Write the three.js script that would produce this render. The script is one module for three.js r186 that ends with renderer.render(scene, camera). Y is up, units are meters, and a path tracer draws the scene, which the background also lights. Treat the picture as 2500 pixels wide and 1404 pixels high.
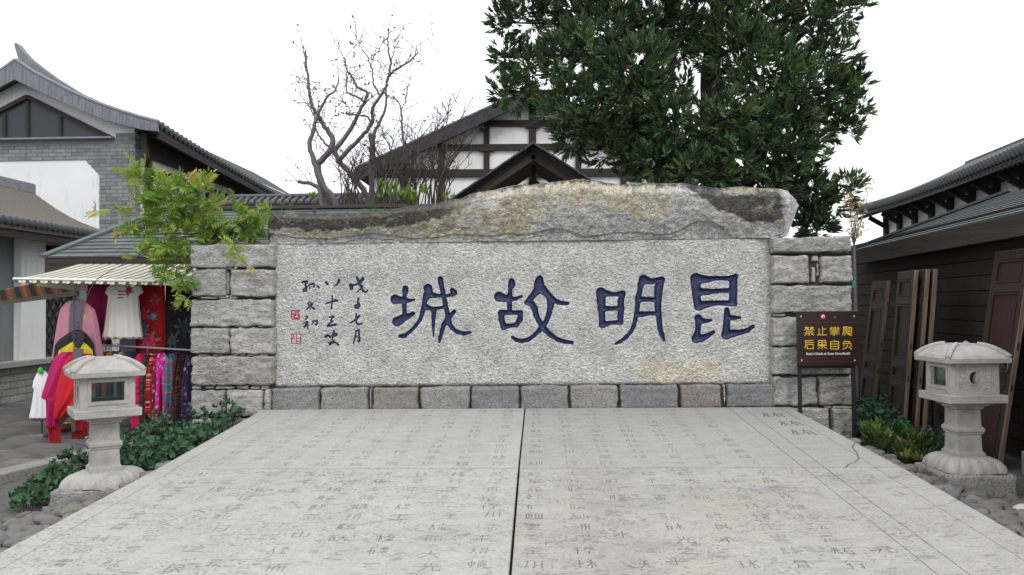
import * as THREE from 'three';
import { mergeGeometries, mergeVertices, toCreasedNormals } from 'three/addons/utils/BufferGeometryUtils.js';
import { RoundedBoxGeometry } from 'three/addons/geometries/RoundedBoxGeometry.js';

// ---------- camera, sky, sun, exposure ----------
const scene = new THREE.Scene();
const D2R = Math.PI / 180;
const camera = new THREE.PerspectiveCamera(39.38, 1024 / 575, 0.05, 600);
camera.rotation.order = 'YXZ';
camera.position.set(0.19, 1.55, 8.9);
camera.rotation.set(1.256 * D2R, 2.07 * D2R, -0.55 * D2R);
camera.updateMatrixWorld(true);

const renderer = new THREE.WebGLRenderer({ antialias: true });
renderer.toneMapping = THREE.LinearToneMapping;
renderer.toneMappingExposure = 1.08;
renderer.shadowMap.enabled = true;
renderer.shadowMap.type = THREE.PCFSoftShadowMap;

{ // bright overcast sky, a little brighter overhead
  const W = 64, H = 32, data = new Float32Array(W * H * 4);
  for (let j = 0; j < H; j++) for (let i = 0; i < W; i++) {
    const s = Math.max(0, Math.sin(((j + 0.5) / H - 0.5) * Math.PI)), l = 1.12 + 0.55 * s, o = (j * W + i) * 4;
    data[o] = l * 0.985; data[o + 1] = l; data[o + 2] = l * 1.03; data[o + 3] = 1;
  }
  const sky = new THREE.DataTexture(data, W, H, THREE.RGBAFormat, THREE.FloatType);
  sky.mapping = THREE.EquirectangularReflectionMapping; sky.magFilter = THREE.LinearFilter; sky.needsUpdate = true;
  scene.background = sky; scene.environment = sky; scene.environmentIntensity = 1;
}
const sun = new THREE.DirectionalLight(new THREE.Color(1, 0.97, 0.93), 1.1);
sun.position.set(9, 20, 17); sun.target.position.set(0, 0, -1);
sun.castShadow = true; sun.shadow.radius = 34; sun.shadow.mapSize.set(2048, 2048);
Object.assign(sun.shadow.camera, { left: -22, right: 22, top: 22, bottom: -22, near: 1, far: 70 });
scene.add(sun, sun.target);

// ---------- helpers ----------
function rng(a) { return () => { a |= 0; a = a + 0x6D2B79F5 | 0; let t = Math.imul(a ^ a >>> 15, 1 | a); t = t + Math.imul(t ^ t >>> 7, 61 | t) ^ t; return ((t ^ t >>> 14) >>> 0) / 4294967296; }; }
const R0 = rng(77);
const rr = (a, b, r = R0) => a + (b - a) * r();
const clamp = (x, a = 0, b = 1) => x < a ? a : x > b ? b : x;
const lerp = (a, b, t) => a + (b - a) * t;
const sst = (a, b, x) => { const t = clamp((x - a) / (b - a)); return t * t * (3 - 2 * t); };
function hsh(x, y, z) { let n = Math.imul(x, 374761393) + Math.imul(y, 668265263) + Math.imul(z, 1274126177) | 0; n = Math.imul(n ^ n >>> 13, 1274126177); n ^= n >>> 16; return (n >>> 0) / 4294967296; }
function n3(x, y, z = 0, per = 0) {
  const X = Math.floor(x), Y = Math.floor(y), Z = Math.floor(z); let u = x - X, v = y - Y, w = z - Z;
  u = u * u * (3 - 2 * u); v = v * v * (3 - 2 * v); w = w * w * (3 - 2 * w);
  const m = per ? (k) => ((k % per) + per) % per : (k) => k;
  const a = m(X), b = m(X + 1), c = m(Y), d = m(Y + 1), e = Z, f = Z + 1;
  const p = lerp(lerp(hsh(a, c, e), hsh(b, c, e), u), lerp(hsh(a, d, e), hsh(b, d, e), u), v);
  if (w === 0) return p;
  return lerp(p, lerp(lerp(hsh(a, c, f), hsh(b, c, f), u), lerp(hsh(a, d, f), hsh(b, d, f), u), v), w);
}
function fbm(x, y, z = 0, oct = 4, per = 0) { let s = 0, a = 0.5, t = 0; for (let i = 0; i < oct; i++) { s += a * n3(x, y, z + i * 7, per); t += a; a *= 0.5; x *= 2; y *= 2; z *= 2; per *= 2; } return s / t; }
const interp = (pts, x) => { // piecewise linear through [x, y]
  if (x <= pts[0][0]) return pts[0][1];
  for (let i = 1; i < pts.length; i++) if (x <= pts[i][0]) return lerp(pts[i - 1][1], pts[i][1], (x - pts[i - 1][0]) / (pts[i][0] - pts[i - 1][0]));
  return pts[pts.length - 1][1];
};
// a measured image point turned into the point where its sight line meets a world plane
const V = (x, y, z) => new THREE.Vector3(x, y, z);
function ray(px, py) { return V((px - 1250) / 1962, (702 - py) / 1962, -1).applyQuaternion(camera.quaternion); }
function atZ(px, py, z) { const d = ray(px, py), c = camera.position; return c.clone().addScaledVector(d, (z - c.z) / d.z); }
function atY(px, py, y) { const d = ray(px, py), c = camera.position; return c.clone().addScaledVector(d, (y - c.y) / d.y); }
function atX(px, py, x) { const d = ray(px, py), c = camera.position; return c.clone().addScaledVector(d, (x - c.x) / d.x); }

const used = new Map();
function numbered(n) { const k = used.get(n) || 0; used.set(n, k + 1); return k ? n + '_' + String(k).padStart(3, '0') : n; }
function mesh(name, geo, mat, parent) {
  const m = new THREE.Mesh(geo, mat); m.castShadow = m.receiveShadow = true; m.name = parent ? name : numbered(name);
  (parent || scene).add(m); return m;
}
function tag(o, label, category, group) { o.userData.label = label; if (category) o.userData.category = category; if (group) o.userData.group = group; return o; }
function thing(name, label, category, x = 0, y = 0, z = 0, turn = 0, group) {
  const g = new THREE.Group(); g.name = numbered(name); g.position.set(x, y, z); g.rotation.y = turn; scene.add(g);
  return tag(g, label, category, group);
}
function struct(o) { o.userData.kind = 'structure'; return o; }
const stuff = (o) => { o.userData.kind = 'stuff'; return o; };
const group = (name, parent) => { const g = new THREE.Group(); g.name = name; parent.add(g); return g; };

// geometry
function uvM(g) { // texture coordinates in metres, by the way each face points
  if (g.index) g = g.toNonIndexed();
  const p = g.attributes.position, uv = new Float32Array(p.count * 2), a = V(), b = V(), c = V(), n = V();
  for (let i = 0; i < p.count; i += 3) {
    a.fromBufferAttribute(p, i); b.fromBufferAttribute(p, i + 1); c.fromBufferAttribute(p, i + 2);
    n.copy(b).sub(a).cross(c.sub(a)); const x = Math.abs(n.x), y = Math.abs(n.y), z = Math.abs(n.z);
    for (let k = 0; k < 3; k++) {
      const X = p.getX(i + k), Y = p.getY(i + k), Z = p.getZ(i + k), o = (i + k) * 2;
      if (z >= x && z >= y) { uv[o] = X; uv[o + 1] = Y; } else if (x >= y) { uv[o] = Z; uv[o + 1] = Y; } else { uv[o] = X; uv[o + 1] = Z; }
    }
  }
  g.setAttribute('uv', new THREE.BufferAttribute(uv, 2)); return g;
}
function uvSkew(g) { // for smooth rough shapes
  const p = g.attributes.position, uv = new Float32Array(p.count * 2);
  for (let i = 0; i < p.count; i++) { uv[2 * i] = p.getX(i) + p.getZ(i) * 0.73; uv[2 * i + 1] = p.getY(i) + p.getZ(i) * 0.61; }
  g.setAttribute('uv', new THREE.BufferAttribute(uv, 2)); return g;
}
function bx(w, h, d, x = 0, y = 0, z = 0, r = 0) {
  const g = r ? new RoundedBoxGeometry(w, h, d, 1, r) : new THREE.BoxGeometry(w, h, d);
  g.translate(x, y, z); return uvM(g);
}
function bar(a, b, w, h, r = 0, up = V(0, 1, 0)) { // beam from a to b, w across, h along up
  const L = a.distanceTo(b), z = b.clone().sub(a).normalize(), x = up.clone().cross(z).normalize(), y = z.clone().cross(x);
  let g = r ? new RoundedBoxGeometry(w, h, L, 1, r) : new THREE.BoxGeometry(w, h, L);
  g = uvM(g); { const uv = g.attributes.uv; for (let i = 0; i < uv.count; i++) { const u = uv.getX(i); uv.setXY(i, uv.getY(i), u); } }
  g.applyMatrix4(new THREE.Matrix4().makeBasis(x, y, z).setPosition(a.clone().add(b).multiplyScalar(0.5))); return g;
}
function strip(g) { const o = new THREE.BufferGeometry(); g = g.index ? g.toNonIndexed() : g; for (const k of ['position', 'normal', 'uv']) if (g.attributes[k]) o.setAttribute(k, g.attributes[k]); return o; }
const merge = (l) => mergeGeometries(l.map(strip));
function grid(nu, nv, f, closeU = false) { // f(i,j) -> [x,y,z]; indexed smooth sheet
  const pos = [], uv = [], idx = [];
  for (let j = 0; j <= nv; j++) for (let i = 0; i <= nu; i++) { const p = f(i, j); pos.push(p[0], p[1], p[2]); uv.push(p[3] ?? p[0] + p[2] * 0.7, p[4] ?? p[1] + p[2] * 0.6); }
  for (let j = 0; j < nv; j++) for (let i = 0; i < nu; i++) { const a = j * (nu + 1) + i, b = a + 1, c = a + nu + 1, d = c + 1; idx.push(a, b, d, a, d, c); }
  const g = new THREE.BufferGeometry();
  g.setAttribute('position', new THREE.Float32BufferAttribute(pos, 3)); g.setAttribute('uv', new THREE.Float32BufferAttribute(uv, 2)); g.setIndex(idx); g.computeVertexNormals(); return g;
}
function tube(pts, rad, seg = 6) { // tapered tube through points
  const n = pts.length, pos = [], idx = [], uv = [], t = V(), u = V(), w = V(); let prev = V(0.3, 0.1, 1).normalize(), len = 0;
  for (let i = 0; i < n; i++) {
    t.copy(pts[Math.min(n - 1, i + 1)]).sub(pts[Math.max(0, i - 1)]).normalize();
    u.copy(prev).addScaledVector(t, -prev.dot(t)); if (u.lengthSq() < 1e-6) u.set(t.y, -t.x, 0.01); u.normalize(); prev = u.clone(); w.copy(t).cross(u);
    if (i) len += pts[i].distanceTo(pts[i - 1]);
    const r = typeof rad === 'function' ? rad(i / (n - 1)) : lerp(rad[0], rad[1], i / (n - 1));
    for (let k = 0; k <= seg; k++) { const a = k / seg * Math.PI * 2, c = Math.cos(a) * r, s = Math.sin(a) * r; pos.push(pts[i].x + u.x * c + w.x * s, pts[i].y + u.y * c + w.y * s, pts[i].z + u.z * c + w.z * s); uv.push(a * r, len); }
  }
  const q = seg + 1;
  for (let i = 0; i < n - 1; i++) for (let k = 0; k < seg; k++) { const a = i * q + k, b = a + 1, c = a + q, d = c + 1; idx.push(a, b, d, a, d, c); }
  for (const [i, s] of [[0, 1], [n - 1, -1]]) { const o = pos.length / 3; pos.push(pts[i].x, pts[i].y, pts[i].z); uv.push(0, 0); for (let k = 0; k < seg; k++) s > 0 ? idx.push(o, i * q + k + 1, i * q + k) : idx.push(o, i * q + k, i * q + k + 1); }
  const g = new THREE.BufferGeometry();
  g.setAttribute('position', new THREE.Float32BufferAttribute(pos, 3)); g.setAttribute('uv', new THREE.Float32BufferAttribute(uv, 2)); g.setIndex(idx); g.computeVertexNormals(); return g;
}
function prism(poly, depth, z = 0, bevel = 0) { // outline in x,y pushed along z from z to z+depth
  const s = new THREE.Shape(poly.map(([x, y]) => new THREE.Vector2(x, y)));
  const g = new THREE.ExtrudeGeometry(s, { depth: depth - 2 * bevel, bevelEnabled: bevel > 0, bevelThickness: bevel, bevelSize: bevel, bevelOffset: -bevel, bevelSegments: 1 });
  g.translate(0, 0, z + bevel); return uvM(g);
}
function roughBlock(w, h, d, seed, o = {}) { // a hewn stone: rounded box with a broken face
  const cell = o.cell ?? 0.022, r = o.r ?? 0.02, amp = o.amp ?? 0.016, fx = o.fx ?? 11, fy = o.fy ?? 22;
  let g = new THREE.BoxGeometry(w, h, d, Math.max(2, Math.round(w / cell)), Math.max(2, Math.round(h / cell)), Math.max(2, Math.round(d / (cell * 3))));
  g.deleteAttribute('uv'); g.deleteAttribute('normal'); g = mergeVertices(g, 1e-4);
  const p = g.attributes.position, v = V(), c = V(), s = seed * 13.7;
  for (let i = 0; i < p.count; i++) {
    v.fromBufferAttribute(p, i);
    const e = r * (0.7 + 0.9 * n3(v.x * 7 + s, v.y * 7, v.z * 5));
    c.set(clamp(v.x, -w / 2 + e, w / 2 - e), clamp(v.y, -h / 2 + e, h / 2 - e), clamp(v.z, -d / 2 + e, d / 2 - e));
    const q = v.clone().sub(c); const l = q.length(); if (l > 1e-6) q.multiplyScalar(1 / l);
    const a = fbm(v.x * fx + s, v.y * fy + s * 0.3, v.z * 8, 3) - 0.5, ledge = Math.abs(((n3(v.x * 4 + s, v.y * 13 + s, v.z * 4) * 3) % 1) - 0.5) - 0.25;
    v.copy(c).addScaledVector(q, e + (v.z > d * 0.3 ? amp * (2.6 * a + 1.2 * ledge) : amp * 0.9 * a));
    v.x += (v.x / w) * (o.warp ?? 0.028) * (n3(v.y * 9 + s, 2, v.z) + 0.5 * n3(v.y * 31 + s, 5) - 1); v.y += (v.y / h) * (o.warp ?? 0.028) * (n3(v.x * 8 + s, 7, v.z) + 0.5 * n3(v.x * 29 + s, 9) - 1);
    p.setXYZ(i, v.x, v.y, v.z);
  }
  g.computeVertexNormals(); uvSkew(g); { const u = g.attributes.uv; for (let i = 0; i < u.count; i++) u.setXY(i, u.getX(i) + s * 0.37, u.getY(i) + s * 0.71); } return g;
}
// textures
function tex(w, h, f, o = {}) { // f(i,j) -> number or [r,g,b], 0..1
  const data = new Uint8Array(w * h * 4);
  for (let j = 0; j < h; j++) for (let i = 0; i < w; i++) { const c = f(i, j), k = (j * w + i) * 4; if (typeof c === 'number') data[k] = data[k + 1] = data[k + 2] = clamp(c) * 255; else { data[k] = clamp(c[0]) * 255; data[k + 1] = clamp(c[1]) * 255; data[k + 2] = clamp(c[2]) * 255; } data[k + 3] = 255; }
  const t = new THREE.DataTexture(data, w, h); t.wrapS = t.wrapT = THREE.RepeatWrapping; t.magFilter = THREE.LinearFilter; t.minFilter = THREE.LinearFilter;
  if (o.srgb) t.colorSpace = THREE.SRGBColorSpace; if (o.m) t.repeat.set(1 / o.m, 1 / (o.m2 ?? o.m)); t.needsUpdate = true; return t;
}
function canvasTex(w, h, draw) { const c = document.createElement('canvas'); c.width = w; c.height = h; const x = c.getContext('2d'); draw(x, w, h); const t = new THREE.CanvasTexture(c); t.colorSpace = THREE.SRGBColorSpace; t.magFilter = THREE.LinearFilter; return t; }
const T = {
  granite: tex(512, 512, (i, j) => { const a = hsh(i >> 2, j >> 2, 3), b = hsh(i, j, 5), f = fbm(i / 64, j / 64, 1, 4, 8); return 0.70 + 0.22 * (f - 0.5) + (a < 0.14 ? -0.36 : a > 0.88 ? 0.24 : 0) + 0.12 * (b - 0.5); }, { m: 0.9 }),
  granFine: tex(512, 512, (i, j) => { const a = hsh(i >> 1, j >> 1, 13), b = hsh(i, j, 15), f = fbm(i / 64, j / 64, 31, 5, 8); return 0.76 + 0.55 * (f - 0.5) + (a < 0.12 ? -0.20 : a > 0.9 ? 0.10 : 0) + 0.10 * (b - 0.5); }, { m: 0.8 }),
  graniteBump: tex(512, 512, (i, j) => 0.5 * fbm(i / 8, j / 8, 2, 3, 64) + 0.5 * fbm(i / 32, j / 32, 4, 3, 16), { m: 0.9 }),
  hewn: tex(512, 512, (i, j) => { const f = fbm(i / 16, j / 16, 6, 4, 32), per = fbm(i / 32, j / 32, 8, 5, 16); return 0.25 * f + 0.75 * per; }, { m: 0.6 }),
  stone: tex(512, 512, (i, j) => 0.78 + 0.4 * (fbm(i / 64, j / 64, 11, 5, 8) - 0.5) + 0.25 * (hsh(i, j, 7) - 0.5) * (hsh(i >> 2, j >> 1, 9) > 0.6 ? 1 : 0.3), { m: 0.7 }),
  wood: tex(512, 512, (i, j) => { const g = fbm(i / 5.12, j / 128, 3, 4, 0), k = fbm(i / 32, j / 128, 5, 3, 0); return 0.55 + 0.5 * (g - 0.5) + 0.45 * (k - 0.5) + (hsh(i, j >> 5, 2) < 0.03 ? -0.2 : 0); }, { m: 0.4, m2: 1.6 }),
  woodBump: tex(256, 512, (i, j) => fbm(i / 4, j / 128, 4, 4, 0), { m: 0.25, m2: 1.6 }),
  plaster: tex(512, 512, (i, j) => 0.90 + 0.12 * (fbm(i / 128, j / 64, 5, 5, 4) - 0.5) - 0.10 * sst(0.62, 0.8, fbm(i / 16, j / 128, 9, 4, 0)) + 0.03 * (hsh(i, j, 1) - 0.5), { m: 3 }),
  weave: tex(128, 128, (i, j) => 0.5 + 0.25 * Math.sin(i * Math.PI / 2) * Math.sin(j * Math.PI / 2) + 0.2 * hsh(i, j, 4), { m: 0.12 }),
  rough: tex(256, 256, (i, j) => fbm(i / 16, j / 16, 7, 5, 16), { m: 0.5 }),
};
{ // chisel-dressed stone: short light tool strokes and dark pits, wrapping at the edges
  const S = 1024, c = document.createElement('canvas'), r = rng(909); c.width = c.height = S; const x = c.getContext('2d'); x.fillStyle = 'rgb(178,178,178)'; x.fillRect(0, 0, S, S); x.lineCap = 'round';
  const st = (n, L0, L1, w0, w1, g, al, ang) => { for (let i = 0; i < n; i++) { const a = r() * S, b = r() * S, t = ang + rr(-0.6, 0.6, r), L = rr(L0, L1, r); x.globalAlpha = al * rr(0.4, 1, r); x.lineWidth = rr(w0, w1, r); x.strokeStyle = 'rgb(' + [g, g, g] + ')'; for (const ox of [-S, 0, S]) for (const oy of [-S, 0, S]) { if (a + ox < -60 || a + ox > S + 60 || b + oy < -60 || b + oy > S + 60) continue; x.beginPath(); x.moveTo(a + ox, b + oy); x.quadraticCurveTo(a + ox + Math.cos(t) * L * 0.5 + 4, b + oy + Math.sin(t) * L * 0.5 - 3, a + ox + Math.cos(t) * L, b + oy + Math.sin(t) * L); x.stroke(); } } };
  st(2600, 8, 46, 3, 9, 120, 0.55, 0.15); st(1500, 6, 30, 2, 6, 60, 0.6, 0.1); st(1100, 10, 34, 2, 5, 250, 0.75, 1.1); st(900, 8, 26, 2, 5, 245, 0.6, -0.5); st(2200, 1, 5, 3, 7, 245, 0.5, 0); st(2200, 1, 5, 3, 8, 70, 0.55, 0);
  const d = x.getImageData(0, 0, S, S).data; T.chisel = tex(S, S, (i, j) => { const f = fbm(i / 128, j / 128, 21, 5, 8) - 0.5; return d[((S - 1 - j) * S + i) * 4] / 255 + 0.35 * f + 0.10 * (hsh(i, j, 2) - 0.5); }, { m: 1.25 });
}
const col = (r, g, b) => new THREE.Color().setRGB(r, g, b);
function M(r, g, b, o = {}) { const m = new (o.physical ? THREE.MeshPhysicalMaterial : THREE.MeshStandardMaterial)({ color: col(r, g, b), roughness: 0.85, side: THREE.DoubleSide }); delete o.physical; Object.assign(m, o); return m; }
const MT = {
  mortar: M(0.045, 0.042, 0.04, { bumpMap: T.rough, bumpScale: 0.01 }),
  pier: [[0.56, 0.555, 0.54], [0.51, 0.505, 0.495], [0.59, 0.58, 0.56]].map((c) => M(...c, { map: T.chisel, bumpMap: T.chisel, bumpScale: 0.022, roughness: 0.8 })),
  pierBrown: M(0.50, 0.465, 0.425, { map: T.chisel, bumpMap: T.chisel, bumpScale: 0.022, roughness: 0.8 }),
  chip: M(0.46, 0.45, 0.43, { map: T.stone, bumpMap: T.hewn, bumpScale: 0.006 }),
  course: [[0.32, 0.32, 0.315], [0.36, 0.355, 0.34], [0.28, 0.28, 0.285]].map((c) => M(...c, { map: T.granite, bumpMap: T.chisel, bumpScale: 0.015 })),
  courseBrown: M(0.29, 0.26, 0.225, { map: T.granite, bumpMap: T.hewn, bumpScale: 0.008 }),
  lantern: M(0.455, 0.44, 0.412, { map: T.granFine, bumpMap: T.graniteBump, bumpScale: 0.003, roughness: 0.9 }),
  lanternPeck: M(0.49, 0.48, 0.455, { map: T.granFine, bumpMap: T.graniteBump, bumpScale: 0.02, roughness: 0.95 }),
  navy: M(0.021, 0.031, 0.105, { map: T.stone, roughness: 0.5, bumpMap: T.rough, bumpScale: 0.004 }),
  sealRed: M(0.38, 0.03, 0.045, { roughness: 0.6 }),
  white: M(0.86, 0.86, 0.85, { map: T.plaster }),
  darkTimber: M(0.055, 0.045, 0.042, { map: T.wood, bumpMap: T.woodBump, bumpScale: 0.003 }),
};

// ---------- inscribed stone: recessed carved panel with a rough natural crest ----------
const X0 = -2.815, X1 = 2.74, Y0 = 0.645, Y1 = 2.252;
// carved strokes: [x, y, half width] in tracing units; o = [left, top, units per picture point]
const STROKES = {
  cheng: { o: [940, 660, 7.018], s: [
    [[348, 305, 50], [345, 360, 52], [335, 440, 32], [330, 520, 46], [330, 620, 38], [333, 700, 36], [335, 785, 45]],
    [[172, 497, 84], [250, 510, 62], [330, 515, 55], [420, 520, 30], [505, 503, 17]],
    [[208, 880, 88], [300, 825, 68], [400, 785, 45], [488, 738, 33]],
    [[735, 310, 80], [748, 390, 68], [715, 440, 66], [682, 520, 42], [665, 620, 40], [642, 720, 40], [605, 840, 33], [525, 950, 31], [432, 1050, 29], [330, 1125, 38], [255, 1130, 32]],
    [[750, 415, 68], [860, 435, 40], [960, 440, 28], [1080, 435, 22], [1160, 412, 36]], [[1150, 345, 45], [1187, 385, 50], [1150, 420, 34]],
    [[695, 632, 58], [800, 660, 34], [900, 650, 27], [1020, 628, 30]], [[838, 690, 50], [830, 800, 37], [828, 950, 28], [830, 1140, 12]],
    [[950, 150, 50], [958, 230, 45], [985, 340, 42], [1005, 440, 42], [1030, 560, 42], [1055, 680, 40], [1080, 800, 46], [1100, 910, 42], [1150, 990, 38], [1240, 1060, 35], [1350, 1085, 36], [1460, 1065, 24]],
    [[1185, 705, 35], [1130, 770, 38], [1075, 840, 48], [1010, 930, 42], [975, 1040, 35], [945, 1150, 32], [930, 1230, 22]]] },
  gu: { o: [1190, 660, 7.018], s: [
    [[415, 195, 58], [415, 250, 60], [390, 340, 34], [385, 420, 42], [378, 520, 48], [380, 620, 42], [380, 720, 44]],
    [[200, 455, 90], [290, 480, 66], [380, 485, 45], [480, 490, 32], [585, 445, 24]],
    [[235, 735, 56], [240, 840, 50], [280, 970, 54]], [[570, 728, 42], [555, 840, 50], [500, 935, 42]], [[235, 730, 52], [390, 725, 38], [565, 728, 42]], [[280, 972, 52], [390, 950, 34], [500, 938, 40]],
    [[895, 150, 62], [885, 220, 82], [880, 320, 84], [820, 385, 58], [740, 480, 52], [675, 552, 42], [760, 575, 54], [808, 650, 54], [832, 760, 48], [882, 870, 45], [935, 955, 50], [1000, 1030, 48], [1080, 1105, 44], [1200, 1185, 38], [1330, 1225, 36], [1450, 1240, 32]],
    [[940, 320, 78], [1040, 425, 58], [1130, 510, 52], [1220, 552, 40], [1300, 565, 34], [1375, 568, 32]],
    [[1070, 480, 60], [1084, 600, 56], [1055, 740, 46], [1010, 870, 42], [950, 960, 50], [890, 1030, 40], [800, 1120, 35], [700, 1190, 36], [590, 1215, 35], [500, 1195, 34], [430, 1150, 28]]] },
  ming: { o: [1440, 660, 7.018], s: [
    [[190, 380, 86], [195, 540, 74], [205, 660, 64], [208, 790, 54], [215, 940, 56]], [[560, 402, 52], [530, 540, 54], [534, 650, 58], [524, 800, 52], [530, 895, 46]],
    [[195, 380, 80], [390, 415, 35], [560, 402, 50]], [[190, 660, 60], [390, 655, 36], [530, 645, 45]], [[215, 930, 60], [390, 897, 34], [520, 890, 48]],
    [[918, 162, 82], [868, 260, 52], [857, 350, 42], [830, 480, 52], [814, 640, 40], [798, 750, 38], [780, 850, 36], [752, 960, 36], [700, 1060, 33], [620, 1150, 33], [520, 1225, 30], [445, 1258, 24]],
    [[925, 165, 80], [1060, 192, 48], [1235, 160, 52], [1180, 300, 74], [1173, 400, 68], [1168, 510, 62], [1167, 640, 55], [1180, 740, 50], [1190, 850, 47], [1205, 1000, 44], [1235, 1100, 42], [1270, 1200, 26]],
    [[840, 500, 56], [1000, 497, 37], [1170, 510, 50]], [[815, 755, 48], [890, 755, 48], [1000, 740, 35], [1150, 740, 42]]] },
  kun: { o: [1670, 650, 7.02], s: [
    [[205, 220, 100], [205, 380, 74], [215, 500, 70], [222, 580, 64], [255, 680, 82]], [[880, 178, 44], [845, 260, 70], [845, 420, 70], [840, 600, 68], [878, 648, 38]],
    [[215, 220, 95], [400, 225, 58], [560, 205, 36], [780, 208, 42], [880, 178, 44]], [[220, 440, 75], [400, 440, 55], [560, 425, 39], [800, 415, 42]], [[255, 680, 82], [400, 650, 58], [560, 630, 41], [800, 635, 52], [870, 645, 42]],
    [[245, 890, 65], [300, 935, 50], [390, 940, 34], [470, 928, 22]], [[245, 900, 58], [245, 1000, 48], [240, 1100, 46], [208, 1243, 76], [300, 1235, 66], [400, 1195, 44], [510, 1130, 28]],
    [[735, 750, 45], [740, 850, 55], [735, 950, 58], [728, 1050, 62], [718, 1180, 76], [850, 1150, 64], [980, 1130, 45], [1090, 1100, 42], [1185, 1030, 32]], [[760, 880, 58], [850, 885, 38], [960, 882, 26]]] },
};
const SMALL = [
  [[[1265, 60, 22], [1300, 130, 28], [1330, 210, 26], [1370, 290, 24], [1420, 325, 18], [1455, 300, 13], [1458, 275, 8]], [[1370, 85, 34], [1340, 125, 30], [1290, 170, 20], [1215, 195, 18], [1150, 195, 30], [1168, 250, 36]], [[1370, 215, 18], [1330, 265, 15], [1265, 325, 10]]],
  [[[1290, 435, 22], [1295, 460, 16], [1275, 495, 12], [1300, 530, 22], [1310, 570, 20], [1285, 605, 22], [1240, 602, 22], [1236, 562, 20], [1290, 540, 20]]],
  [[[1252, 715, 17], [1250, 800, 18], [1255, 880, 18], [1290, 905, 18], [1355, 890, 16]], [[1310, 745, 22], [1260, 800, 24], [1200, 850, 16], [1150, 870, 15]]],
  [[[1250, 1030, 15], [1235, 1120, 15], [1205, 1240, 15]], [[1250, 1020, 15], [1300, 1005, 18], [1305, 1100, 18], [1315, 1190, 18], [1300, 1215, 18], [1275, 1195, 10]], [[1256, 1118, 18], [1262, 1122, 18]]],
  [[[705, 145, 22], [738, 180, 22]]], [[[940, 105, 24], [930, 150, 22], [890, 195, 15], [855, 222, 9]]],
  [[[818, 385, 15], [818, 500, 15], [805, 620, 16]], [[705, 530, 15], [800, 500, 17], [880, 475, 24], [915, 480, 18]]],
  [[[770, 775, 15], [840, 755, 17], [850, 765, 15], [800, 815, 12], [795, 848, 14], [828, 848, 15], [800, 872, 13], [745, 912, 17], [740, 935, 20], [800, 926, 19], [880, 908, 24]]],
  [[[700, 1130, 24], [730, 1100, 18], [760, 1110, 18], [780, 1140, 16], [830, 1090, 14], [848, 1020, 17], [858, 1045, 14], [840, 1110, 14], [815, 1180, 12]], [[860, 1080, 16], [900, 1075, 20], [900, 1100, 18], [860, 1120, 14]], [[845, 1190, 14], [835, 1230, 16], [780, 1270, 18], [762, 1247, 14], [800, 1225, 16], [870, 1230, 18], [920, 1265, 20], [935, 1285, 14]]],
  [[[275, 150, 15], [340, 130, 24], [370, 135, 20], [330, 190, 18], [355, 230, 22], [345, 300, 20], [300, 310, 15], [300, 272, 14], [360, 220, 14], [430, 180, 15], [480, 165, 16], [495, 200, 18], [485, 235, 14]], [[415, 235, 16], [410, 255, 15]], [[545, 210, 15], [580, 240, 18]]],
  [[[360, 630, 13], [420, 580, 14], [460, 545, 12], [480, 510, 10]], [[420, 580, 13], [436, 525, 13], [402, 500, 12], [378, 530, 13], [402, 570, 13]], [[440, 590, 14], [495, 625, 20]], [[425, 625, 13], [428, 628, 13]]],
  [[[345, 760, 17], [375, 770, 18], [360, 795, 15], [335, 820, 12]], [[295, 885, 12], [370, 860, 18], [375, 880, 16], [320, 945, 24]], [[376, 870, 16], [380, 985, 14]], [[455, 850, 13], [545, 840, 18], [550, 880, 16], [525, 915, 16], [500, 900, 10]], [[490, 860, 13], [450, 910, 12]]],
];
SMALL.forEach((s, k) => { STROKES['small' + k] = { o: [700, 670, 7.39], s }; });
const boxLine = (x0, y0, x1, y1, w) => [[[x0, y0, w], [x1, y0, w], [x1, y1, w], [x0, y1, w], [x0, y0, w]]];
STROKES.seal0 = { o: [700, 670, 7.39], red: 1, s: [[[105, 680, 36], [210, 680, 36], [210, 785, 36], [105, 785, 36], [105, 680, 36]], [[105, 732, 40], [210, 732, 40]]],
  cut: [[[98, 675, 7], [96, 710, 7]], [[122, 672, 7], [122, 712, 7]], [[146, 672, 7], [146, 712, 7]], [[180, 670, 8], [182, 760, 8], [165, 775, 7]], [[150, 765, 7], [210, 775, 7]], [[212, 680, 7], [235, 680, 7], [235, 710, 7], [212, 710, 7]], [[98, 770, 7], [98, 800, 7]], [[118, 765, 7], [118, 800, 7]], [[98, 745, 7], [125, 738, 7]]] };
STROKES.seal1 = { o: [700, 670, 7.39], red: 1, s: [...boxLine(85, 1080, 250, 1245, 8), [[172, 1080, 7], [172, 1245, 7]], [[172, 1160, 7], [250, 1160, 7]], [[172, 1208, 7], [250, 1208, 7]], [[120, 1100, 7], [102, 1168, 7], [142, 1168, 7], [122, 1100, 7]]] };
const GL = [];
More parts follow.
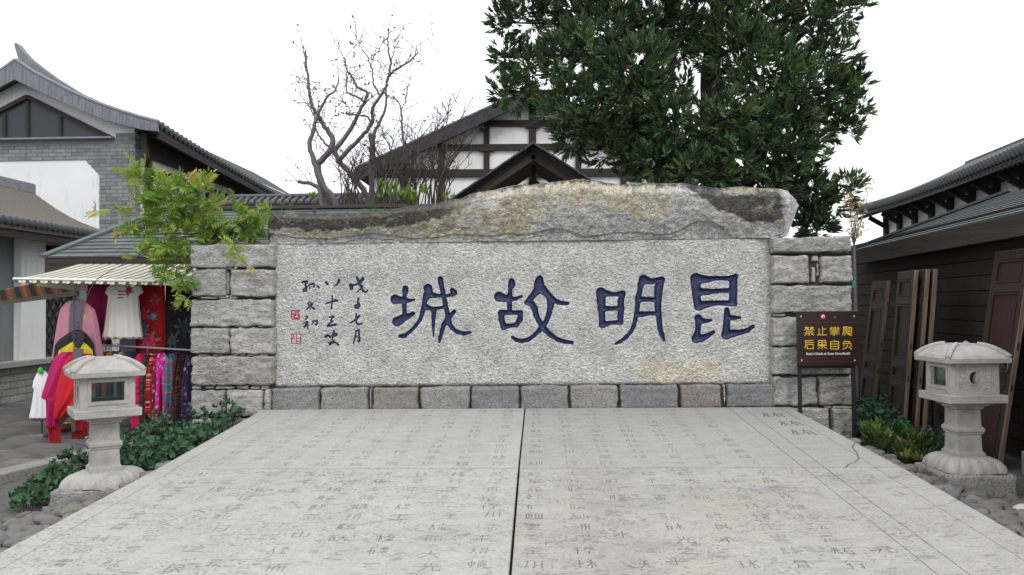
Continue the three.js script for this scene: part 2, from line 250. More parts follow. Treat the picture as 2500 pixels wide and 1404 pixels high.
for (const [key, c] of Object.entries(STROKES)) {
  const conv = (list) => { const out = []; for (const st of list) for (let i = 0; i + 1 < st.length; i++) { const q = [st[i], st[i + 1]].map(([x, y, r]) => { const p = atZ(c.o[0] + x / c.o[2], c.o[1] + y / c.o[2], 0); return [p.x, p.y, r / c.o[2] * 8.9 / 1962]; }); out.push([...q[0], ...q[1]]); } return out; };
  const seg = conv(c.s), cut = c.cut ? conv(c.cut) : null;
  const bb = seg.reduce((b, s) => { for (const [x, y, r] of [[s[0], s[1], s[2]], [s[3], s[4], s[5]]]) { b[0] = Math.min(b[0], x - r); b[1] = Math.min(b[1], y - r); b[2] = Math.max(b[2], x + r); b[3] = Math.max(b[3], y + r); } return b; }, [9, 9, -9, -9]).map((v, i) => v + (i < 2 ? -0.03 : 0.03));
  GL.push({ key, red: c.red, seg, cut, bb, k: key.length < 6 && !c.red ? 0.012 : 0.003, pos: [] });
}
function sdSeg(s, x, y, k) {
  let m = 9;
  for (const [ax, ay, ar, bx_, by, br] of s) {
    const dx = bx_ - ax, dy = by - ay, t = clamp(((x - ax) * dx + (y - ay) * dy) / (dx * dx + dy * dy + 1e-12)), d = Math.hypot(x - ax - t * dx, y - ay - t * dy) - (ar + (br - ar) * t);
    const h = Math.max(k - Math.abs(m - d), 0) / k; m = Math.min(m, d) - h * h * k * 0.25;
  }
  return m;
}
function glyphAt(x, y) { for (const g of GL) if (x > g.bb[0] && x < g.bb[2] && y > g.bb[1] && y < g.bb[3]) { let d = sdSeg(g.seg, x, y, g.k); if (g.cut) d = Math.max(d, -sdSeg(g.cut, x, y, 0.001)); return [d, g]; } return null; }

const monument = thing('inscribed_stone', 'long pale stone carved with navy characters under a rough weathered crest', 'stone monument');
{
  const xs = []; for (let x = X0; x < X1 + 1e-6;) { xs.push(x); x += x > -2.68 && x < -1.58 ? 0.0045 : 0.0078; } xs[xs.length - 1] = X1;
  const nx = xs.length, ny = 262, dy = (Y1 - Y0) / ny, P = new Float32Array(nx * (ny + 1) * 3), Cc = new Float32Array(nx * (ny + 1) * 3), SD = new Float32Array(nx * (ny + 1)).fill(9);
  for (let j = 0; j <= ny; j++) for (let i = 0; i < nx; i++) {
    let x = xs[i], y = Y0 + j * dy; const k = j * nx + i, edge = i && j && i < nx - 1 && j < ny;
    let gl = glyphAt(x, y), sd = 9;
    if (gl) {
      sd = gl[0]; const cell = (xs[Math.min(nx - 1, i + 1)] - x) || dy;
      if (Math.abs(sd) < 0.52 * cell && edge) { const e = 0.0015, gx = ((glyphAt(x + e, y) || gl)[0] - sd) / e, gy = ((glyphAt(x, y + e) || gl)[0] - sd) / e, l = Math.hypot(gx, gy) + 1e-9; x -= sd * gx / l; y -= sd * gy / l; sd = 0; }
    }
    SD[k] = sd;
    // pecked face: short rough ridges, rounded margins
    let z = 0.012 * (fbm(x * 40, y * 52, 1, 2) - 0.5) + 0.013 * Math.abs(n3(x * 58 + y * 22, y * 84 - x * 16, 5) - 0.5) + 0.007 * (hsh(i, j, 21) - 0.5) + 0.02 * (fbm(x * 2.2, y * 3, 9, 3) - 0.5);
    const eb = Math.min(x - X0, X1 - x, y - Y0); z -= 0.05 * Math.pow(1 - clamp(eb / 0.055), 2.2);
    if (sd < 0.012) {
      const D = gl[1].red ? 0.006 : gl[1].k > 0.01 ? 0.034 : 0.016, w = gl[1].red ? 0.008 : gl[1].k > 0.01 ? 0.036 : 0.02, t = clamp(-sd / w);
      z = sd < 0 ? z * 0.15 - D * (1 - (1 - t) * (1 - t)) - 0.004 : z * (0.25 + 0.75 * sd / 0.012);
    }
    P[3 * k] = x; P[3 * k + 1] = y; P[3 * k + 2] = z;
    const sp = n3(x * 120, y * 150, 3), big = fbm(x * 1.3, y * 1.6, 4, 4), fleck = hsh(i, j, 17);
    const clus = n3(x * 70, y * 90, 31); let l = 0.43 * (0.80 + 0.40 * sp) * (0.9 + 0.2 * big) * (fleck > 0.90 && clus > 0.45 ? 1.35 : fleck < 0.12 && clus < 0.55 ? 0.65 : 1);
    const p = [x, y], ox = Math.max(sst(0.9, 1.5, p[0]) * sst(0.98, 0.85, p[1]) * sst(2.62, 2.4, p[0]), 0) * 0.6 * sst(0.36, 0.66, fbm(x * 3.0, y * 3.6, 12, 5) + 0.12 * (sp - 0.5)), wet = sst(0.70, 0.655, y) * sst(0.35, 0.55, fbm(x * 9, y * 3, 2, 3));
    const cool = sst(0.55, 0.7, fbm(x * 1.1 + 9, y * 1.4, 14, 4));
    const c = [l * (1 + 0.06 * ox), l * (1.005 - 0.1 * ox), l * (0.96 - 0.38 * ox + 0.02 * cool)];
    for (let q = 0; q < 3; q++) Cc[3 * k + q] = lerp(c[q], 0.055, wet * 0.8);
  }
  const pos = [], clr = [];
  const put = (arr, k) => { arr.push(P[3 * k], P[3 * k + 1], P[3 * k + 2]); };
  const idx = []; const gi = GL.map(() => []);
  const cls = (a, b, c) => { if (SD[a] > 8 && SD[b] > 8 && SD[c] > 8) return null; const g = glyphAt((P[3 * a] + P[3 * b] + P[3 * c]) / 3, (P[3 * a + 1] + P[3 * b + 1] + P[3 * c + 1]) / 3); return g && g[0] < 0 ? g[1] : null; };
  for (let j = 0; j < ny; j++) for (let i = 0; i < nx - 1; i++) { const a = j * nx + i, b = a + 1, c = a + nx, d = c + 1; const flip = hsh(i, j, 3) > 0.5; for (const t of flip ? [[a, b, d], [a, d, c]] : [[a, b, c], [b, d, c]]) { const g = cls(...t); (g ? gi[GL.indexOf(g)] : idx).push(...t); } }
  const uv = new Float32Array(nx * (ny + 1) * 2); for (let k = 0; k < nx * (ny + 1); k++) { uv[2 * k] = P[3 * k]; uv[2 * k + 1] = P[3 * k + 1]; }
  const whole = new THREE.BufferGeometry(); whole.setAttribute('position', new THREE.BufferAttribute(P, 3)); whole.setIndex([...idx, ...gi.flat()].length ? (() => { const all = new Uint32Array(idx.length + gi.reduce((s, g) => s + g.length, 0)); all.set(idx); let o = idx.length; for (const g of gi) { all.set(g, o); o += g.length; } return new THREE.BufferAttribute(all, 1); })() : null); whole.computeVertexNormals();
  const N = whole.attributes.normal.array;
  const sub = (ids, withColor) => {
    const map = new Map(), p = [], n = [], u = [], c = [], ii = new Uint32Array(ids.length);
    for (let t = 0; t < ids.length; t++) { const k = ids[t]; let m = map.get(k); if (m === undefined) { m = p.length / 3; map.set(k, m); p.push(P[3 * k], P[3 * k + 1], P[3 * k + 2]); n.push(N[3 * k], N[3 * k + 1], N[3 * k + 2]); u.push(uv[2 * k], uv[2 * k + 1]); c.push(Cc[3 * k], Cc[3 * k + 1], Cc[3 * k + 2]); } ii[t] = m; }
    const g = new THREE.BufferGeometry(); g.setAttribute('position', new THREE.Float32BufferAttribute(p, 3)); g.setAttribute('normal', new THREE.Float32BufferAttribute(n, 3)); g.setAttribute('uv', new THREE.Float32BufferAttribute(u, 2)); if (withColor) g.setAttribute('color', new THREE.Float32BufferAttribute(c, 3)); g.setIndex(new THREE.BufferAttribute(ii, 1)); return g;
  };
  const face = mesh('carved_face', sub(idx, true), M(1.62, 1.62, 1.61, { vertexColors: true, map: T.chisel, bumpMap: T.chisel, bumpScale: 0.01, roughness: 0.8 }), monument);
  GL.forEach((g, k) => { if (gi[k].length) mesh(g.red ? 'red_seal' : 'carved_character', sub(gi[k], false), g.red ? MT.sealRed : MT.navy, face); });
  mesh('stone_body', bx(X1 - X0 - 0.02, Y1 - Y0 - 0.004, 0.5, (X0 + X1) / 2, (Y0 + Y1) / 2 - 0.002, -0.305), MT.pier[0], monument);
}
{ // crest
  const top = [[662, 525], [674, 516], [716, 524], [779, 524], [842, 527], [875, 524], [909, 520], [942, 520], [976, 510], [1018, 503], [1060, 499], [1123, 487], [1165, 472], [1207, 466], [1249, 457], [1300, 454], [1335, 449], [1365, 445], [1425, 439], [1460, 443], [1485, 450], [1519, 453], [1553, 450], [1600, 450], [1665, 450], [1707, 456], [1759, 461], [1814, 458], [1865, 463], [1887, 461], [1934, 467], [1948, 480], [1955, 505], [1957, 515]].map(([x, y]) => { const p = atZ(x, y, -0.1); return [p.x, p.y]; });
  const fl = [[662, 570], [720, 580], [760, 582], [800, 583], [860, 577], [900, 570], [960, 575], [1010, 582], [1060, 580], [1110, 572], [1150, 573], [1200, 577], [1240, 570], [1280, 575], [1305, 569], [1350, 558], [1390, 565], [1425, 578], [1460, 575], [1500, 568], [1560, 567], [1600, 573], [1640, 570], [1670, 557], [1700, 540], [1740, 543], [1770, 560], [1790, 580], [1885, 583], [1990, 583]].map(([x, y]) => { const p = atZ(x, y, 0.03); return [p.x, p.y]; });
  const xa = top[0][0], xb = top[top.length - 1][0], nx = 620, nf = 74, nt = 14, nb = 10, nv = nf + nt + nb, pos = [], cl = [], uv = [], idx = [];
  const bot = (x) => x < 2.74 ? 2.2535 : x < 2.89 ? 2.2535 + (x - 2.74) * 0.15 : 2.276 + (x - 2.89) * 1.75;
  const band = (x, y, pts, w) => { const f = interp(pts, x); return sst(f - w, f + w, y); };
  const wx = (px) => atZ(px, 520, 0).x, wy = (px, py) => atZ(px, py, 0).y;
  const blackL = [[668, 556], [760, 562], [850, 564], [930, 558], [1000, 545], [1080, 530], [1150, 502], [1220, 478], [1300, 466], [1400, 455], [1500, 452], [1600, 450]].map(([a, b]) => [wx(a), wy(a, b)]);
  const blackR = [[1640, 440], [1690, 470], [1730, 500], [1770, 522], [1820, 540], [1870, 545], [1915, 532], [1960, 520]].map(([a, b]) => [wx(a), wy(a, b)]);
  const ochT = [[1150, 575], [1250, 570], [1330, 540], [1380, 505], [1450, 512], [1530, 520], [1590, 540], [1620, 535], [1650, 470], [1660, 440]].map(([a, b]) => [wx(a), wy(a, b)]);
  const tint = (x, y, j) => {
    const f1 = fbm(x * 5, y * 6, 2, 5) - 0.5, f2 = fbm(x * 22, y * 22, 3, 4) - 0.5, sp = hsh(Math.round(x * 140), Math.round(y * 160), 4);
    let c = [0.40, 0.405, 0.395];
    const och = [0.43, 0.355, 0.24], blk = [0.022, 0.02, 0.018], pale = [0.43, 0.41, 0.33];
    let o = 0;
    if (x < wx(1660)) o = band(x, y + f1 * 0.22 + f2 * 0.05, ochT.map(([a, b]) => [a, b + (a < wx(1150) ? 0 : 0)]), 0.015) * (x < wx(1250) ? sst(0.30, 0.62, f1 + 0.5 + 0.12) * 0.8 : 0.85);
    if (x < wx(700)) o *= 0.4;
    const pr = sst(wx(1700), wx(1800), x) * sst(wx(1930), wx(1900), x) * sst(2.30, 2.36, y + f1 * 0.1) * 0.75; o = Math.max(o, pr * sst(-0.15, 0.12, f1));
    const og = [lerp(pale[0], och[0], clamp(0.5 + f1 * 2)), lerp(pale[1], och[1], clamp(0.5 + f1 * 2)), lerp(pale[2], och[2], clamp(0.5 + f1 * 2))];
    const grn = n3(x * 60, y * 70, 8) - 0.5; let b = band(x, y + f1 * 0.12 + f2 * 0.10, blackL, 0.022) * sst(wx(1230), wx(1060), x + f1 * 0.5) * clamp(1.12 + f2 * 1.4 + grn * 0.7);
    b = Math.max(b, sst(wx(1300), wx(1200), x) * 0.0);
    if (x > wx(1640)) b = Math.max(b, band(x, y + f1 * 0.08 + f2 * 0.07, blackR, 0.014) * sst(wx(1640), wx(1690), x) * clamp(1.0 - 0.75 * sst(0.10, 0.26, y - interp(blackR, x) + f1 * 0.3) * sst(-0.05, 0.10, f1 + grn * 0.2) + f2 * 0.6 + grn * 0.5) * sst(wx(1912), wx(1898), x + f2 * 0.08));
    const tp = interp(top, x); b = Math.max(b, sst(0.05, 0.0, tp - y + f2 * 0.12 + f1 * 0.08) * clamp(0.75 + grn) * sst(wx(1930), wx(1890), x));
    b = Math.max(b, (0.35 + grn * 0.7) * sst(0.02, 0.2, f1) * sst(wx(1420), wx(1150), x) * sst(2.34, 2.46, y)); b = Math.max(b, 0.6 * sst(0.10, 0.0, tp - y + f1 * 0.25) * sst(wx(1330), wx(1380), x) * sst(wx(1600), wx(1480), x) * clamp(0.5 + grn * 1.6));
    const g = sst(wx(1912), wx(1918), x + f2 * 0.07); // freshly broken end
    c = c.map((v, q) => lerp(v, og[q], clamp(o))); c = c.map((v, q) => lerp(v, blk[q], clamp(b) * 0.92)); c = c.map((v, q) => lerp(v, [0.52, 0.51, 0.52][q], g * 0.9));
    const l = (0.88 + 0.6 * f2 + 0.25 * grn) * (sp > 0.9 ? 1.3 : sp < 0.1 ? 0.65 : 1); return c.map((v) => v * l);
  };
  for (let j = 0; j <= nv; j++) for (let i = 0; i <= nx; i++) {
    let x = lerp(xa, xb, i / nx); const b = bot(x), t0 = interp(top, x) + 0.012 * (fbm(x * 14, 3, 2, 3) - 0.5), t = Math.max(t0, b + 0.02); let y, z;
    const endk = clamp((x - 2.86) / (xb - 2.86)), endl = sst(-2.72, xa, x), back = -0.52 + 0.15 * endk;
    const rel = (yy) => 0.05 * (fbm(x * 3, yy * 4, 2, 4) - 0.5) + 0.026 * (fbm(x * 20, yy * 26, 5, 3) - 0.5);
    const frontZ = (yy) => { const f = interp(fl, x) + 0.012 * (n3(x * 30, 1) - 0.5), f2 = f - 0.035 - 0.03 * n3(x * 7, 4), h = (yy - b) / Math.max(0.05, t - b); return 0.014 + 0.020 * sst(f - 0.002, f + 0.003, yy) + 0.010 * sst(f2 - 0.002, f2 + 0.003, yy) * sst(0.3, 0.5, n3(x * 3, 9)) + 0.035 * Math.sin(Math.min(1, h) * 2.4) * sst(2.3, 2.45, yy) + rel(yy) - 0.12 * sst(0.8, 1, h) * (h > 0.8 ? 1 : 0) - endk * 0.26 * (1 + 0.3 * (fbm(x * 9, yy * 9, 3, 3) - 0.5)) - 0.06 * endl; };
    if (j <= nf) { const v = j / nf; y = lerp(b, t, v); z = frontZ(y); }
    else if (j <= nf + nt) { const v = (j - nf) / nt; z = lerp(frontZ(t), back, v); y = t + 0.03 * Math.sin(v * Math.PI) + 0.05 * (fbm(x * 5, z * 8, 6, 4) - 0.5) * Math.sin(v * Math.PI); }
    else { const v = (j - nf - nt) / nb; y = lerp(t, b, v); z = back; }
    pos.push(x, y, z); uv.push(x, y + z); cl.push(...tint(x, y, j));
  }
  const q = nx + 1;
  for (let j = 0; j < nv; j++) for (let i = 0; i < nx; i++) { const a = j * q + i; idx.push(a, a + 1, a + q + 1, a, a + q + 1, a + q); }
  for (let i = 0; i < nx; i++) { const a = i, b = nv * q + i; idx.push(a, b, b + 1, a, b + 1, a + 1); } // underside
  for (const i of [0, nx]) { for (let j = 1; j < nv; j++) { const a = i, b = j * q + i, c = (j + 1) * q + i; i ? idx.push(a, b, c) : idx.push(a, c, b); } }
  const g = new THREE.BufferGeometry(); g.setAttribute('position', new THREE.Float32BufferAttribute(pos, 3)); g.setAttribute('uv', new THREE.Float32BufferAttribute(uv, 2)); g.setAttribute('color', new THREE.Float32BufferAttribute(cl, 3)); g.setIndex(idx); g.computeVertexNormals();
  tag(mesh('rough_crest', toCreased(g), M(1.55, 1.55, 1.55, { vertexColors: true, map: T.chisel, bumpMap: T.chisel, bumpScale: 0.025, roughness: 0.9 }), monument), 'rough natural crest with black moss and ochre stains');
}
function toCreased(g) { return g; }

// ---------- stone piers either side and the plinth course ----------
function blockAt(parent, name, x0, y0, x1, y1, ztop, depth, mat, seed, o) {
  const a = atZ(x0, y0, ztop), b = atZ(x1, y1, ztop), w = Math.abs(b.x - a.x), h = Math.abs(a.y - b.y);
  const m = mesh(name, roughBlock(w, h, depth, seed, o), mat, parent); m.position.set((a.x + b.x) / 2, (a.y + b.y) / 2, ztop - depth / 2); return m;
}
const pierL = thing('stone_pier', 'stone pier of hewn grey blocks beside the clothes stall', 'stone pier', 0, 0, 0, 0, 'hewn piers flanking the carved stone');
const pierR = thing('stone_pier', 'stone pier of hewn grey blocks behind the warning sign', 'stone pier', 0, 0, 0, 0, 'hewn piers flanking the carved stone');
{
  const L = (r, i, d = 0.55, o) => { const [a, b, c, e] = r; blockAt(pierL, d < 0.3 ? 'wedge_stone' : 'block', 440 + a / 2.7, 580 + b / 2.7, 440 + c / 2.7, 580 + e / 2.7, d < 0.3 ? 0.075 : 0.1 + 0.015 * hsh(i, 1, 1), d, d < 0.3 ? MT.chip : i === 6 || i === 99 ? MT.pierBrown : MT.pier[i % 3], i + 1, o); };
  [[60, 45, 620, 200], [72, 206, 302, 390], [322, 210, 618, 390], [62, 408, 602, 588], [60, 594, 318, 768], [325, 592, 612, 770], [68, 785, 610, 975], [65, 1005, 292, 1187], [298, 1005, 542, 1187], [546, 1005, 594, 1150], [70, 1193, 600, 1370], [75, 1374, 600, 1520]].forEach((r, i) => L(r, i));
  [[315, 195, 372, 217], [130, 387, 245, 404], [250, 377, 318, 405], [322, 375, 375, 406], [355, 574, 455, 592], [505, 574, 565, 593], [115, 767, 185, 786], [212, 765, 275, 786], [340, 767, 378, 784], [388, 766, 428, 784], [432, 769, 500, 784], [522, 767, 575, 786], [68, 979, 140, 1001], [160, 977, 225, 999], [232, 977, 355, 1001], [372, 974, 443, 1001], [460, 977, 525, 1001], [528, 966, 580, 1006], [303, 225, 320, 380]].forEach((r, i) => L(r, 20 + i, 0.2, { r: 0.012, amp: 0.006, cell: 0.012 }));
  mesh('mortar_core', bx(0.86, 2.15, 0.42, -3.235, 1.1, -0.17), MT.mortar, pierL);
  const Rr = (r, i, d = 0.55, o) => { const [a, b, c, e] = r; blockAt(pierR, d < 0.3 ? 'wedge_stone' : 'block', 1880 + a / 2.6, 560 + b / 2.6, 1880 + c / 2.6, 560 + e / 2.6, d < 0.3 ? 0.075 : 0.1 + 0.015 * hsh(i, 2, 1), d, d < 0.3 ? MT.chip : i === 7 ? MT.pierBrown : MT.pier[(i + 1) % 3], i + 51, o); };
  [[8, 45, 527, 147], [15, 164, 254, 346], [318, 164, 527, 342], [12, 355, 527, 532], [12, 557, 527, 740], [15, 743, 527, 924], [20, 936, 305, 1122], [309, 930, 547, 1120], [20, 1135, 386, 1302], [393, 1138, 553, 1340], [20, 1308, 386, 1480], [392, 1346, 553, 1480]].forEach((r, i) => Rr(r, i));
  [[262, 164, 314, 206], [262, 238, 292, 338], [294, 210, 316, 300], [25, 534, 100, 553], [396, 1118, 550, 1140], [342, 1119, 392, 1136]].forEach((r, i) => Rr(r, 70 + i, 0.2, { r: 0.012, amp: 0.006, cell: 0.012 }));
  mesh('mortar_core', bx(0.79, 2.15, 0.42, 3.13, 1.1, -0.17), MT.mortar, pierR);
}
const course = thing('plinth_course', 'row of speckled granite blocks under the carved face', 'plinth');
{
  const e = [[661, 779], [781, 898], [901, 907], [909, 1022], [1026, 1147], [1150, 1267], [1271, 1388], [1391, 1510], [1513, 1657], [1661, 1763], [1766, 1771], [1774, 1896]];
  e.forEach(([a, b], i) => {
    const f = (a + b) / 2, yt = lerp(949, 938, (f - 661) / 1235), yb = lerp(1004, 990, (f - 661) / 1235), thin = b - a < 20;
    blockAt(course, thin ? 'wedge_stone' : 'block', a, yt, b, yb + 6, thin ? 0.05 : 0.075, thin ? 0.2 : 0.5, thin ? MT.chip : i === 3 || i === 9 ? MT.courseBrown : MT.course[i % 3], 120 + i, { amp: 0.008, r: 0.016 });
  });
  mesh('mortar_core', bx(5.4, 0.62, 0.36, -0.04, 0.325, -0.16), MT.mortar, course);
}

// ---------- ground ----------
const slabY = (z) => 0.42 - 0.058 * (z - 0.1);
const bankY = (x, z) => { const a = Math.abs(x), s = x > 0 ? 2.92 : 2.88; return clamp(slabY(z) - 0.02, 0.03, 1) * Math.pow(clamp(1 - (a - s) / 0.85), 1.25) - 0.03; };
const MG = {
  street: M(0.105, 0.105, 0.10, { map: T.stone, bumpMap: T.rough, bumpScale: 0.02 }),
  earth: M(0.12, 0.105, 0.085, { map: T.stone, bumpMap: T.rough, bumpScale: 0.04 }),
  pave: [[0.155, 0.155, 0.15], [0.13, 0.13, 0.128], [0.18, 0.175, 0.165], [0.15, 0.14, 0.125]].map((c) => M(...c, { map: T.stone, bumpMap: T.hewn, bumpScale: 0.012, roughness: 0.75 })),
  kerb: M(0.30, 0.295, 0.28, { map: T.granite, bumpMap: T.hewn, bumpScale: 0.006 }),
  cobble: [[0.17, 0.165, 0.16], [0.21, 0.205, 0.195], [0.185, 0.155, 0.14], [0.22, 0.205, 0.175], [0.14, 0.145, 0.15], [0.23, 0.215, 0.195]].map((c) => M(...c, { bumpMap: T.graniteBump, bumpScale: 0.004, map: T.stone, roughness: 0.7 })),
  cobblePale: M(0.5, 0.49, 0.46, { roughness: 0.6 }),
};
{
  const g = new THREE.PlaneGeometry(240, 240); g.rotateX(-Math.PI / 2); g.translate(0, -0.03, -40); const u = g.attributes.uv, p = g.attributes.position; for (let i = 0; i < u.count; i++) u.setXY(i, p.getX(i), p.getZ(i));
  struct(tag(mesh('ground', g, MG.street), 'dark grey street ground around the monument', 'ground'));
}
const stoneUnit = [0, 1, 2, 3].map((k) => { // unit paving stone, wavy top, bottom open side down
  const g = grid(6, 6, (i, j) => { const x = i / 6 - 0.5, z = 0.5 - j / 6, e = Math.max(Math.abs(x), Math.abs(z)); const w = 0.5 + 0.025 * (n3(i + k * 9, j, 3) - 0.5) * (e > 0.49 ? 1 : 0); return [x * 2 * w, e > 0.49 ? -0.9 : 0.35 * (n3(x * 4 + k * 5, z * 4, 1) - 0.5) - 0.5 * sst(0.3, 0.5, e), z * 2 * w]; }); return g;
});
const paving = struct(tag(group('street_paving', scene), 'worn grey stone paving of the street beside the stall', 'paving'));
{
  const r = rng(5); let z = 3.1, row = 0;
  while (z > -7.2) {
    const d = rr(0.24, 0.36, r); let x = -4.80 + 0.2 * clamp(1.6 - z, 0, 1.3) - rr(0, 0.3, r) * 0 ;
    while (x > -9.6) {
      const w = rr(0.38, 0.75, r), cx = x - w / 2, cz = z - d / 2; x -= w + 0.018;
      const p = V(cx, 0, cz).applyMatrix4(camera.matrixWorldInverse); if (p.z > -1 || 1250 + 1962 * p.x / -p.z < -90) { if (cx < -4) continue; }
      const m = mesh('paving_stone', stoneUnit[Math.floor(r() * 4)], MG.pave[Math.floor(r() * 4)], paving); m.scale.set(w, 0.05, d); m.position.set(cx, 0.012 + rr(-0.006, 0.008, r), cz); m.rotation.y = rr(-0.02, 0.02, r);
    }
    z -= d + 0.02; row++;
  }
}
{ // kerb line
  const k = struct(tag(group('kerb', scene), 'pale stone kerb between the street and the planting bed', 'kerb'));
  const A = V(-5.2, 0, 3.2), B = V(-4.36, 0, -0.3), n = 5;
  for (let i = 0; i < n; i++) { const a = A.clone().lerp(B, i / n + 0.004), b = A.clone().lerp(B, (i + 1) / n - 0.004); a.y = b.y = 0.01; mesh('kerb_stone', bar(a, b, 0.24, 0.1, 0.012), MG.kerb, k); }
}
const cobbleGeo = [0, 1, 2, 3, 4, 5].map((k) => { let g = new THREE.IcosahedronGeometry(1, 2); g.deleteAttribute('uv'); g.deleteAttribute('normal'); g = mergeVertices(g, 1e-4); const p = g.attributes.position, v = V(); for (let i = 0; i < p.count; i++) { v.fromBufferAttribute(p, i); const s = 0.8 + 0.42 * n3(v.x * 1.3 + k * 7, v.y * 1.3, v.z * 1.3 + 20); const y = Math.sign(v.y) * Math.pow(Math.abs(v.y), 0.8); p.setXYZ(i, v.x * s, y * s, v.z * s); } g.computeVertexNormals(); return uvSkew(g); });
for (const sd of [1, -1]) {
  const g = grid(24, 60, (i, j) => { const x = sd * lerp(2.80, 4.6, i / 24), z = lerp(6.6, -0.6, j / 60); return [x, bankY(x, z) - 0.012 + 0.02 * (fbm(x * 6, z * 6, 3, 3) - 0.5), z, x, z]; });
  const bank = struct(tag(mesh(sd > 0 ? 'cobble_bank_right' : 'cobble_bank_left', g, MG.earth), sd > 0 ? 'earth bank set with cobbles beside the slab, dark timber kiosk side' : 'earth bank set with cobbles beside the slab, clothes stall side', 'ground'));
  const r = rng(sd > 0 ? 31 : 47), done = []; let n = 0;
  for (let t = 0; t < 9000 && n < 290; t++) {
    const x = sd * rr(2.92, sd > 0 ? 4.1 : 3.8, r), z = rr(sd > 0 ? 1.3 : 2.0, 5.0, r), s = rr(0.045, 0.088, r);
    if (sd > 0 && x > 3.40 && z < 2.30) continue; if (sd < 0 && x < -3.0 && z < 2.84) continue;
    const p = V(x, 0, z).applyMatrix4(camera.matrixWorldInverse), px = 1250 + 1962 * p.x / -p.z; if (px < -30 || px > 2530) continue;
    const a = rr(0.8, 1.6, r); if (done.some(([u, v, q]) => Math.hypot(u - x, v - z) < (q + s) * 0.86)) continue;
    done.push([x, z, s]); n++;
    const m = mesh('cobble', cobbleGeo[Math.floor(r() * 6)], sd > 0 && n === 40 ? MG.cobblePale : MG.cobble[Math.floor(r() * 6)], bank); m.scale.set(s * 1.2, s * 0.5, s * 0.92); m.position.set(x, bankY(x, z) + s * 0.1, z); m.rotation.set(rr(-0.15, 0.15, r), r() * 6.28, sd * -0.25);
  }
}

// ---------- sloping inscribed slabs ----------
const CH = (() => {
  const P = (s) => s.split(' ').map((q) => q.split(',').map(Number));
  return {
    zhi: P('45,4,56,16 14,28,80,28 80,28,30,70 30,70,8,86 22,82,60,84 60,84,95,92'), yi: P('6,50,94,50'), shan: P('50,8,50,85 14,36,14,85 14,85,88,85 88,36,88,85'),
    tian: P('20,18,80,18 8,44,92,44 50,18,46,52 46,52,8,94 52,48,94,94'), mu: P('8,30,92,30 50,5,50,96 48,32,8,80 52,32,94,80'), chuan: P('20,10,18,60 18,60,8,94 50,14,50,86 82,8,82,95'),
    da: P('8,36,92,36 50,5,46,48 46,48,8,94 52,42,94,94'), ren: P('50,6,44,40 44,40,6,94 48,42,94,94'), bu: P('8,16,92,16 55,16,10,64 50,40,50,95 58,46,90,70'), san: P('18,16,82,16 22,48,78,48 6,86,94,86'),
    shi: P('6,44,94,44 50,6,50,96'), wang: P('14,14,86,14 18,48,82,48 6,88,94,88 50,14,50,88'), ri: P('22,8,22,94 22,8,78,8 78,8,78,94 22,50,78,50 22,92,78,92'), yue: P('28,8,26,60 26,60,10,94 28,8,80,8 80,8,80,92 28,36,80,36 28,62,80,62'),
    tianF: P('14,12,14,92 14,12,86,12 86,12,86,92 14,50,86,50 50,12,50,92 14,92,86,92'), zhong: P('16,26,16,66 16,26,84,26 84,26,84,66 16,66,84,66 50,4,50,97'), shui: P('50,4,50,94 50,94,38,86 12,34,42,34 42,34,8,84 84,22,56,44 54,40,94,90'),
    shang: P('48,8,48,88 48,42,82,42 6,88,94,88'), ping: P('14,14,86,14 26,26,36,46 74,26,64,46 6,58,94,58 50,14,50,97'), er: P('8,14,92,14 52,14,44,36 16,36,16,95 16,36,84,36 84,36,84,95 38,38,38,88 62,38,62,88'),
    guang: P('50,5,50,40 20,14,32,34 80,14,68,34 6,44,94,44 38,46,10,94 62,46,62,86 62,86,94,88 94,88,94,72'), yun: P('22,18,78,18 6,44,94,44 46,46,20,86 20,86,80,84 66,66,90,96'), shiS: P('6,16,94,16 46,16,8,70 30,52,30,94 30,52,84,52 84,52,84,94 30,92,84,92'),
    xing: P('28,5,8,28 30,32,6,58 20,50,20,96 44,18,92,18 40,46,96,46 72,46,72,92 72,92,58,86'), zhou: P('22,8,20,60 20,60,8,94 50,12,50,90 82,8,82,95 10,40,16,56 34,40,40,54 64,40,70,54'), gong: P('16,14,84,14 50,14,50,88 6,88,94,88'), yuan: P('20,14,80,14 6,42,94,42 36,44,8,94 62,44,62,86 62,86,94,88 94,88,94,70'),
    kou: P('20,20,20,84 20,20,82,20 82,20,82,84 20,82,82,82'), you: P('6,26,94,26 46,4,6,70 34,42,34,96 34,42,80,42 80,42,80,96 34,60,80,60 34,76,80,76'), gan: P('6,20,94,20 14,52,86,52 50,20,50,96'), min: P('20,10,80,10 80,10,80,36 20,36,80,36 20,10,20,92 20,92,50,76 14,60,92,60 50,38,90,92 90,92,94,74'),
  };
})();
const CK = Object.keys(CH);
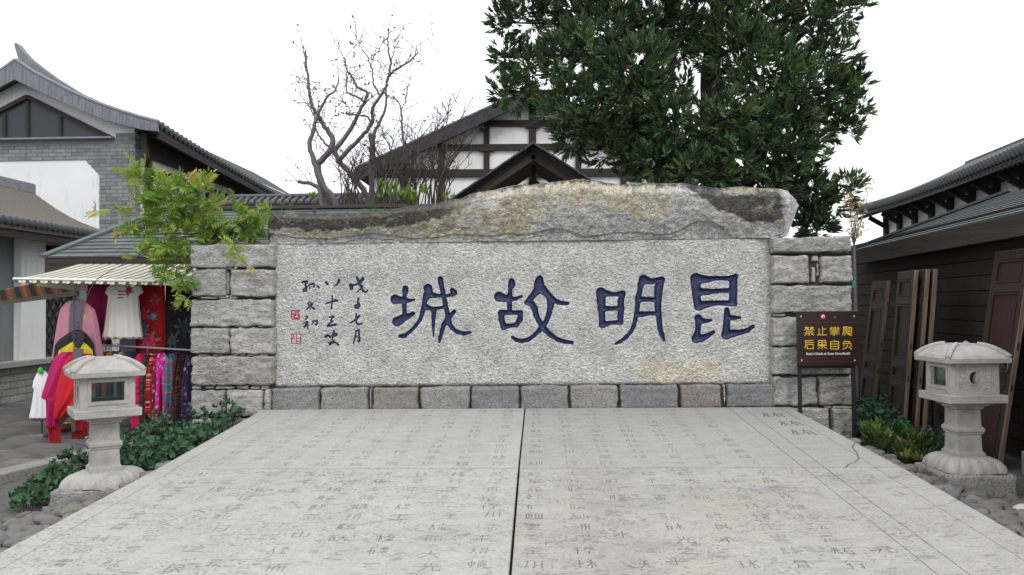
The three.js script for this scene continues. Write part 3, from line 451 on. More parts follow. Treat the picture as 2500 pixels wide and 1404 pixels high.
const SLABS = [
  { name: 'left rear', q: [-2.90, -0.006, 0.085, -2.88, -0.005, 2.578], lx: -2.72, c0: -0.17, dir: -1, px: [1408, 1216], seed: 3, tone: [0.335, 0.333, 0.318], lab: 'pale engraved slab at the wall foot, stall side of the joint' },
  { name: 'right rear', q: [0.007, 2.86, 0.085, 0.008, 2.945, 2.573], lx: 2.2, c0: 0.13, dir: 1, px: [1408, 1216], seed: 9, tone: [0.30, 0.298, 0.288], lab: 'smooth grey engraved slab with a cracked corner beside the sign' },
  { name: 'left front', q: [-2.88, -0.005, 2.600, -2.93, 0.016, 6.4], lx: -2.72, c0: -0.17, dir: -1, px: [1408, 1824], seed: 14, tone: [0.345, 0.343, 0.328], lab: 'pale engraved slab sloping forward on the clothes stall side' },
  { name: 'right front', q: [0.010, 2.948, 2.597, 0.030, 2.955, 6.4], lx: 2.2, c0: 0.13, dir: 1, px: [1408, 1824], seed: 21, tone: [0.325, 0.32, 0.30], lab: 'engraved slab with beige weather stains sloping forward on the kiosk side' },
];
const KNOWN = [['shan', 735, 1305], ['yi', 620, 1316], ['zhi', 482, 1340], ['er', 676, 1385], ['zhi', 815, 1358], ['tian', 712, 1228], ['guang', 1050, 1385], ['da', 1050, 1354], ['ren', 487, 1247], ['chuan', 1305, 1378], ['zhi', 1495, 1253], ['mu', 1775, 1317], ['guang', 1672, 1318], ['zhi', 1680, 1345], ['min', 425, 1388], ['zhou', 1205, 1255], ['xing', 1195, 1236], ['gan', 1180, 1218], ['gong', 975, 1262], ['yuan', 2160, 1341], ['ri', 540, 1290], ['wang', 1100, 1260], ['ping', 1650, 1370], ['shui', 1520, 1305]];
const slabPt = (px, py) => { const d = ray(px, py), c = camera.position, t = (0.42 + 0.0058 - c.y - 0.058 * c.z) / (d.y + 0.058 * d.z); return c.clone().addScaledVector(d, t); };
const known = KNOWN.map(([k, x, y]) => { const p = slabPt(x, y); return [k, p.x, p.z]; });
for (const S of SLABS) {
  const [xl0, xr0, z0, xl1, xr1, z1] = S.q, xa = Math.min(xl0, xl1), xb = Math.max(xr0, xr1), W = xb - xa, H = z1 - z0, [tw, th] = S.px, front = S.name.includes('front'), right = S.dir > 0, r = rng(S.seed * 101);
  const c = document.createElement('canvas'); c.width = tw; c.height = th; const x = c.getContext('2d'); x.fillStyle = '#fff'; x.fillRect(0, 0, tw, th); x.strokeStyle = '#000'; x.lineCap = 'round';
  const ux = tw / W, uz = th / H, X = (v) => (v - xa) * ux, Z = (v) => (v - z0) * uz;
  const line = (a, b, cc, d, w, s = 1) => { x.globalAlpha = s; x.lineWidth = w * ux; x.beginPath(); x.moveTo(X(a), Z(b)); x.lineTo(X(cc), Z(d)); x.stroke(); };
  const glyph = (g, cx, cz, w, h, s, lw = 0.0055) => { for (const [a, b, cc, d] of g) line(cx + (a / 100 - 0.5) * w, cz + (b / 100 - 0.5) * h, cx + (cc / 100 - 0.5) * w, cz + (d / 100 - 0.5) * h, lw, s); };
  const kHere = known.filter(([, kx, kz]) => kx > xa && kx < xb && kz > z0 && kz < z1);
  for (let k = 0; k < 9; k++) {
    const cx = S.c0 + S.dir * 0.285 * k; if (right ? cx > 2.12 : cx < -2.6) break;
    for (let z = z0 + 0.16; z < z1 - 0.12; z += 0.2) {
      if (kHere.some(([, kx, kz]) => Math.hypot(kx - cx, kz - z) < 0.2) || r() < 0.03) continue;
      const s = rr(front ? 0.5 : 0.4, front ? 1 : 0.8, r), w = rr(0.105, 0.125, r), h = rr(0.105, 0.125, r), pick = () => CH[CK[Math.floor(r() * CK.length)]], t = r();
      if (t < 0.16) glyph(pick(), cx, z, w, h, s); else if (t < 0.4) { glyph(pick(), cx - w * 0.3, z, w * 0.34, h, s, 0.0045); glyph(pick(), cx + w * 0.22, z - h * 0.26, w * 0.5, h * 0.42, s, 0.0045); glyph(pick(), cx + w * 0.22, z + h * 0.26, w * 0.5, h * 0.42, s, 0.0045); }
      else if (t < 0.72) { glyph(pick(), cx - w * 0.27, z, w * 0.4, h, s, 0.005); glyph(pick(), cx + w * 0.25, z, w * 0.5, h, s, 0.005); }
      else { glyph(pick(), cx, z - h * 0.27, w, h * 0.42, s, 0.005); glyph(pick(), cx, z + h * 0.25, w * 0.9, h * 0.48, s, 0.005); }
    }
  }
  for (const [k, kx, kz] of kHere) glyph(CH[k], kx, kz, 0.125, 0.12, 0.8, 0.0058);
  if (right) { line(2.2, z0, 2.2, z1, 0.006, 0.8); line(2.36, z0, 2.36, z1, 0.006, 0.8); line(2.74, z0, 2.75, z1, 0.005, 0.7); if (!front) for (const [a, b] of [[1885, 1013], [1928, 1033], [1957, 1055]]) { const p = slabPt(a, b); glyph(CH.shui, p.x - 0.06, p.z, 0.1, 0.26, 1, 0.012); glyph(CH.you, p.x + 0.06, p.z, 0.12, 0.26, 1, 0.012); } }
  else line(-2.72, z0, -2.74, z1, 0.005, 0.7);
  if (S.name === 'right rear') { const cr = [[2087, 1082], [2081, 1092], [2092, 1106], [2097, 1120], [2088, 1128], [2072, 1134], [2064, 1142]].map(([a, b]) => slabPt(a, b)); for (let i = 0; i + 1 < cr.length; i++) line(cr[i].x, cr[i].z, cr[i + 1].x, cr[i + 1].z, 0.012, 1); const c2 = [[2086, 1100], [2110, 1100]].map(([a, b]) => slabPt(a, b)); line(c2[0].x, c2[0].z, c2[1].x, c2[1].z, 0.005, 0.8); }
  for (let k = 0; k < (front ? 5 : 2); k++) { let a = rr(xa, xb, r), b = rr(z0, z1, r); for (let t = 0; t < 12; t++) { const na = a + rr(0.02, 0.10, r), nb = b + rr(-0.035, 0.03, r); if (r() < 0.75) line(a, b, na, nb, 0.004, 0.5); a = na; b = nb; } }
  const ink = x.getImageData(0, 0, tw, th).data;
  const base = S.tone, data = new Uint8Array(tw * th * 4), bump = new Uint8Array(tw * th * 4);
  const lin2s = (v) => v <= 0.0031308 ? v * 12.92 : 1.055 * Math.pow(v, 1 / 2.4) - 0.055;
  for (let j = 0; j < th; j++) for (let i = 0; i < tw; i++) {
    const wx = xa + i / ux, wz = z0 + j / uz, k = ((th - 1 - j) * tw + i) * 4, s = 1 - ink[(j * tw + i) * 4] / 255;
    const big = fbm(wx * 1.7 + S.seed, wz * 1.7, 1, 3) - 0.5, mid = n3(wx * 11, wz * 16 + S.seed, 2) - 0.5, fine = n3(wx * 90, wz * 130, 3) - 0.5, g = hsh(i, j, 3) - 0.5;
    const fm = front ? 1 : 0.35, fl = n3(wx * 60 + 3, wz * 62, 6), flm = n3(wx * 4, wz * 5, 8), fleck = Math.max(sst(0.76, 0.84, fl), 0.7 * sst(0.80, 0.86, n3(wx * 34, wz * 40, 16))) * sst(0.25, 0.7, flm) * (front ? 0.75 : 0.12);
    const lay = sst(0.02, 0.05, Math.abs(fbm(wx * 4, wz * 9 + S.seed * 3, 5, 3) - 0.5)); // edges of flaked layers
    const chip = front ? (1 - lay) * sst(0.5, 0.66, n3(wx * 18, wz * 30, 4)) : 0;
    const stain = (S.name === 'right front' ? 0.8 : front ? 0.12 : 0.06) * sst(0.44, 0.66, fbm(wx * 2.1 + 5, wz * 1.7, 9, 4) + 0.10 * (n3(wx * 30, wz * 50, 33) - 0.5) + 0.05 * fine) * (right ? sst(2.5, 1.9, wx) : 1), cool = S.name === 'right front' ? sst(0.55, 0.66, fbm(wx * 1.6 + 15, wz * 2.1, 19, 4)) : 0;
    const spk = hsh(i >> 1, j >> 1, 44); let l = 1 + 0.14 * big + 0.14 * mid + 0.26 * fine + 0.18 * g + (spk > 0.965 ? 0.22 : spk < 0.04 ? -0.3 : 0); l *= 1 - 0.4 * fleck - 0.22 * chip - 0.10 * cool; l *= 1 - s * 0.6;
    const cc = [base[0] * l * (1 + 0.0 * stain), base[1] * l * (1 - 0.045 * stain), base[2] * l * (1 - 0.12 * stain + 0.03 * cool)];
    for (let q = 0; q < 3; q++) data[k + q] = 255 * clamp(lin2s(cc[q]));
    data[k + 3] = 255; bump[k] = bump[k + 1] = bump[k + 2] = 255 * clamp(0.7 + 0.3 * mid * fm + 0.12 * fine - 0.3 * fleck - 0.2 * chip - 0.62 * s); bump[k + 3] = 255;
  }
  const mk = (d, srgb) => { const t = new THREE.DataTexture(d, tw, th); t.magFilter = t.minFilter = THREE.LinearFilter; if (srgb) t.colorSpace = THREE.SRGBColorSpace; t.needsUpdate = true; return t; };
  const sh = new THREE.Shape([[xl0, z0], [xr0, z0], [xr1, z1], [xl1, z1]].map(([a, b]) => new THREE.Vector2(a, -b)));
  let g = new THREE.ExtrudeGeometry(sh, { depth: 0.07, bevelEnabled: true, bevelThickness: 0.008, bevelSize: 0.006, bevelOffset: -0.006, bevelSegments: 2 }); g.translate(0, 0, -0.078); g.rotateX(-Math.PI / 2);
  const p = g.attributes.position, uv = g.attributes.uv; for (let i = 0; i < p.count; i++) { const a = p.getX(i), b = p.getZ(i); uv.setXY(i, (a - xa) / W, 1 - (b - z0) / H); p.setY(i, p.getY(i) + slabY(b)); }
  g.computeVertexNormals();
  tag(mesh('engraved_slab', g, M(1, 1, 1, { map: mk(data, true), bumpMap: mk(bump), bumpScale: 0.009, roughness: 0.8 })), S.lab, 'stone slab', 'engraved slabs sloping up to the wall');
}
struct(tag(mesh('slab_bed', uvM((() => { const s = prism([[0.02, 0], [6.36, 0], [6.36, Math.max(0.01, slabY(6.36) - 0.079)], [0.02, slabY(0.02) - 0.079]], 5.7, -2.85); s.rotateY(-Math.PI / 2); s.translate(0, -0.02, 0); return s; })()), MT.mortar), 'dark mortar bed under the engraved slabs', 'mortar bed'));

// ---------- stone lanterns ----------
function sq(profile, cap = true) { // square stepped shaft from [y, half] pairs, flat faces
  const pos = []; const cs = [[1, 1], [1, -1], [-1, -1], [-1, 1]];
  for (let i = 0; i + 1 < profile.length; i++) { const [y0, a] = profile[i], [y1, b] = profile[i + 1]; for (let k = 0; k < 4; k++) { const [p, q] = cs[k], [s, t] = cs[(k + 1) % 4]; const A = [p * a, y0, q * a], B = [s * a, y0, t * a], C = [s * b, y1, t * b], D = [p * b, y1, q * b]; pos.push(...A, ...B, ...C, ...A, ...C, ...D); } }
  const quad = (y, h, up) => { const A = [h, y, h], B = [h, y, -h], C = [-h, y, -h], D = [-h, y, h]; up ? pos.push(...A, ...B, ...C, ...A, ...C, ...D) : pos.push(...A, ...C, ...B, ...A, ...D, ...C); };
  if (cap) { quad(profile[0][0], profile[0][1], false); quad(profile[profile.length - 1][0], profile[profile.length - 1][1], true); }
  const g = new THREE.BufferGeometry(); g.setAttribute('position', new THREE.Float32BufferAttribute(pos, 3)); g.computeVertexNormals(); return uvM(toCreasedNormals(g, 0.6));
}
function lotus() { // lobed cushion
  const per = 120, nv = 12, pos = [], idx = [];
  for (let j = 0; j <= nv; j++) { const v = j / nv, a = v * Math.PI / 2, s0 = 0.165 + 0.135 * Math.cos(a), y = 0.115 * Math.sin(a); for (let i = 0; i < per; i++) { const t = i / per * 4, side = Math.floor(t), f = t - side, lob = Math.abs(Math.sin(f * 5 * Math.PI)), s = s0 - 0.02 * (1 - Math.pow(lob, 0.45)) * Math.cos(a * 0.9), u = (f * 2 - 1) * s0 * 0.985; const q = [[u, s], [s, -u], [-u, -s], [-s, u]][side], rn = Math.pow(Math.hypot(q[0], q[1]) / (s0 * 1.414), 8); pos.push(q[0] * (1 - 0.1 * rn), y * (1 - 0.05 * (1 - lob)), q[1] * (1 - 0.1 * rn)); } }
  for (let j = 0; j < nv; j++) for (let i = 0; i < per; i++) { const a = j * per + i, b = j * per + (i + 1) % per, c = a + per, d = b + per; idx.push(a, b, d, a, d, c); }
  const o = pos.length / 3; pos.push(0, 0.115, 0); for (let i = 0; i < per; i++) idx.push(o, nv * per + i, nv * per + (i + 1) % per);
  const g = new THREE.BufferGeometry(); g.setAttribute('position', new THREE.Float32BufferAttribute(pos, 3)); g.setIndex(idx); g.computeVertexNormals(); return uvSkew(g);
}
const domeP = []; for (let i = 0; i <= 8; i++) { const t = i / 8; domeP.push([0.105 * Math.sin(t * Math.PI / 2 * 0.92) / Math.sin(Math.PI / 2 * 0.92), lerp(0.292, 0.10, Math.pow(t, 1.15))]); }
const glassM = M(0.75, 0.85, 0.82, { physical: true, transmission: 1, roughness: 0.04, thickness: 0, ior: 1.5 });
function lantern(label, x, z, turnTop, k, plinthTurn) {
  const L = thing('stone_lantern', label, 'stone lantern', x, 0, z, 0, 'pair of stone garden lanterns'), m = MT.lantern;
  const pl = mesh('plinth', roughBlock(0.66, 0.24, 0.66, 300 + k, { amp: k ? 0.02 : 0.007, r: 0.015, cell: 0.03 }), k ? MT.course[1] : M(0.36, 0.35, 0.32, { map: T.granite, bumpMap: T.hewn, bumpScale: 0.012 }), L); pl.position.y = 0.03;
  let y = 0.15; const lo = mesh('lotus_base', lotus(), m, L); lo.position.y = y; y += 0.112;
  const up = (name, geo, par = L, mat = m) => { const o = mesh(name, geo, mat, par); return o; };
  const sh = up('shaft', sq([[0, 0.137], [0.03, 0.137], [0.042, 0.122], [0.055, 0.116], [0.19, 0.111], [0.192, 0.122], [0.205, 0.123], [0.208, 0.128], [0.218, 0.135], [0.24, 0.135], [0.252, 0.126], [0.264, 0.113], [0.40, 0.110], [0.412, 0.128], [0.43, 0.132], [0.436, 0.16], [0.45, 0.17], [0.456, 0.20], [0.47, 0.215]])); sh.position.y = y; sh.rotation.y = turnTop; y += 0.47;
  const tr = up('tray', sq([[0, 0.268], [0.004, 0.274], [0.064, 0.276], [0.068, 0.271]])); tr.position.y = y; tr.rotation.y = turnTop; y += 0.068;
  const fb = group('firebox', L); fb.position.y = y; fb.rotation.y = turnTop; const hw = 0.225, hh = 0.27;
  for (const s of [1, -1]) { // window sides +-x
    const w = new THREE.Shape([[-hw, 0], [hw, 0], [hw, hh], [-hw, hh]].map((a) => new THREE.Vector2(...a))); w.holes.push(new THREE.Path([[-0.135, 0.065], [0.135, 0.065], [0.135, 0.225], [-0.135, 0.225]].map((a) => new THREE.Vector2(...a))));
    let g = new THREE.ExtrudeGeometry(w, { depth: 0.04, bevelEnabled: false }); g.translate(0, 0, hw - 0.04); g = uvM(g); g.rotateY(s * Math.PI / 2); up('wall', g, fb);
    const fr = new THREE.Shape([[-0.165, 0.035], [0.165, 0.035], [0.165, 0.252], [-0.165, 0.252]].map((a) => new THREE.Vector2(...a))); fr.holes.push(new THREE.Path([[-0.137, 0.063], [0.137, 0.063], [0.137, 0.227], [-0.137, 0.227]].map((a) => new THREE.Vector2(...a))));
    let f = new THREE.ExtrudeGeometry(fr, { depth: 0.01, bevelEnabled: true, bevelSize: 0.004, bevelThickness: 0.004, bevelOffset: -0.004, bevelSegments: 1 }); f.translate(0, 0, hw - 0.005); f = uvM(f); f.rotateY(s * Math.PI / 2); up('window_frame', f, fb);
    let p = bx(0.268, 0.158, 0.004, 0, 0.145, hw - 0.03); p.rotateY(s * Math.PI / 2); mesh('pane', p, glassM, fb);
  }
  for (const s of [1, -1]) { // moon sides +-z
    const R = 0.052, mo = []; for (let a = 62; a <= 282; a += 10) mo.push([Math.cos(a * D2R) * R, 0.145 + Math.sin(a * D2R) * R]);
    const e0 = mo[mo.length - 1], e1 = mo[0]; for (let t = 1; t < 6; t++) mo.push([lerp(e0[0], e1[0], t / 6) - 0.012 * Math.sin(t / 6 * Math.PI), lerp(e0[1], e1[1], t / 6) + 0.004 * Math.sin(t / 6 * Math.PI)]);
    const outer = mo.map(([a, b]) => [a * 1.34 - 0.001, (b - 0.145) * 1.34 + 0.145]);
    const mk = (poly, hole, d, zz, bev = 0) => { const w = new THREE.Shape(poly.map((a) => new THREE.Vector2(...a))); w.holes.push(new THREE.Path(hole.map((a) => new THREE.Vector2(...a)))); const g = new THREE.ExtrudeGeometry(w, { depth: d, bevelEnabled: bev > 0, bevelSize: bev, bevelThickness: bev, bevelOffset: -bev, bevelSegments: 1 }); g.translate(0, 0, zz); const u = uvM(g); if (s < 0) u.rotateY(Math.PI); return u; };
    const wi = hw - 0.041;
    up('wall', mk([[-wi, 0], [wi, 0], [wi, hh], [-wi, hh]], mo, 0.034, hw - 0.046), fb);
    up('panel_border', mk([[-wi, 0.001], [wi, 0.001], [wi, hh - 0.001], [-wi, hh - 0.001]], [[-0.155, 0.035], [0.155, 0.035], [0.155, 0.242], [-0.155, 0.242]], 0.012, hw - 0.0115), fb);
    up('pecked_panel', mk([[-0.154, 0.036], [0.154, 0.036], [0.154, 0.241], [-0.154, 0.241]], outer, 0.004, hw - 0.0118), fb, MT.lanternPeck);
    up('moon_surround', mk(outer, mo, 0.007, hw - 0.0118, 0.002), fb);
  }
  up('inner_floor', bx(0.40, 0.006, 0.40, 0, 0.006, 0), fb); y += hh;
  const cp = group('roof_cap', L); cp.position.y = y; cp.rotation.y = turnTop;
  up('rim', sq([[0, 0.292], [0.004, 0.298], [0.042, 0.303], [0.046, 0.299]]), cp);
  up('dome', sq(domeP.map(([a, b]) => [a + 0.0465, b])), cp);
  const rib = domeP.map(([a, b]) => V(b * 1.0, a + 0.048, b * 1.0)); for (let q = 0; q < 4; q++) { const g = tube(rib.map((p) => p.clone().applyAxisAngle(V(0, 1, 0), q * Math.PI / 2)), [0.026, 0.022], 8); up('rib', g, cp); }
  up('top_ridge', sq([[0.148, 0.118], [0.158, 0.112], [0.160, 0.09]]), cp); L.scale.set(0.875, k ? 0.945 : 0.97, 0.875);
  return L;
}
lantern('stone lantern with moon opening facing the slab, beside the leaning doors', 3.73, 1.97, 0.05, 0);
lantern('stone lantern with glazed window facing the slab, in front of the clothes stall', -3.37, 2.47, 2.215, 1);

// ---------- warning sign ----------
{
  const S = thing('warning_sign', 'brown warning sign with gold characters on two thin posts', 'sign', 3.2, 0, 0.26);
  const metal = M(0.03, 0.032, 0.038, { roughness: 0.5, metalness: 0.6 }), edge = M(0.035, 0.024, 0.02, { roughness: 0.45 });
  mesh('post', bx(0.036, 1.42, 0.036, -0.275, 0.71, -0.02, 0.004), metal, S); mesh('post', bx(0.036, 1.42, 0.036, 0.287, 0.71, -0.02, 0.004), metal, S); mesh('cross_rail', bx(0.526, 0.03, 0.03, 0.006, 0.862, -0.02, 0.003), metal, S);
  const bd = mesh('board', bx(0.654, 0.578, 0.03, 0.018, 1.166, 0.014, 0.004), edge, S);
  const face = canvasTex(1360, 1195, (c, w, h) => {
    c.fillStyle = '#2a1a17'; c.fillRect(0, 0, w, h);
    for (let i = 0; i < 700; i++) { c.globalAlpha = 0.06; c.fillStyle = R0() > 0.5 ? '#4a2c22' : '#120b0a'; c.fillRect(R0() * w, R0() * h, rr(20, 300), rr(1, 3)); }
    c.globalAlpha = 1; c.translate(-130, -105); c.strokeStyle = '#6e4c25'; c.lineWidth = 4; for (const y of [350, 1208]) { c.beginPath(); c.moveTo(130, y); c.lineTo(1490, y); c.stroke(); }
    c.strokeStyle = '#d3ae3c'; c.lineWidth = 19; c.lineJoin = 'round'; c.lineCap = 'butt';
    const P = (s) => s.split('|').forEach((q) => { const a = q.trim().split(/[ ,]+/).map(Number); c.beginPath(); c.moveTo(a[0], a[1]); for (let i = 2; i < a.length; i += 2) c.lineTo(a[i], a[i + 1]); c.stroke(); });
    P('290 458 385 458|340 435 340 525|335 465 285 520|345 465 388 515|400 458 495 458|445 435 445 525|440 465 398 515|450 465 497 520|320 540 465 540|290 578 492 578|388 578 388 622 362 632|340 594 285 632|435 594 492 632');
    P('682 442 682 620|682 495 762 495|605 478 605 620|560 622 774 622');
    P('285 752 475 742|312 750 306 850 285 915|315 790 495 790|338 832 472 832 472 925 338 925 338 824'); P('585 747 750 747 750 838 585 838 585 740|585 792 750 792|665 747 665 942|562 857 772 857|655 862 565 932|675 862 770 932');
    P('948 738 935 768|855 772 1030 772 1030 936 855 936 855 764|855 826 1030 826|855 880 1030 880'); P('1188 745 1118 812|1182 775 1272 775 1242 812|1145 890 1145 817 1300 817 1300 890|1222 842 1215 890 1172 925 1112 942|1242 890 1318 946');
    P('1130 457 1228 446|1148 455 1142 560 1120 636|1174 455 1174 640|1204 452 1206 560 1238 615 1326 637|1238 462 1320 462 1320 552 1238 552|1279 462 1279 552|1240 455 1240 585 1270 602 1316 600 1322 578');
    c.lineWidth = 13; P('842 470 908 470|875 445 875 522|872 474 845 512|878 474 908 505|986 470 1052 470|1020 445 1020 522|1016 474 988 505|1024 474 1052 512|918 447 976 482|976 447 918 482|916 484 980 518|980 484 916 518|842 534 1052 534|944 512 922 548 848 578|958 534 1050 574|890 560 1004 556|876 582 1014 582|842 606 1050 606|946 556 946 630 906 636');
    c.fillStyle = '#e9e6df'; c.font = 'bold 71px serif'; c.textBaseline = 'alphabetic'; const t = "Don't Climb at Your Own Peril!", mw = c.measureText(t).width; c.save(); c.translate(308, 1064); c.scale(975 / mw, 1); c.fillText(t, 0, 0); c.restore();
    c.fillStyle = '#6f6257'; const r = rng(8); for (let X = 190; X < 1400; X += 30) { if (X > 810 && X < 870 || r() < 0.12) continue; for (let q = 0; q < 4; q++) c.fillRect(X + r() * 18, 1120 + r() * 30, rr(3, 16, r), 3); }
    c.fillStyle = '#b3202a'; c.beginPath(); c.arc(700, 208, 52, 0, 7); c.fill(); c.fillStyle = '#f0d8d4'; c.beginPath(); c.arc(700, 215, 37, 0, 7); c.fill(); c.fillStyle = '#a01c24'; c.beginPath(); c.moveTo(700, 190); c.lineTo(722, 244); c.lineTo(705, 246); c.lineTo(700, 225); c.lineTo(695, 246); c.lineTo(678, 244); c.fill();
    c.fillStyle = '#9a1d25'; for (let X = 600; X < 810; X += 36) { c.fillRect(X, 268, 26, 5); c.fillRect(X + 10, 262, 5, 28); c.fillRect(X + 2, 284, 22, 5); }
    c.fillStyle = '#23492c'; c.beginPath(); c.arc(960, 235, 40, 0, 7); c.fill(); c.fillStyle = '#2f6b3c'; c.beginPath(); c.arc(958, 230, 20, 0, 7); c.fill();
    c.strokeStyle = '#5d4a30'; c.lineWidth = 4; for (const [X, s] of [[262, 1], [1350, -1]]) { c.beginPath(); c.moveTo(X, 240); c.quadraticCurveTo(X + 30 * s, 225, X + 66 * s, 250); c.stroke(); }
  });
  const pg = new THREE.PlaneGeometry(0.646, 0.57); pg.translate(0.018, 1.166, 0.0305); mesh('printed_face', pg, M(1, 1, 1, { map: face, roughness: 0.3 }), bd);
  for (const [a, b] of [[-0.265, 1.40], [0.288, 1.395], [-0.265, 0.935], [0.288, 0.93]]) { const s = new THREE.SphereGeometry(0.011, 10, 6); s.scale(1, 1, 0.5); s.translate(a, b, 0.033); mesh('screw', s, M(0.45, 0.42, 0.36, { metalness: 0.8, roughness: 0.35 }), bd); }
}

// ---------- buildings ----------
const MB = {
  tile: M(0.085, 0.09, 0.105, { map: T.stone, roughness: 0.7, bumpMap: T.rough, bumpScale: 0.006 }), tileEdge: M(0.12, 0.125, 0.14, { map: T.stone, roughness: 0.7 }), tileBrown: M(0.14, 0.125, 0.105, { map: T.stone, roughness: 0.85, bumpMap: T.rough, bumpScale: 0.01 }),
  ridge: M(0.24, 0.25, 0.275, { map: T.stone, roughness: 0.75 }), under: M(0.07, 0.067, 0.07, { map: T.wood }),
  shingle: [[0.115, 0.14, 0.145], [0.10, 0.125, 0.13], [0.13, 0.155, 0.16]].map((c) => M(...c, { map: T.stone, roughness: 0.9, bumpMap: T.graniteBump, bumpScale: 0.004 })),
  brick: [[0.25, 0.26, 0.27], [0.20, 0.21, 0.22], [0.30, 0.31, 0.315], [0.27, 0.275, 0.28]].map((c) => M(...c, { map: T.stone, roughness: 0.9 })), joint: M(0.22, 0.225, 0.225, { bumpMap: T.rough, bumpScale: 0.005 }),
  dado: [[0.40, 0.40, 0.385], [0.37, 0.37, 0.36], [0.44, 0.435, 0.42]].map((c) => M(...c, { map: T.granite, bumpMap: T.hewn, bumpScale: 0.004 })), slate: M(0.22, 0.25, 0.245, { map: T.plaster, roughness: 0.7 }),
  fascia: M(0.07, 0.052, 0.042, { map: T.wood, bumpMap: T.woodBump, bumpScale: 0.004 }), plank: [[0.036, 0.025, 0.02], [0.044, 0.03, 0.023], [0.030, 0.021, 0.017]].map((c) => M(...c, { map: T.wood, bumpMap: T.woodBump, bumpScale: 0.004, roughness: 0.9 })),
  oldWood: M(0.12, 0.10, 0.085, { map: T.wood, bumpMap: T.woodBump, bumpScale: 0.006 }), pane: M(0.03, 0.035, 0.04, { roughness: 0.5 }), grime: M(0.84, 0.845, 0.85, { map: T.plaster }),
};
const line3 = (a, b, n) => { const o = []; for (let i = 0; i <= n; i++) o.push(a.clone().lerp(b, i / n)); return o; };
// barrel tile rows from an eave line to a ridge line; sag bends the slope, lift(t) raises the eave along its length
function tileRows(parent, e0, e1, r0, r1, n, rad, mat, sag = 0.1, lift = () => 0, ends = MB.tileEdge, segs = 6) {
  for (let i = 0; i <= n; i++) {
    const t = i / n, e = e0.clone().lerp(e1, t), r = r0.clone().lerp(r1, t), pts = []; for (let k = 0; k <= segs; k++) { const s = k / segs, p = e.clone().lerp(r, s); p.y += lift(t) * (1 - s) * (1 - s) - sag * Math.sin(s * Math.PI); pts.push(p); }
    const m = mesh('tile_row', tube(pts, [rad, rad], 6), mat, parent);
    if (ends) { const d = pts[0].clone().sub(pts[1]).normalize(), c = tube([pts[0].clone(), pts[0].clone().addScaledVector(d, 0.03)], [rad * 1.12, rad * 1.12], 8); mesh('tile_end', c, ends, m); }
  }
}
function roofSheet(e0, e1, r0, r1, th, sag = 0.1, lift = () => 0, n = 14) {
  const f = (top) => (i, j) => { const t = i / n, s = j / 8, p = e0.clone().lerp(e1, t).lerp(r0.clone().lerp(r1, t), s); return [p.x, p.y + lift(t) * (1 - s) * (1 - s) - sag * Math.sin(s * Math.PI) - (top ? 0 : th), p.z]; };
  const a = grid(n, 8, f(true)), b = grid(n, 8, f(false)); const edge = grid(n, 1, (i, j) => f(j === 1)(i, 0)), e2 = grid(8, 1, (i, j) => f(j === 1)(0, i)), e3 = grid(8, 1, (i, j) => f(j === 1)(n, i)), e4 = grid(n, 1, (i, j) => f(j === 1)(i, 8)); return merge([a, b, edge, e2, e3, e4]);
}
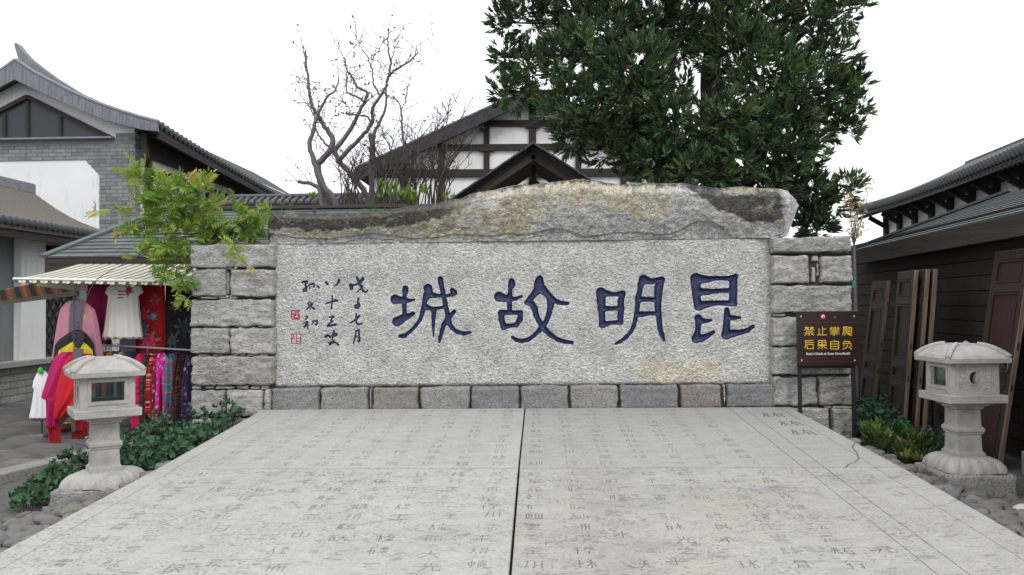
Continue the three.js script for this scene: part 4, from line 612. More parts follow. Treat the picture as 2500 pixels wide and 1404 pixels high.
{ // tall white house with the upturned gable
  const z0 = -9.3, P = (x, y, z = z0) => atZ(x, y, z), H = thing('white_house', 'white plastered house with grey brick corner and upturned tiled gable', 'house');
  const poly = (l, z = z0) => l.map(([x, y]) => { const p = P(x, y, z); return [p.x, p.y]; });
  const A = P(328, 312), bot = 0, ax = P(55, 195);
  const wl = [[2 * ax.x - A.x, 0], [A.x, 0], [A.x, A.y], [ax.x, ax.y], [2 * ax.x - A.x, A.y]];
  mesh('gable_wall', prism(wl, 0.3, z0 - 0.3), MB.grime, H);
  mesh('side_wall', bx(0.28, A.y, 13, A.x - 0.142, A.y / 2, z0 - 6.8), MT.white, H);
  // dark triangular window
  const tri = poly([[68, 240], [262, 333], [-128, 337]]); const win = mesh('gable_window', prism(tri, 0.03, z0 + 0.01), MB.pane, H);
  for (const [a, b] of [[[68, 236], [270, 336]], [[68, 236], [-135, 340]]]) mesh('frame_bar', bar(P(...a, z0 + 0.07), P(...b, z0 + 0.07), 0.1, 0.09), MT.darkTimber, win);
  for (const x of [12, 68, 148]) mesh('mullion', bar(P(x, 335, z0 + 0.05), P(x, x === 68 ? 245 : x === 148 ? 285 : 275, z0 + 0.05), 0.07, 0.07, 0, V(0, 0, 1)), MT.darkTimber, win);
  mesh('sill', bar(P(-140, 343, z0 + 0.08), P(276, 336.5, z0 + 0.08), 0.18, 0.05, 0.006), MB.ridge, H);
  // brickwork band and corner, stepped edge
  const bw = group('brickwork', H), r = rng(12), rowH = 0.088; const yTop = P(100, 345).y, yB = P(300, 570).y, yStep = P(205, 386).y;
  mesh('joint_backing', prism([[P(-135, 345).x, yStep], [P(205, 388).x, yStep], [P(243, 428).x, P(243, 428).y], [P(243, 570).x, yB], [A.x - 0.01, yB], [A.x - 0.01, A.y - 0.12], [P(283, 330).x, A.y - 0.12], [P(283, 330).x, yTop], [P(-135, 345).x, yTop]], 0.012, z0 + 0.001), MB.joint, bw);
  for (let y = A.y - 0.2, k = 0; y > yB; y -= rowH, k++) {
    const xl = y > yTop - 0.05 ? P(284, 330).x : y > yStep ? P(-130, 350).x : lerp(P(206, 388).x, P(243, 425).x, clamp(Math.ceil((yStep - y) / 0.088) * 0.25)); let x = A.x - (k % 2 ? 0.0 : 0.12);
    if (k % 2 === 0) { mesh('brick', bx(0.11, rowH - 0.01, 0.03, A.x - 0.05, y - rowH / 2, z0 + 0.012), MB.brick[Math.floor(r() * 4)], bw); }
    while (x - 0.05 > xl) { const w = Math.min(0.27, x - xl); mesh('brick', bx(w - 0.01, rowH - 0.01, 0.03, x - w / 2, y - rowH / 2, z0 + 0.01 + 0.004 * r()), MB.brick[Math.floor(r() * 4)], bw); x -= w; }
  }
  // corner bricks on the return
  for (let y = A.y - 0.2; y > yB; y -= rowH) mesh('brick', bx(0.03, rowH - 0.01, 0.25, A.x + 0.004, y - rowH / 2, z0 - 0.13), MB.brick[Math.floor(r() * 4)], bw);
  // verge: curved barge board, tile band, upturned ridge
  const zf = z0 + 0.32, up = [[40, 152], [85, 182], [130, 206], [175, 229], [220, 249], [265, 266], [310, 281], [350, 293], [388, 302]], lo = [[40, 196], [85, 218], [130, 238], [175, 259], [220, 278], [265, 296], [310, 308], [350, 318], [388, 322]];
  const mirror = (l) => { const c = P(40, 150, zf).x; return l.map(([x, y]) => [2 * c - x, y]); };
  const uw = poly(up, zf), lw = poly(lo, zf);
  for (const s of [0, 1]) { const u = s ? mirror(uw) : uw, l = s ? mirror(lw) : lw; mesh('barge_board', prism([...u, ...l.slice().reverse()], 0.07, zf + 0.004), M(0.30, 0.32, 0.37, { map: T.wood }), H); for (let i = 0; i + 1 < u.length; i++) { const a = V(u[i][0], u[i][1] + 0.04, zf + 0.02), b = V(u[i + 1][0], u[i + 1][1] + 0.04, zf + 0.02); mesh('verge_tile', tube([a, b], [0.06, 0.055], 7), MB.ridge, H); } }
  const ro = [[32, 101], [38, 104], [50, 120], [66, 137], [90, 156], [130, 186], [175, 214], [220, 240], [265, 259], [310, 276], [350, 289], [388, 298]], ri = [[30, 108], [36, 128], [42, 150], [85, 180], [130, 204], [175, 227], [220, 247], [265, 264], [310, 279], [350, 291], [388, 300]];
  mesh('upturned_ridge', prism([...poly(ro, zf - 0.1), ...poly(ri, zf - 0.1).reverse()], 0.2, zf - 0.35, 0.01), MB.ridge, H);
  // roof running back
  const E0 = P(384, 306, zf), R0_ = P(40, 165, zf), zb = -24, E1 = V(E0.x, E0.y - 0.0, zb), R1 = V(R0_.x, R0_.y, zb), lift = (t) => 0.06 * Math.pow(1 - t, 2) - 0.06 - 0.75 * Math.pow(t, 0.85);
  mesh('roof_deck', roofSheet(E0, E1, R0_, R1, 0.16, 0.12, lift), MB.under, H);
  tileRows(H, E0.clone().add(V(0.05, 0.02, -0.1)), E1.clone().add(V(0.05, 0.02, 0)), R0_.clone().add(V(0, 0.03, -0.1)), R1.clone().add(V(0, 0.03, 0)), 62, 0.075, MB.tile, 0.12, lift);
  const mir = (v) => V(2 * R0_.x - v.x, v.y, v.z); mesh('roof_deck', roofSheet(mir(E0), mir(E1), R0_, R1, 0.16, 0.12, lift), MB.under, H);
  for (let k = 0; k < 26; k++) { const z = zf - 0.5 - k * 0.5, t = (zf - z) / (zf - zb), y = E0.y + lift(t); mesh('rafter', bar(V(E0.x - 0.02, y - 0.2, z), V(A.x - 0.02, y - 0.02, z), 0.07, 0.09), MT.darkTimber, H); }
  mesh('wall_plate', bx(0.14, 0.5, 12.6, A.x + 0.075, A.y - 0.35, z0 - 6.6), MT.darkTimber, H); mesh('eave_board', bar(V(E0.x - 0.03, E0.y - 0.2, zf - 0.1), V(E1.x - 0.03, E1.y - 0.98, zb), 0.05, 0.16), MT.darkTimber, H);
  for (const z of [-0.55, -3.2, -6.2, -9.2]) { mesh('wall_post', bx(0.12, 1.4, 0.16, A.x + 0.062, A.y - 1.3, z0 + z), MT.darkTimber, H); }
  for (const z of [-1.9, -4.7, -7.7]) { const w = mesh('window', bx(0.06, 0.6, 1.5, A.x + 0.02, A.y - 1.15, z0 + z), MB.pane, H); mesh('window_frame', merge([bx(0.08, 0.07, 1.6, A.x + 0.05, A.y - 0.83, z0 + z), bx(0.08, 0.07, 1.6, A.x + 0.05, A.y - 1.48, z0 + z), bx(0.08, 0.58, 0.06, A.x + 0.05, A.y - 1.155, z0 + z - 0.76), bx(0.08, 0.58, 0.06, A.x + 0.05, A.y - 1.155, z0 + z + 0.76)]), MT.darkTimber, w); }
  const hp = P(350, 372, z0 + 0.02); mesh('hanging_post', merge([bx(0.13, 0.5, 0.13, hp.x + 0.02, hp.y + 0.2, z0 - 0.02, 0.01), (() => { const g = new THREE.SphereGeometry(0.1, 10, 8); g.scale(1, 1.15, 1); g.translate(hp.x + 0.02, hp.y - 0.08, z0 - 0.02); return g; })()]), MT.darkTimber, H);
}
{ // low shop house down the street side
  const H = thing('shop_house', 'low grey shop house with brown tiled roof, lattice window and stone dado', 'house'), xw = -8.8, zn = -2.5, zfar = -7.6;
  const X = (px, py) => atX(px, py, xw); const dTop = X(40, 882).y, eY = atX(150, 566, -8.2).y;
  mesh('wall', bx(0.3, eY - 0.02, zn - zfar, xw - 0.16, (eY - 0.02) / 2, (zn + zfar) / 2), MB.slate, H); mesh('end_wall', bx(3.2, eY - 0.02, 0.3, xw - 1.9, (eY - 0.02) / 2, zfar + 0.16), MB.slate, H);
  const cz0 = X(33, 760).z, cz1 = X(94, 760).z; mesh('white_column', bx(0.14, eY - 0.06 - dTop, cz0 - cz1, xw + 0.065, (eY - 0.06 + dTop) / 2, (cz0 + cz1) / 2, 0.008), MT.white, H);
  const lz0 = X(97, 760).z, lz1 = X(170, 760).z, wn = mesh('lattice_window', bx(0.03, 1.35, lz0 - lz1, xw + 0.02, dTop + 0.7, (lz0 + lz1) / 2), M(0.05, 0.065, 0.07, { roughness: 0.3 }), H);
  { const wz = lz0 - lz1, n = 5; for (let k = -3; k < n; k++) for (const s of [1, -1]) { const a = k * 0.22, pts = []; for (let t = 0; t <= 1.3; t += 0.02) { const z = a + (s > 0 ? t * 0.75 : wz - t * 0.75 - 2 * a); if (z >= 0 && z <= wz) pts.push(V(xw + 0.05 + 0.012 * s, dTop + 0.05 + t, lz0 - z)); } if (pts.length > 1) mesh('lattice_bar', bar(pts[0], pts[pts.length - 1], 0.022, 0.035, 0, V(1, 0, 0)), MT.darkTimber, wn); } }
  mesh('window_frame', merge([bx(0.08, 1.45, 0.07, xw + 0.06, dTop + 0.72, lz0 + 0.02), bx(0.08, 1.45, 0.07, xw + 0.06, dTop + 0.72, lz1 - 0.02), bx(0.08, 0.07, lz0 - lz1 - 0.04, xw + 0.06, dTop + 1.4, (lz0 + lz1) / 2)]), MT.darkTimber, wn);
  mesh('ledge', bx(0.26, 0.1, zn - zfar - 0.1, xw + 0.12, dTop - 0.03, (zn + zfar) / 2, 0.012), MB.dado[2], H);
  mesh('dado_backing', bx(0.1, dTop - 0.1, zn - zfar - 0.1, xw + 0.06, (dTop - 0.1) / 2, (zn + zfar) / 2), MB.joint, H);
  const r = rng(4), rows = 5, rh = (dTop - 0.09) / rows; for (let j = 0; j < rows; j++) { let z = zn - 0.1 - (j % 2) * 0.2; while (z > zfar + 0.3) { const w = 0.40; mesh('dado_block', bx(0.03, rh - 0.012, w - 0.012, xw + 0.118 + 0.004 * r(), (j + 0.5) * rh, z - w / 2, 0.004), MB.dado[Math.floor(r() * 3)], H); z -= w; } }
  // roof
  const e0 = V(-8.15, eY + 0.02, -1.2), e1 = V(-8.15, eY + 0.02, atX(268, 577, -8.15).z), rg = atX(65, 470, -10.4), r0 = V(-10.4, rg.y, -1.2), r1 = V(-10.4, rg.y, rg.z);
  mesh('roof_deck', roofSheet(e0, e1, r0, r1, 0.1, 0.12), MB.tileBrown, H); tileRows(H, e0.clone().add(V(0.03, 0.03, 0)), e1.clone().add(V(0.03, 0.03, 0)), r0.clone().add(V(0, 0.03, 0)), r1.clone().add(V(0, 0.03, 0)), 34, 0.062, MB.tileBrown, 0.12);
  mesh('ridge_tile', bar(r0.clone().add(V(0, 0.08, 0)), r1.clone().add(V(0, 0.08, -0.1)), 0.28, 0.22, 0.03), MB.ridge, H);
  const e2 = V(-12.6, e0.y, e0.z), e3 = V(-12.6, e0.y, e1.z); mesh('roof_deck', roofSheet(e2, e3, r0, r1, 0.1, 0.12), MB.tileBrown, H);
  mesh('eave_board', bar(e0.clone().add(V(-0.06, -0.15, 0)), e1.clone().add(V(-0.06, -0.15, 0.05)), 0.06, 0.16), MT.darkTimber, H);
  for (let k = 0; k < 12; k++) { const z = -2.2 - k * 0.5; if (z < e1.z) break; mesh('rafter', bar(V(-8.2, e0.y - 0.17, z), V(-8.8, e0.y + 0.1, z), 0.07, 0.09), MT.darkTimber, H); }
  mesh('bracket', merge([bx(0.3, 0.16, 0.16, xw + 0.13, eY - 0.28, cz1 - 0.2, 0.02), bx(0.2, 0.3, 0.18, xw + 0.1, eY - 0.5, cz1 - 0.2, 0.03)]), MT.darkTimber, H);
  mesh('gable_fill', prism([[-1.2, eY - 0.1], [1.2, eY - 0.1], [0, rg.y - 0.15]].map(([a, b]) => [a * 1.6 - 10.4, b]), 0.1, zfar + 0.02), MB.slate, H);
}
// shingled roofs
function shingleSlope(parent, a, b, c, d, rows, tabW, tabs, r) { // a,b eave ends; d,c ridge ends
  const up = d.clone().sub(a).cross(b.clone().sub(a)).normalize().multiplyScalar(-1); if (up.y < 0) up.negate();
  for (let k = 0; k < rows; k++) {
    const t0 = k / rows, t1 = Math.min(1, (k + 1.25) / rows), L0 = a.clone().lerp(d, t0), L1 = b.clone().lerp(c, t0), U0 = a.clone().lerp(d, t1), U1 = b.clone().lerp(c, t1), len = L0.distanceTo(L1), dir = L1.clone().sub(L0).normalize();
    const quad = (s0, s1, j) => { const lo0 = L0.clone().addScaledVector(dir, s0), lo1 = L0.clone().addScaledVector(dir, s1), f0 = s0 / len, f1 = s1 / len, u0 = U0.clone().lerp(U1, f0), u1 = U0.clone().lerp(U1, f1), h0 = up.clone().multiplyScalar(0.022 + j), h1 = up.clone().multiplyScalar(0.006); const A = lo0.clone().add(h0), B = lo1.clone().add(h0), C = u1.clone().add(h1), D = u0.clone().add(h1); const pos = []; const q = (w, x, y, z) => { for (const v of [w, x, y, w, y, z]) pos.push(v.x, v.y, v.z); }; q(A, B, C, D); q(lo0, lo1, B, A); q(lo0, A, D, u0); q(lo1, u1, C, B); const g = new THREE.BufferGeometry(); g.setAttribute('position', new THREE.Float32BufferAttribute(pos, 3)); g.computeVertexNormals(); return uvM(g); };
    if (!tabs) { mesh('shingle_row', quad(0, len, 0), MB.shingle[k % 3], parent); continue; }
    let s = 0, n = 0; const off = (k % 2) * tabW * 0.5; while (s < len - 1e-3 && n < tabs) { const e = Math.min(len, s + (n ? tabW : tabW - off)); mesh('shingle', quad(s, e - 0.008, 0.004 * r()), MB.shingle[Math.floor(r() * 3)], parent); s = e; n++; } if (s < len - 0.01) mesh('shingle_row', quad(s, len, 0), MB.shingle[k % 3], parent);
  }
}
{ // stall kiosk behind the left pier
  const K = thing('stall_kiosk', 'timber stall kiosk with grey green shingled hip roof', 'kiosk'), ze = -1.35, A = atZ(104, 630, ze), zr = -3.3, RL = atZ(395, 514, zr), yr = atZ(800, 511, zr).y, y0 = A.y, xr = 1.0;
  RL.y = yr; const B = V(xr + 1.9, y0, ze), RR = V(xr, yr, zr), A2 = V(A.x, y0, 2 * zr - ze), B2 = V(B.x, y0, 2 * zr - ze), r = rng(9);
  mesh('roof_deck', (() => { const pos = []; const t = (a, b, c) => { for (const v of [a, b, c]) pos.push(v.x, v.y, v.z); }; t(A, B, RR); t(A, RR, RL); t(A2, A, RL); t(B, B2, RR); t(B2, A2, RL); t(B2, RL, RR); t(A, B2, B); t(A, A2, B2); const g = new THREE.BufferGeometry(); g.setAttribute('position', new THREE.Float32BufferAttribute(pos, 3)); g.computeVertexNormals(); return uvM(g); })(), MB.under, K);
  shingleSlope(K, A, B, RR, RL, 14, 0.34, 9, r); shingleSlope(K, A2, A, RL, RL.clone(), 14, 0.34, 0, r);
  mesh('hip_cap', bar(A.clone().add(V(0, 0.03, 0)), RL.clone().add(V(0, 0.04, 0)), 0.14, 0.03), MB.shingle[0], K);
  mesh('ridge_cap', bar(RL.clone().add(V(-0.1, 0.03, 0)), RR.clone().add(V(0, 0.03, 0)), 0.16, 0.05, 0.01), M(0.05, 0.042, 0.04), K);
  mesh('fascia', bar(A.clone().add(V(0.02, -0.1, -0.03)), B.clone().add(V(0, -0.1, -0.03)), 0.04, 0.19), MB.fascia, K); mesh('fascia', bar(A.clone().add(V(0.02, -0.1, -0.06)), A2.clone().add(V(0.02, -0.1, 0)), 0.04, 0.19), MB.fascia, K);
  mesh('back_wall', bx(6.2, 2.2, 0.08, -2.0, 1.1, -2.3), M(0.07, 0.055, 0.045, { map: T.wood }), K); mesh('side_wall', bx(0.08, 2.1, 2.6, -5.1, 1.05, -3.62), MB.fascia, K);
  for (const x of [-5.12, -3.9]) mesh('post', bx(0.1, y0 - 0.1, 0.1, x, (y0 - 0.1) / 2, -1.5, 0.008), MB.fascia, K); mesh('counter', bx(1.9, 0.06, 0.6, -4.1, 0.5, -1.85, 0.01), MB.fascia, K); mesh('counter_leg', bx(0.08, 0.47, 0.5, -4.95, 0.235, -1.85), MB.fascia, K); mesh('counter_leg', bx(0.08, 0.47, 0.5, -3.3, 0.235, -1.85), MB.fascia, K);
}
{ // half timbered house behind
  const H = thing('timbered_house', 'half timbered white house with broad gable behind the monument', 'house'), z0 = -12, P = (x, y, z = z0) => atZ(x, y, z);
  const ap = P(1300, 236), el = P(905, 425), hw = ap.x - el.x; const wl = [[ap.x - hw, 0], [ap.x + hw, 0], [ap.x + hw, el.y], [ap.x, ap.y], [ap.x - hw, el.y]];
  mesh('gable_wall', prism(wl, 0.3, z0 - 0.3), MT.white, H);
  const W = (a, b, name, w = 0.16) => mesh(name, bar(P(...a, z0 + 0.045), P(...b, z0 + 0.045), 0.1, w, 0.008, V(0, 1, 0)), MT.darkTimber, H), U = (a, b, w = 0.15) => mesh('post', bar(P(...a, z0 + 0.04), P(...b, z0 + 0.04), 0.08, w, 0.008, V(1, 0, 0)), MT.darkTimber, H);
  W([1165, 302], [1435, 299], 'tie_beam'); W([1050, 361], [1550, 357], 'tie_beam'); W([915, 424], [1690, 420], 'tie_beam', 0.2);
  U([1300, 228], [1300, 445], 0.19); for (const [x, y] of [[1188, 292], [1078, 350], [1412, 290], [1522, 348], [985, 395], [1618, 395]]) U([x, y], [x, 560]);
  for (const [x, y] of [[1188, 368], [1300, 310], [1078, 432], [1412, 366]]) mesh('corbel', bar(P(x - 18, y, z0 + 0.06), P(x + 18, y, z0 + 0.06), 0.1, 0.06, 0.01), MT.darkTimber, H);
  const zf = z0 + 0.45, A = P(1300, 220, zf), L = P(868, 418, zf); for (const s of [1, -1]) {
    const e0 = V(A.x + s * (L.x - A.x), L.y, zf), e1 = V(e0.x, e0.y, -22), r0 = A.clone(), r1 = V(A.x, A.y, -22); mesh('roof_deck', roofSheet(e0, e1, r0, r1, 0.14, 0.05), MB.under, H); tileRows(H, e0.clone().add(V(0, 0.03, -0.1)), e1.clone().add(V(0, 0.03, 0)), r0.clone().add(V(0, 0.03, -0.1)), r1.clone().add(V(0, 0.03, 0)), 24, 0.09, MB.tile, 0.05, () => 0, null, 3);
    mesh('barge_board', bar(e0.clone().add(V(0, -0.13, 0.04)), r0.clone().add(V(0, -0.13, 0.04)), 0.08, 0.26, 0, V(0, 1, 0)), M(0.07, 0.07, 0.085, { map: T.wood }), H); mesh('verge_tile', tube(line3(e0.clone().add(V(0, 0.05, 0.03)), r0.clone().add(V(0, 0.05, 0.03)), 4), [0.06, 0.06], 7), MB.tile, H);
    mesh('purlin', bx(0.14, 0.14, 0.44, A.x + s * (L.x - A.x) * 0.29, lerp(A.y, L.y, 0.29) - 0.3, z0 + 0.22, 0.01), MT.darkTimber, H);
  }
}
{ // porch gable
  const H = thing('porch', 'weathered timber porch gable in front of the half timbered house', 'porch'), z0 = -8.6, P = (x, y, z = z0) => atZ(x, y, z), A = P(1302, 360), L = P(1090, 505);
  for (const s of [1, -1]) { const e = V(A.x + s * (L.x - A.x), L.y, z0), o = V(0, -0.02, 0); mesh('barge_board', bar(e.clone().add(V(0, -0.14, 0)), A.clone().add(V(0, -0.14, 0)), 0.07, 0.24, 0.006), MB.oldWood, H); mesh('roof_deck', roofSheet(e.clone().add(V(0, 0.02, 0.1)), e.clone().add(V(0, 0.02, -3.2)), A.clone().add(V(0, 0.02, 0.1)), A.clone().add(V(0, 0.02, -3.2)), 0.06, 0), MB.oldWood, H);
    for (let k = 0; k < 9; k++) { const a = e.clone().lerp(A, k / 9).add(V(0, 0.045, 0.12)), b = e.clone().lerp(A, (k + 1.15) / 9).add(V(0, 0.055, 0.12)); mesh('verge_tile', bar(a, b, 0.3, 0.035, 0.005), MB.tile, H); } mesh('post', bx(0.16, e.y, 0.16, A.x + s * (L.x - A.x) * 0.9, e.y / 2, z0 - 0.25, 0.01), MB.oldWood, H); }
  mesh('king_post', bx(0.1, 0.75, 0.1, A.x, A.y - 0.68, z0 - 0.5), MB.oldWood, H); mesh('tie_beam', bx((A.x - L.x) * 1.7, 0.16, 0.14, A.x, L.y - 0.15, z0 - 0.5, 0.01), MB.oldWood, H);
  mesh('back_board', prism([[L.x + 0.1, L.y - 0.4], [2 * A.x - L.x - 0.1, L.y - 0.4], [A.x, A.y - 0.2]], 0.05, z0 - 3.1), MB.oldWood, H);
}
{ // low tiled garden wall and white rounded parapet
  const Wl = thing('garden_wall', 'low garden wall with tiled coping behind the bare shrubs', 'wall'), z = -7.6, a = atZ(560, 484, z), b = atZ(1000, 484, z); mesh('wall', bx(b.x - a.x, a.y - 0.16, 0.24, (a.x + b.x) / 2, (a.y - 0.16) / 2, z), MB.grime, Wl);
  for (const s of [1, -1]) { const e0 = V(a.x, a.y - 0.16, z + s * 0.32), e1 = V(b.x, a.y - 0.16, z + s * 0.32), r0 = V(a.x, a.y, z), r1 = V(b.x, a.y, z); mesh('coping_deck', roofSheet(e0, e1, r0, r1, 0.05, 0), MB.under, Wl); if (s > 0) tileRows(Wl, e0.clone().add(V(0, 0.03, 0)), e1.clone().add(V(0, 0.03, 0)), r0, r1, 26, 0.045, MB.tile, 0, () => 0, MB.ridge, 2); }
  mesh('ridge_tile', tube(line3(V(a.x, a.y + 0.02, z), V(b.x, a.y + 0.02, z), 3), [0.06, 0.06], 8), MB.tile, Wl);
  const q = atZ(1658, 445, -7), pts = []; for (let t = 0; t <= 12; t++) pts.push([q.x + 0.16 - 0.32 * (t / 12) , q.y + 0.08 * Math.sin(t / 12 * Math.PI)]);
  tag(mesh('rounded_parapet', prism([[q.x - 0.16, 0], [q.x + 0.16, 0], ...pts], 0.2, -7.1, 0.01), MT.white), 'white rounded parapet end showing between the tree trunks', 'parapet');
}
{ // dark timber kiosk on the right
  const K = thing('timber_kiosk', 'dark timber kiosk with horizontal planks and shingled roof', 'kiosk', 4.85, 0, 1.3, -5 * D2R), inv = (v) => K.worldToLocal(v.clone()); K.updateMatrixWorld(true);
  const zn = 3.2, zfar = -7.2, ye = 2.36, r = rng(3); for (let k = 0; k < 15; k++) mesh('plank', bx(0.04, 0.158, zn - zfar, 0.02 + 0.006 * r(), 0.08 + k * 0.166, (zn + zfar) / 2, 0.005), MB.plank[k % 3], K);
  mesh('wall_core', bx(0.1, 2.5, zn - zfar, 0.11, 1.25, (zn + zfar) / 2), MB.plank[0], K); mesh('end_wall', bx(2.6, 2.5, 0.1, 1.4, 1.25, zfar + 0.1), MB.plank[0], K);
  const xe = -0.24, xr = 1.45, yr = 3.02; const a = V(xe, ye, zn + 0.3), b = V(xe, ye - 0.03, -5.45), c = V(xr, yr, -3.75), d = V(xr, yr, zn + 0.3);
  mesh('roof_deck', (() => { const pos = []; const t = (...v) => v.forEach((p) => pos.push(p.x, p.y, p.z)), a2 = V(2 * xr - xe, ye, a.z), b2 = V(2 * xr - xe, ye, b.z); t(a, b, c); t(a, c, d); t(b, b2, c); t(b2, a2, d); t(b2, d, c); t(a, b2, b); t(a, a2, b2); t(a, d, a2); const g = new THREE.BufferGeometry(); g.setAttribute('position', new THREE.Float32BufferAttribute(pos, 3)); g.computeVertexNormals(); return uvM(g); })(), MB.under, K);
  shingleSlope(K, a, b, c, d, 13, 0.34, 0, r); mesh('fascia', bar(a.clone().add(V(0.02, -0.1, 0)), b.clone().add(V(0.02, -0.1, 0)), 0.04, 0.21), MB.fascia, K);
  mesh('hip_cap', bar(b.clone().add(V(0, 0.03, 0)), c.clone().add(V(0, 0.04, 0)), 0.12, 0.03), MB.shingle[1], K);
}
{ // tiled building above the right kiosk
  const H = thing('tiled_hall', 'white walled hall with long dark tiled eave above the timber kiosk', 'house', 0, 0, 0), a0 = atX(2560, 344, 8.6), ye = a0.y;
  const e0 = V(8.6, ye, a0.z), far = atY(2090, 531, ye - 0.1), e1 = V(far.x, ye, far.z), dr = e1.clone().sub(e0).normalize(), nn = V(-dr.z, 0, dr.x); if (nn.x < 0) nn.negate();
  const ridge = (v) => v.clone().addScaledVector(nn, 3.2).add(V(0, 1.35, 0)), lift = (t) => 0.12 * Math.pow(t, 6) - 0.06 * Math.sin(t * Math.PI);
  mesh('roof_deck', roofSheet(e0, e1, ridge(e0), ridge(e1), 0.16, 0.1, lift), MB.under, H); tileRows(H, e0.clone().add(V(-0.03, 0.04, 0)), e1.clone().add(V(-0.03, 0.04, 0)), ridge(e0).add(V(0, 0.03, 0)), ridge(e1).add(V(0, 0.03, 0)), 70, 0.085, MB.tile, 0.1, lift);
  const m0 = e0.clone().addScaledVector(nn, 6.4), m1 = e1.clone().addScaledVector(nn, 6.4); mesh('roof_deck', roofSheet(m0, m1, ridge(e0), ridge(e1), 0.16, 0.1, lift), MB.under, H);
  const rs = ridge(e0).lerp(ridge(e1), 0.42); const pts = [V(0, 0.5, 0), V(0, 0.3, 0), V(0, 0.15, 0)]; mesh('ridge_tile', bar(ridge(e0).add(V(0, 0.12, 0)), rs.clone().add(V(0, 0.12, 0)), 0.26, 0.3, 0.03), MB.ridge, H); mesh('ridge_tile', bar(rs.clone().add(V(0, 0.05, 0)), ridge(e1).add(V(0, 0.05, 0)), 0.24, 0.16, 0.03), MB.tile, H);
  mesh('ridge_finial', tube([rs.clone().add(V(0, 0.2, 0)), rs.clone().addScaledVector(dr, 0.12).add(V(0, 0.38, 0)), rs.clone().addScaledVector(dr, 0.14).add(V(0, 0.6, 0)), rs.clone().addScaledVector(dr, 0.06).add(V(0, 0.78, 0))], [0.08, 0.02], 6), MB.tile, H);
  const wA = e0.clone().addScaledVector(nn, 0.85), wB = e1.clone().addScaledVector(nn, 0.85).addScaledVector(dr, -0.5), wh = ye + 0.1, up = V(0, wh / 2, 0); const lo = (v, y) => V(v.x, y, v.z);
  mesh('wall', bar(lo(wA, wh / 2), lo(wB, wh / 2), 0.2, wh), MT.white, H); mesh('end_wall', bar(lo(wB, wh / 2), lo(wB.clone().addScaledVector(nn, 4.5), wh / 2), 0.2, wh), MT.white, H);
  mesh('wall_plate', bar(lo(wA, ye - 0.06).addScaledVector(nn, -0.16), lo(wB, ye - 0.06).addScaledVector(nn, -0.16), 0.14, 0.3), MT.darkTimber, H);
  for (let k = 0; k <= 9; k++) { const p = wA.clone().lerp(wB, k / 9); mesh('post', bar(lo(p, 0).addScaledVector(nn, -0.14), lo(p, ye - 0.1).addScaledVector(nn, -0.14), 0.16, 0.16, 0.01, V(1, 0, 0)), MT.darkTimber, H); mesh('bracket', bar(lo(p, ye - 0.42).addScaledVector(nn, -0.2), lo(p, ye - 0.16).addScaledVector(nn, -0.62), 0.12, 0.12, 0.01), MT.darkTimber, H); }
  for (let k = 0; k < 60; k++) { const p = e0.clone().lerp(e1, k / 60); mesh('rafter', bar(lo(p, ye - 0.17), lo(p, ye - 0.17 + 0.34).addScaledVector(nn, 0.85), 0.07, 0.09), MT.darkTimber, H); }
  for (const k of [3.5, 5.5, 7.5]) { const a = wA.clone().lerp(wB, (k - 0.32) / 9), b = wA.clone().lerp(wB, (k + 0.32) / 9); mesh('window', bar(lo(a, ye - 1.1).addScaledVector(nn, -0.11), lo(b, ye - 1.1).addScaledVector(nn, -0.11), 0.03, 0.8), MB.pane, H); }
  // lower lean-to tiles in front of the wall
  const t0 = wA.clone().addScaledVector(nn, -0.9), t1 = wB.clone().addScaledVector(nn, -0.9), y1 = ye - 1.12; tileRows(H, lo(t0, y1 - 0.3), lo(t1, y1 - 0.3), lo(t0, y1).addScaledVector(nn, 0.7), lo(t1, y1).addScaledVector(nn, 0.7), 52, 0.085, MB.tile, 0, () => 0, null, 2); mesh('lean_to_deck', roofSheet(lo(t0, y1 - 0.33), lo(t1, y1 - 0.33), lo(t0, y1 - 0.03).addScaledVector(nn, 0.75), lo(t1, y1 - 0.03).addScaledVector(nn, 0.75), 0.1, 0), MB.under, H);
}
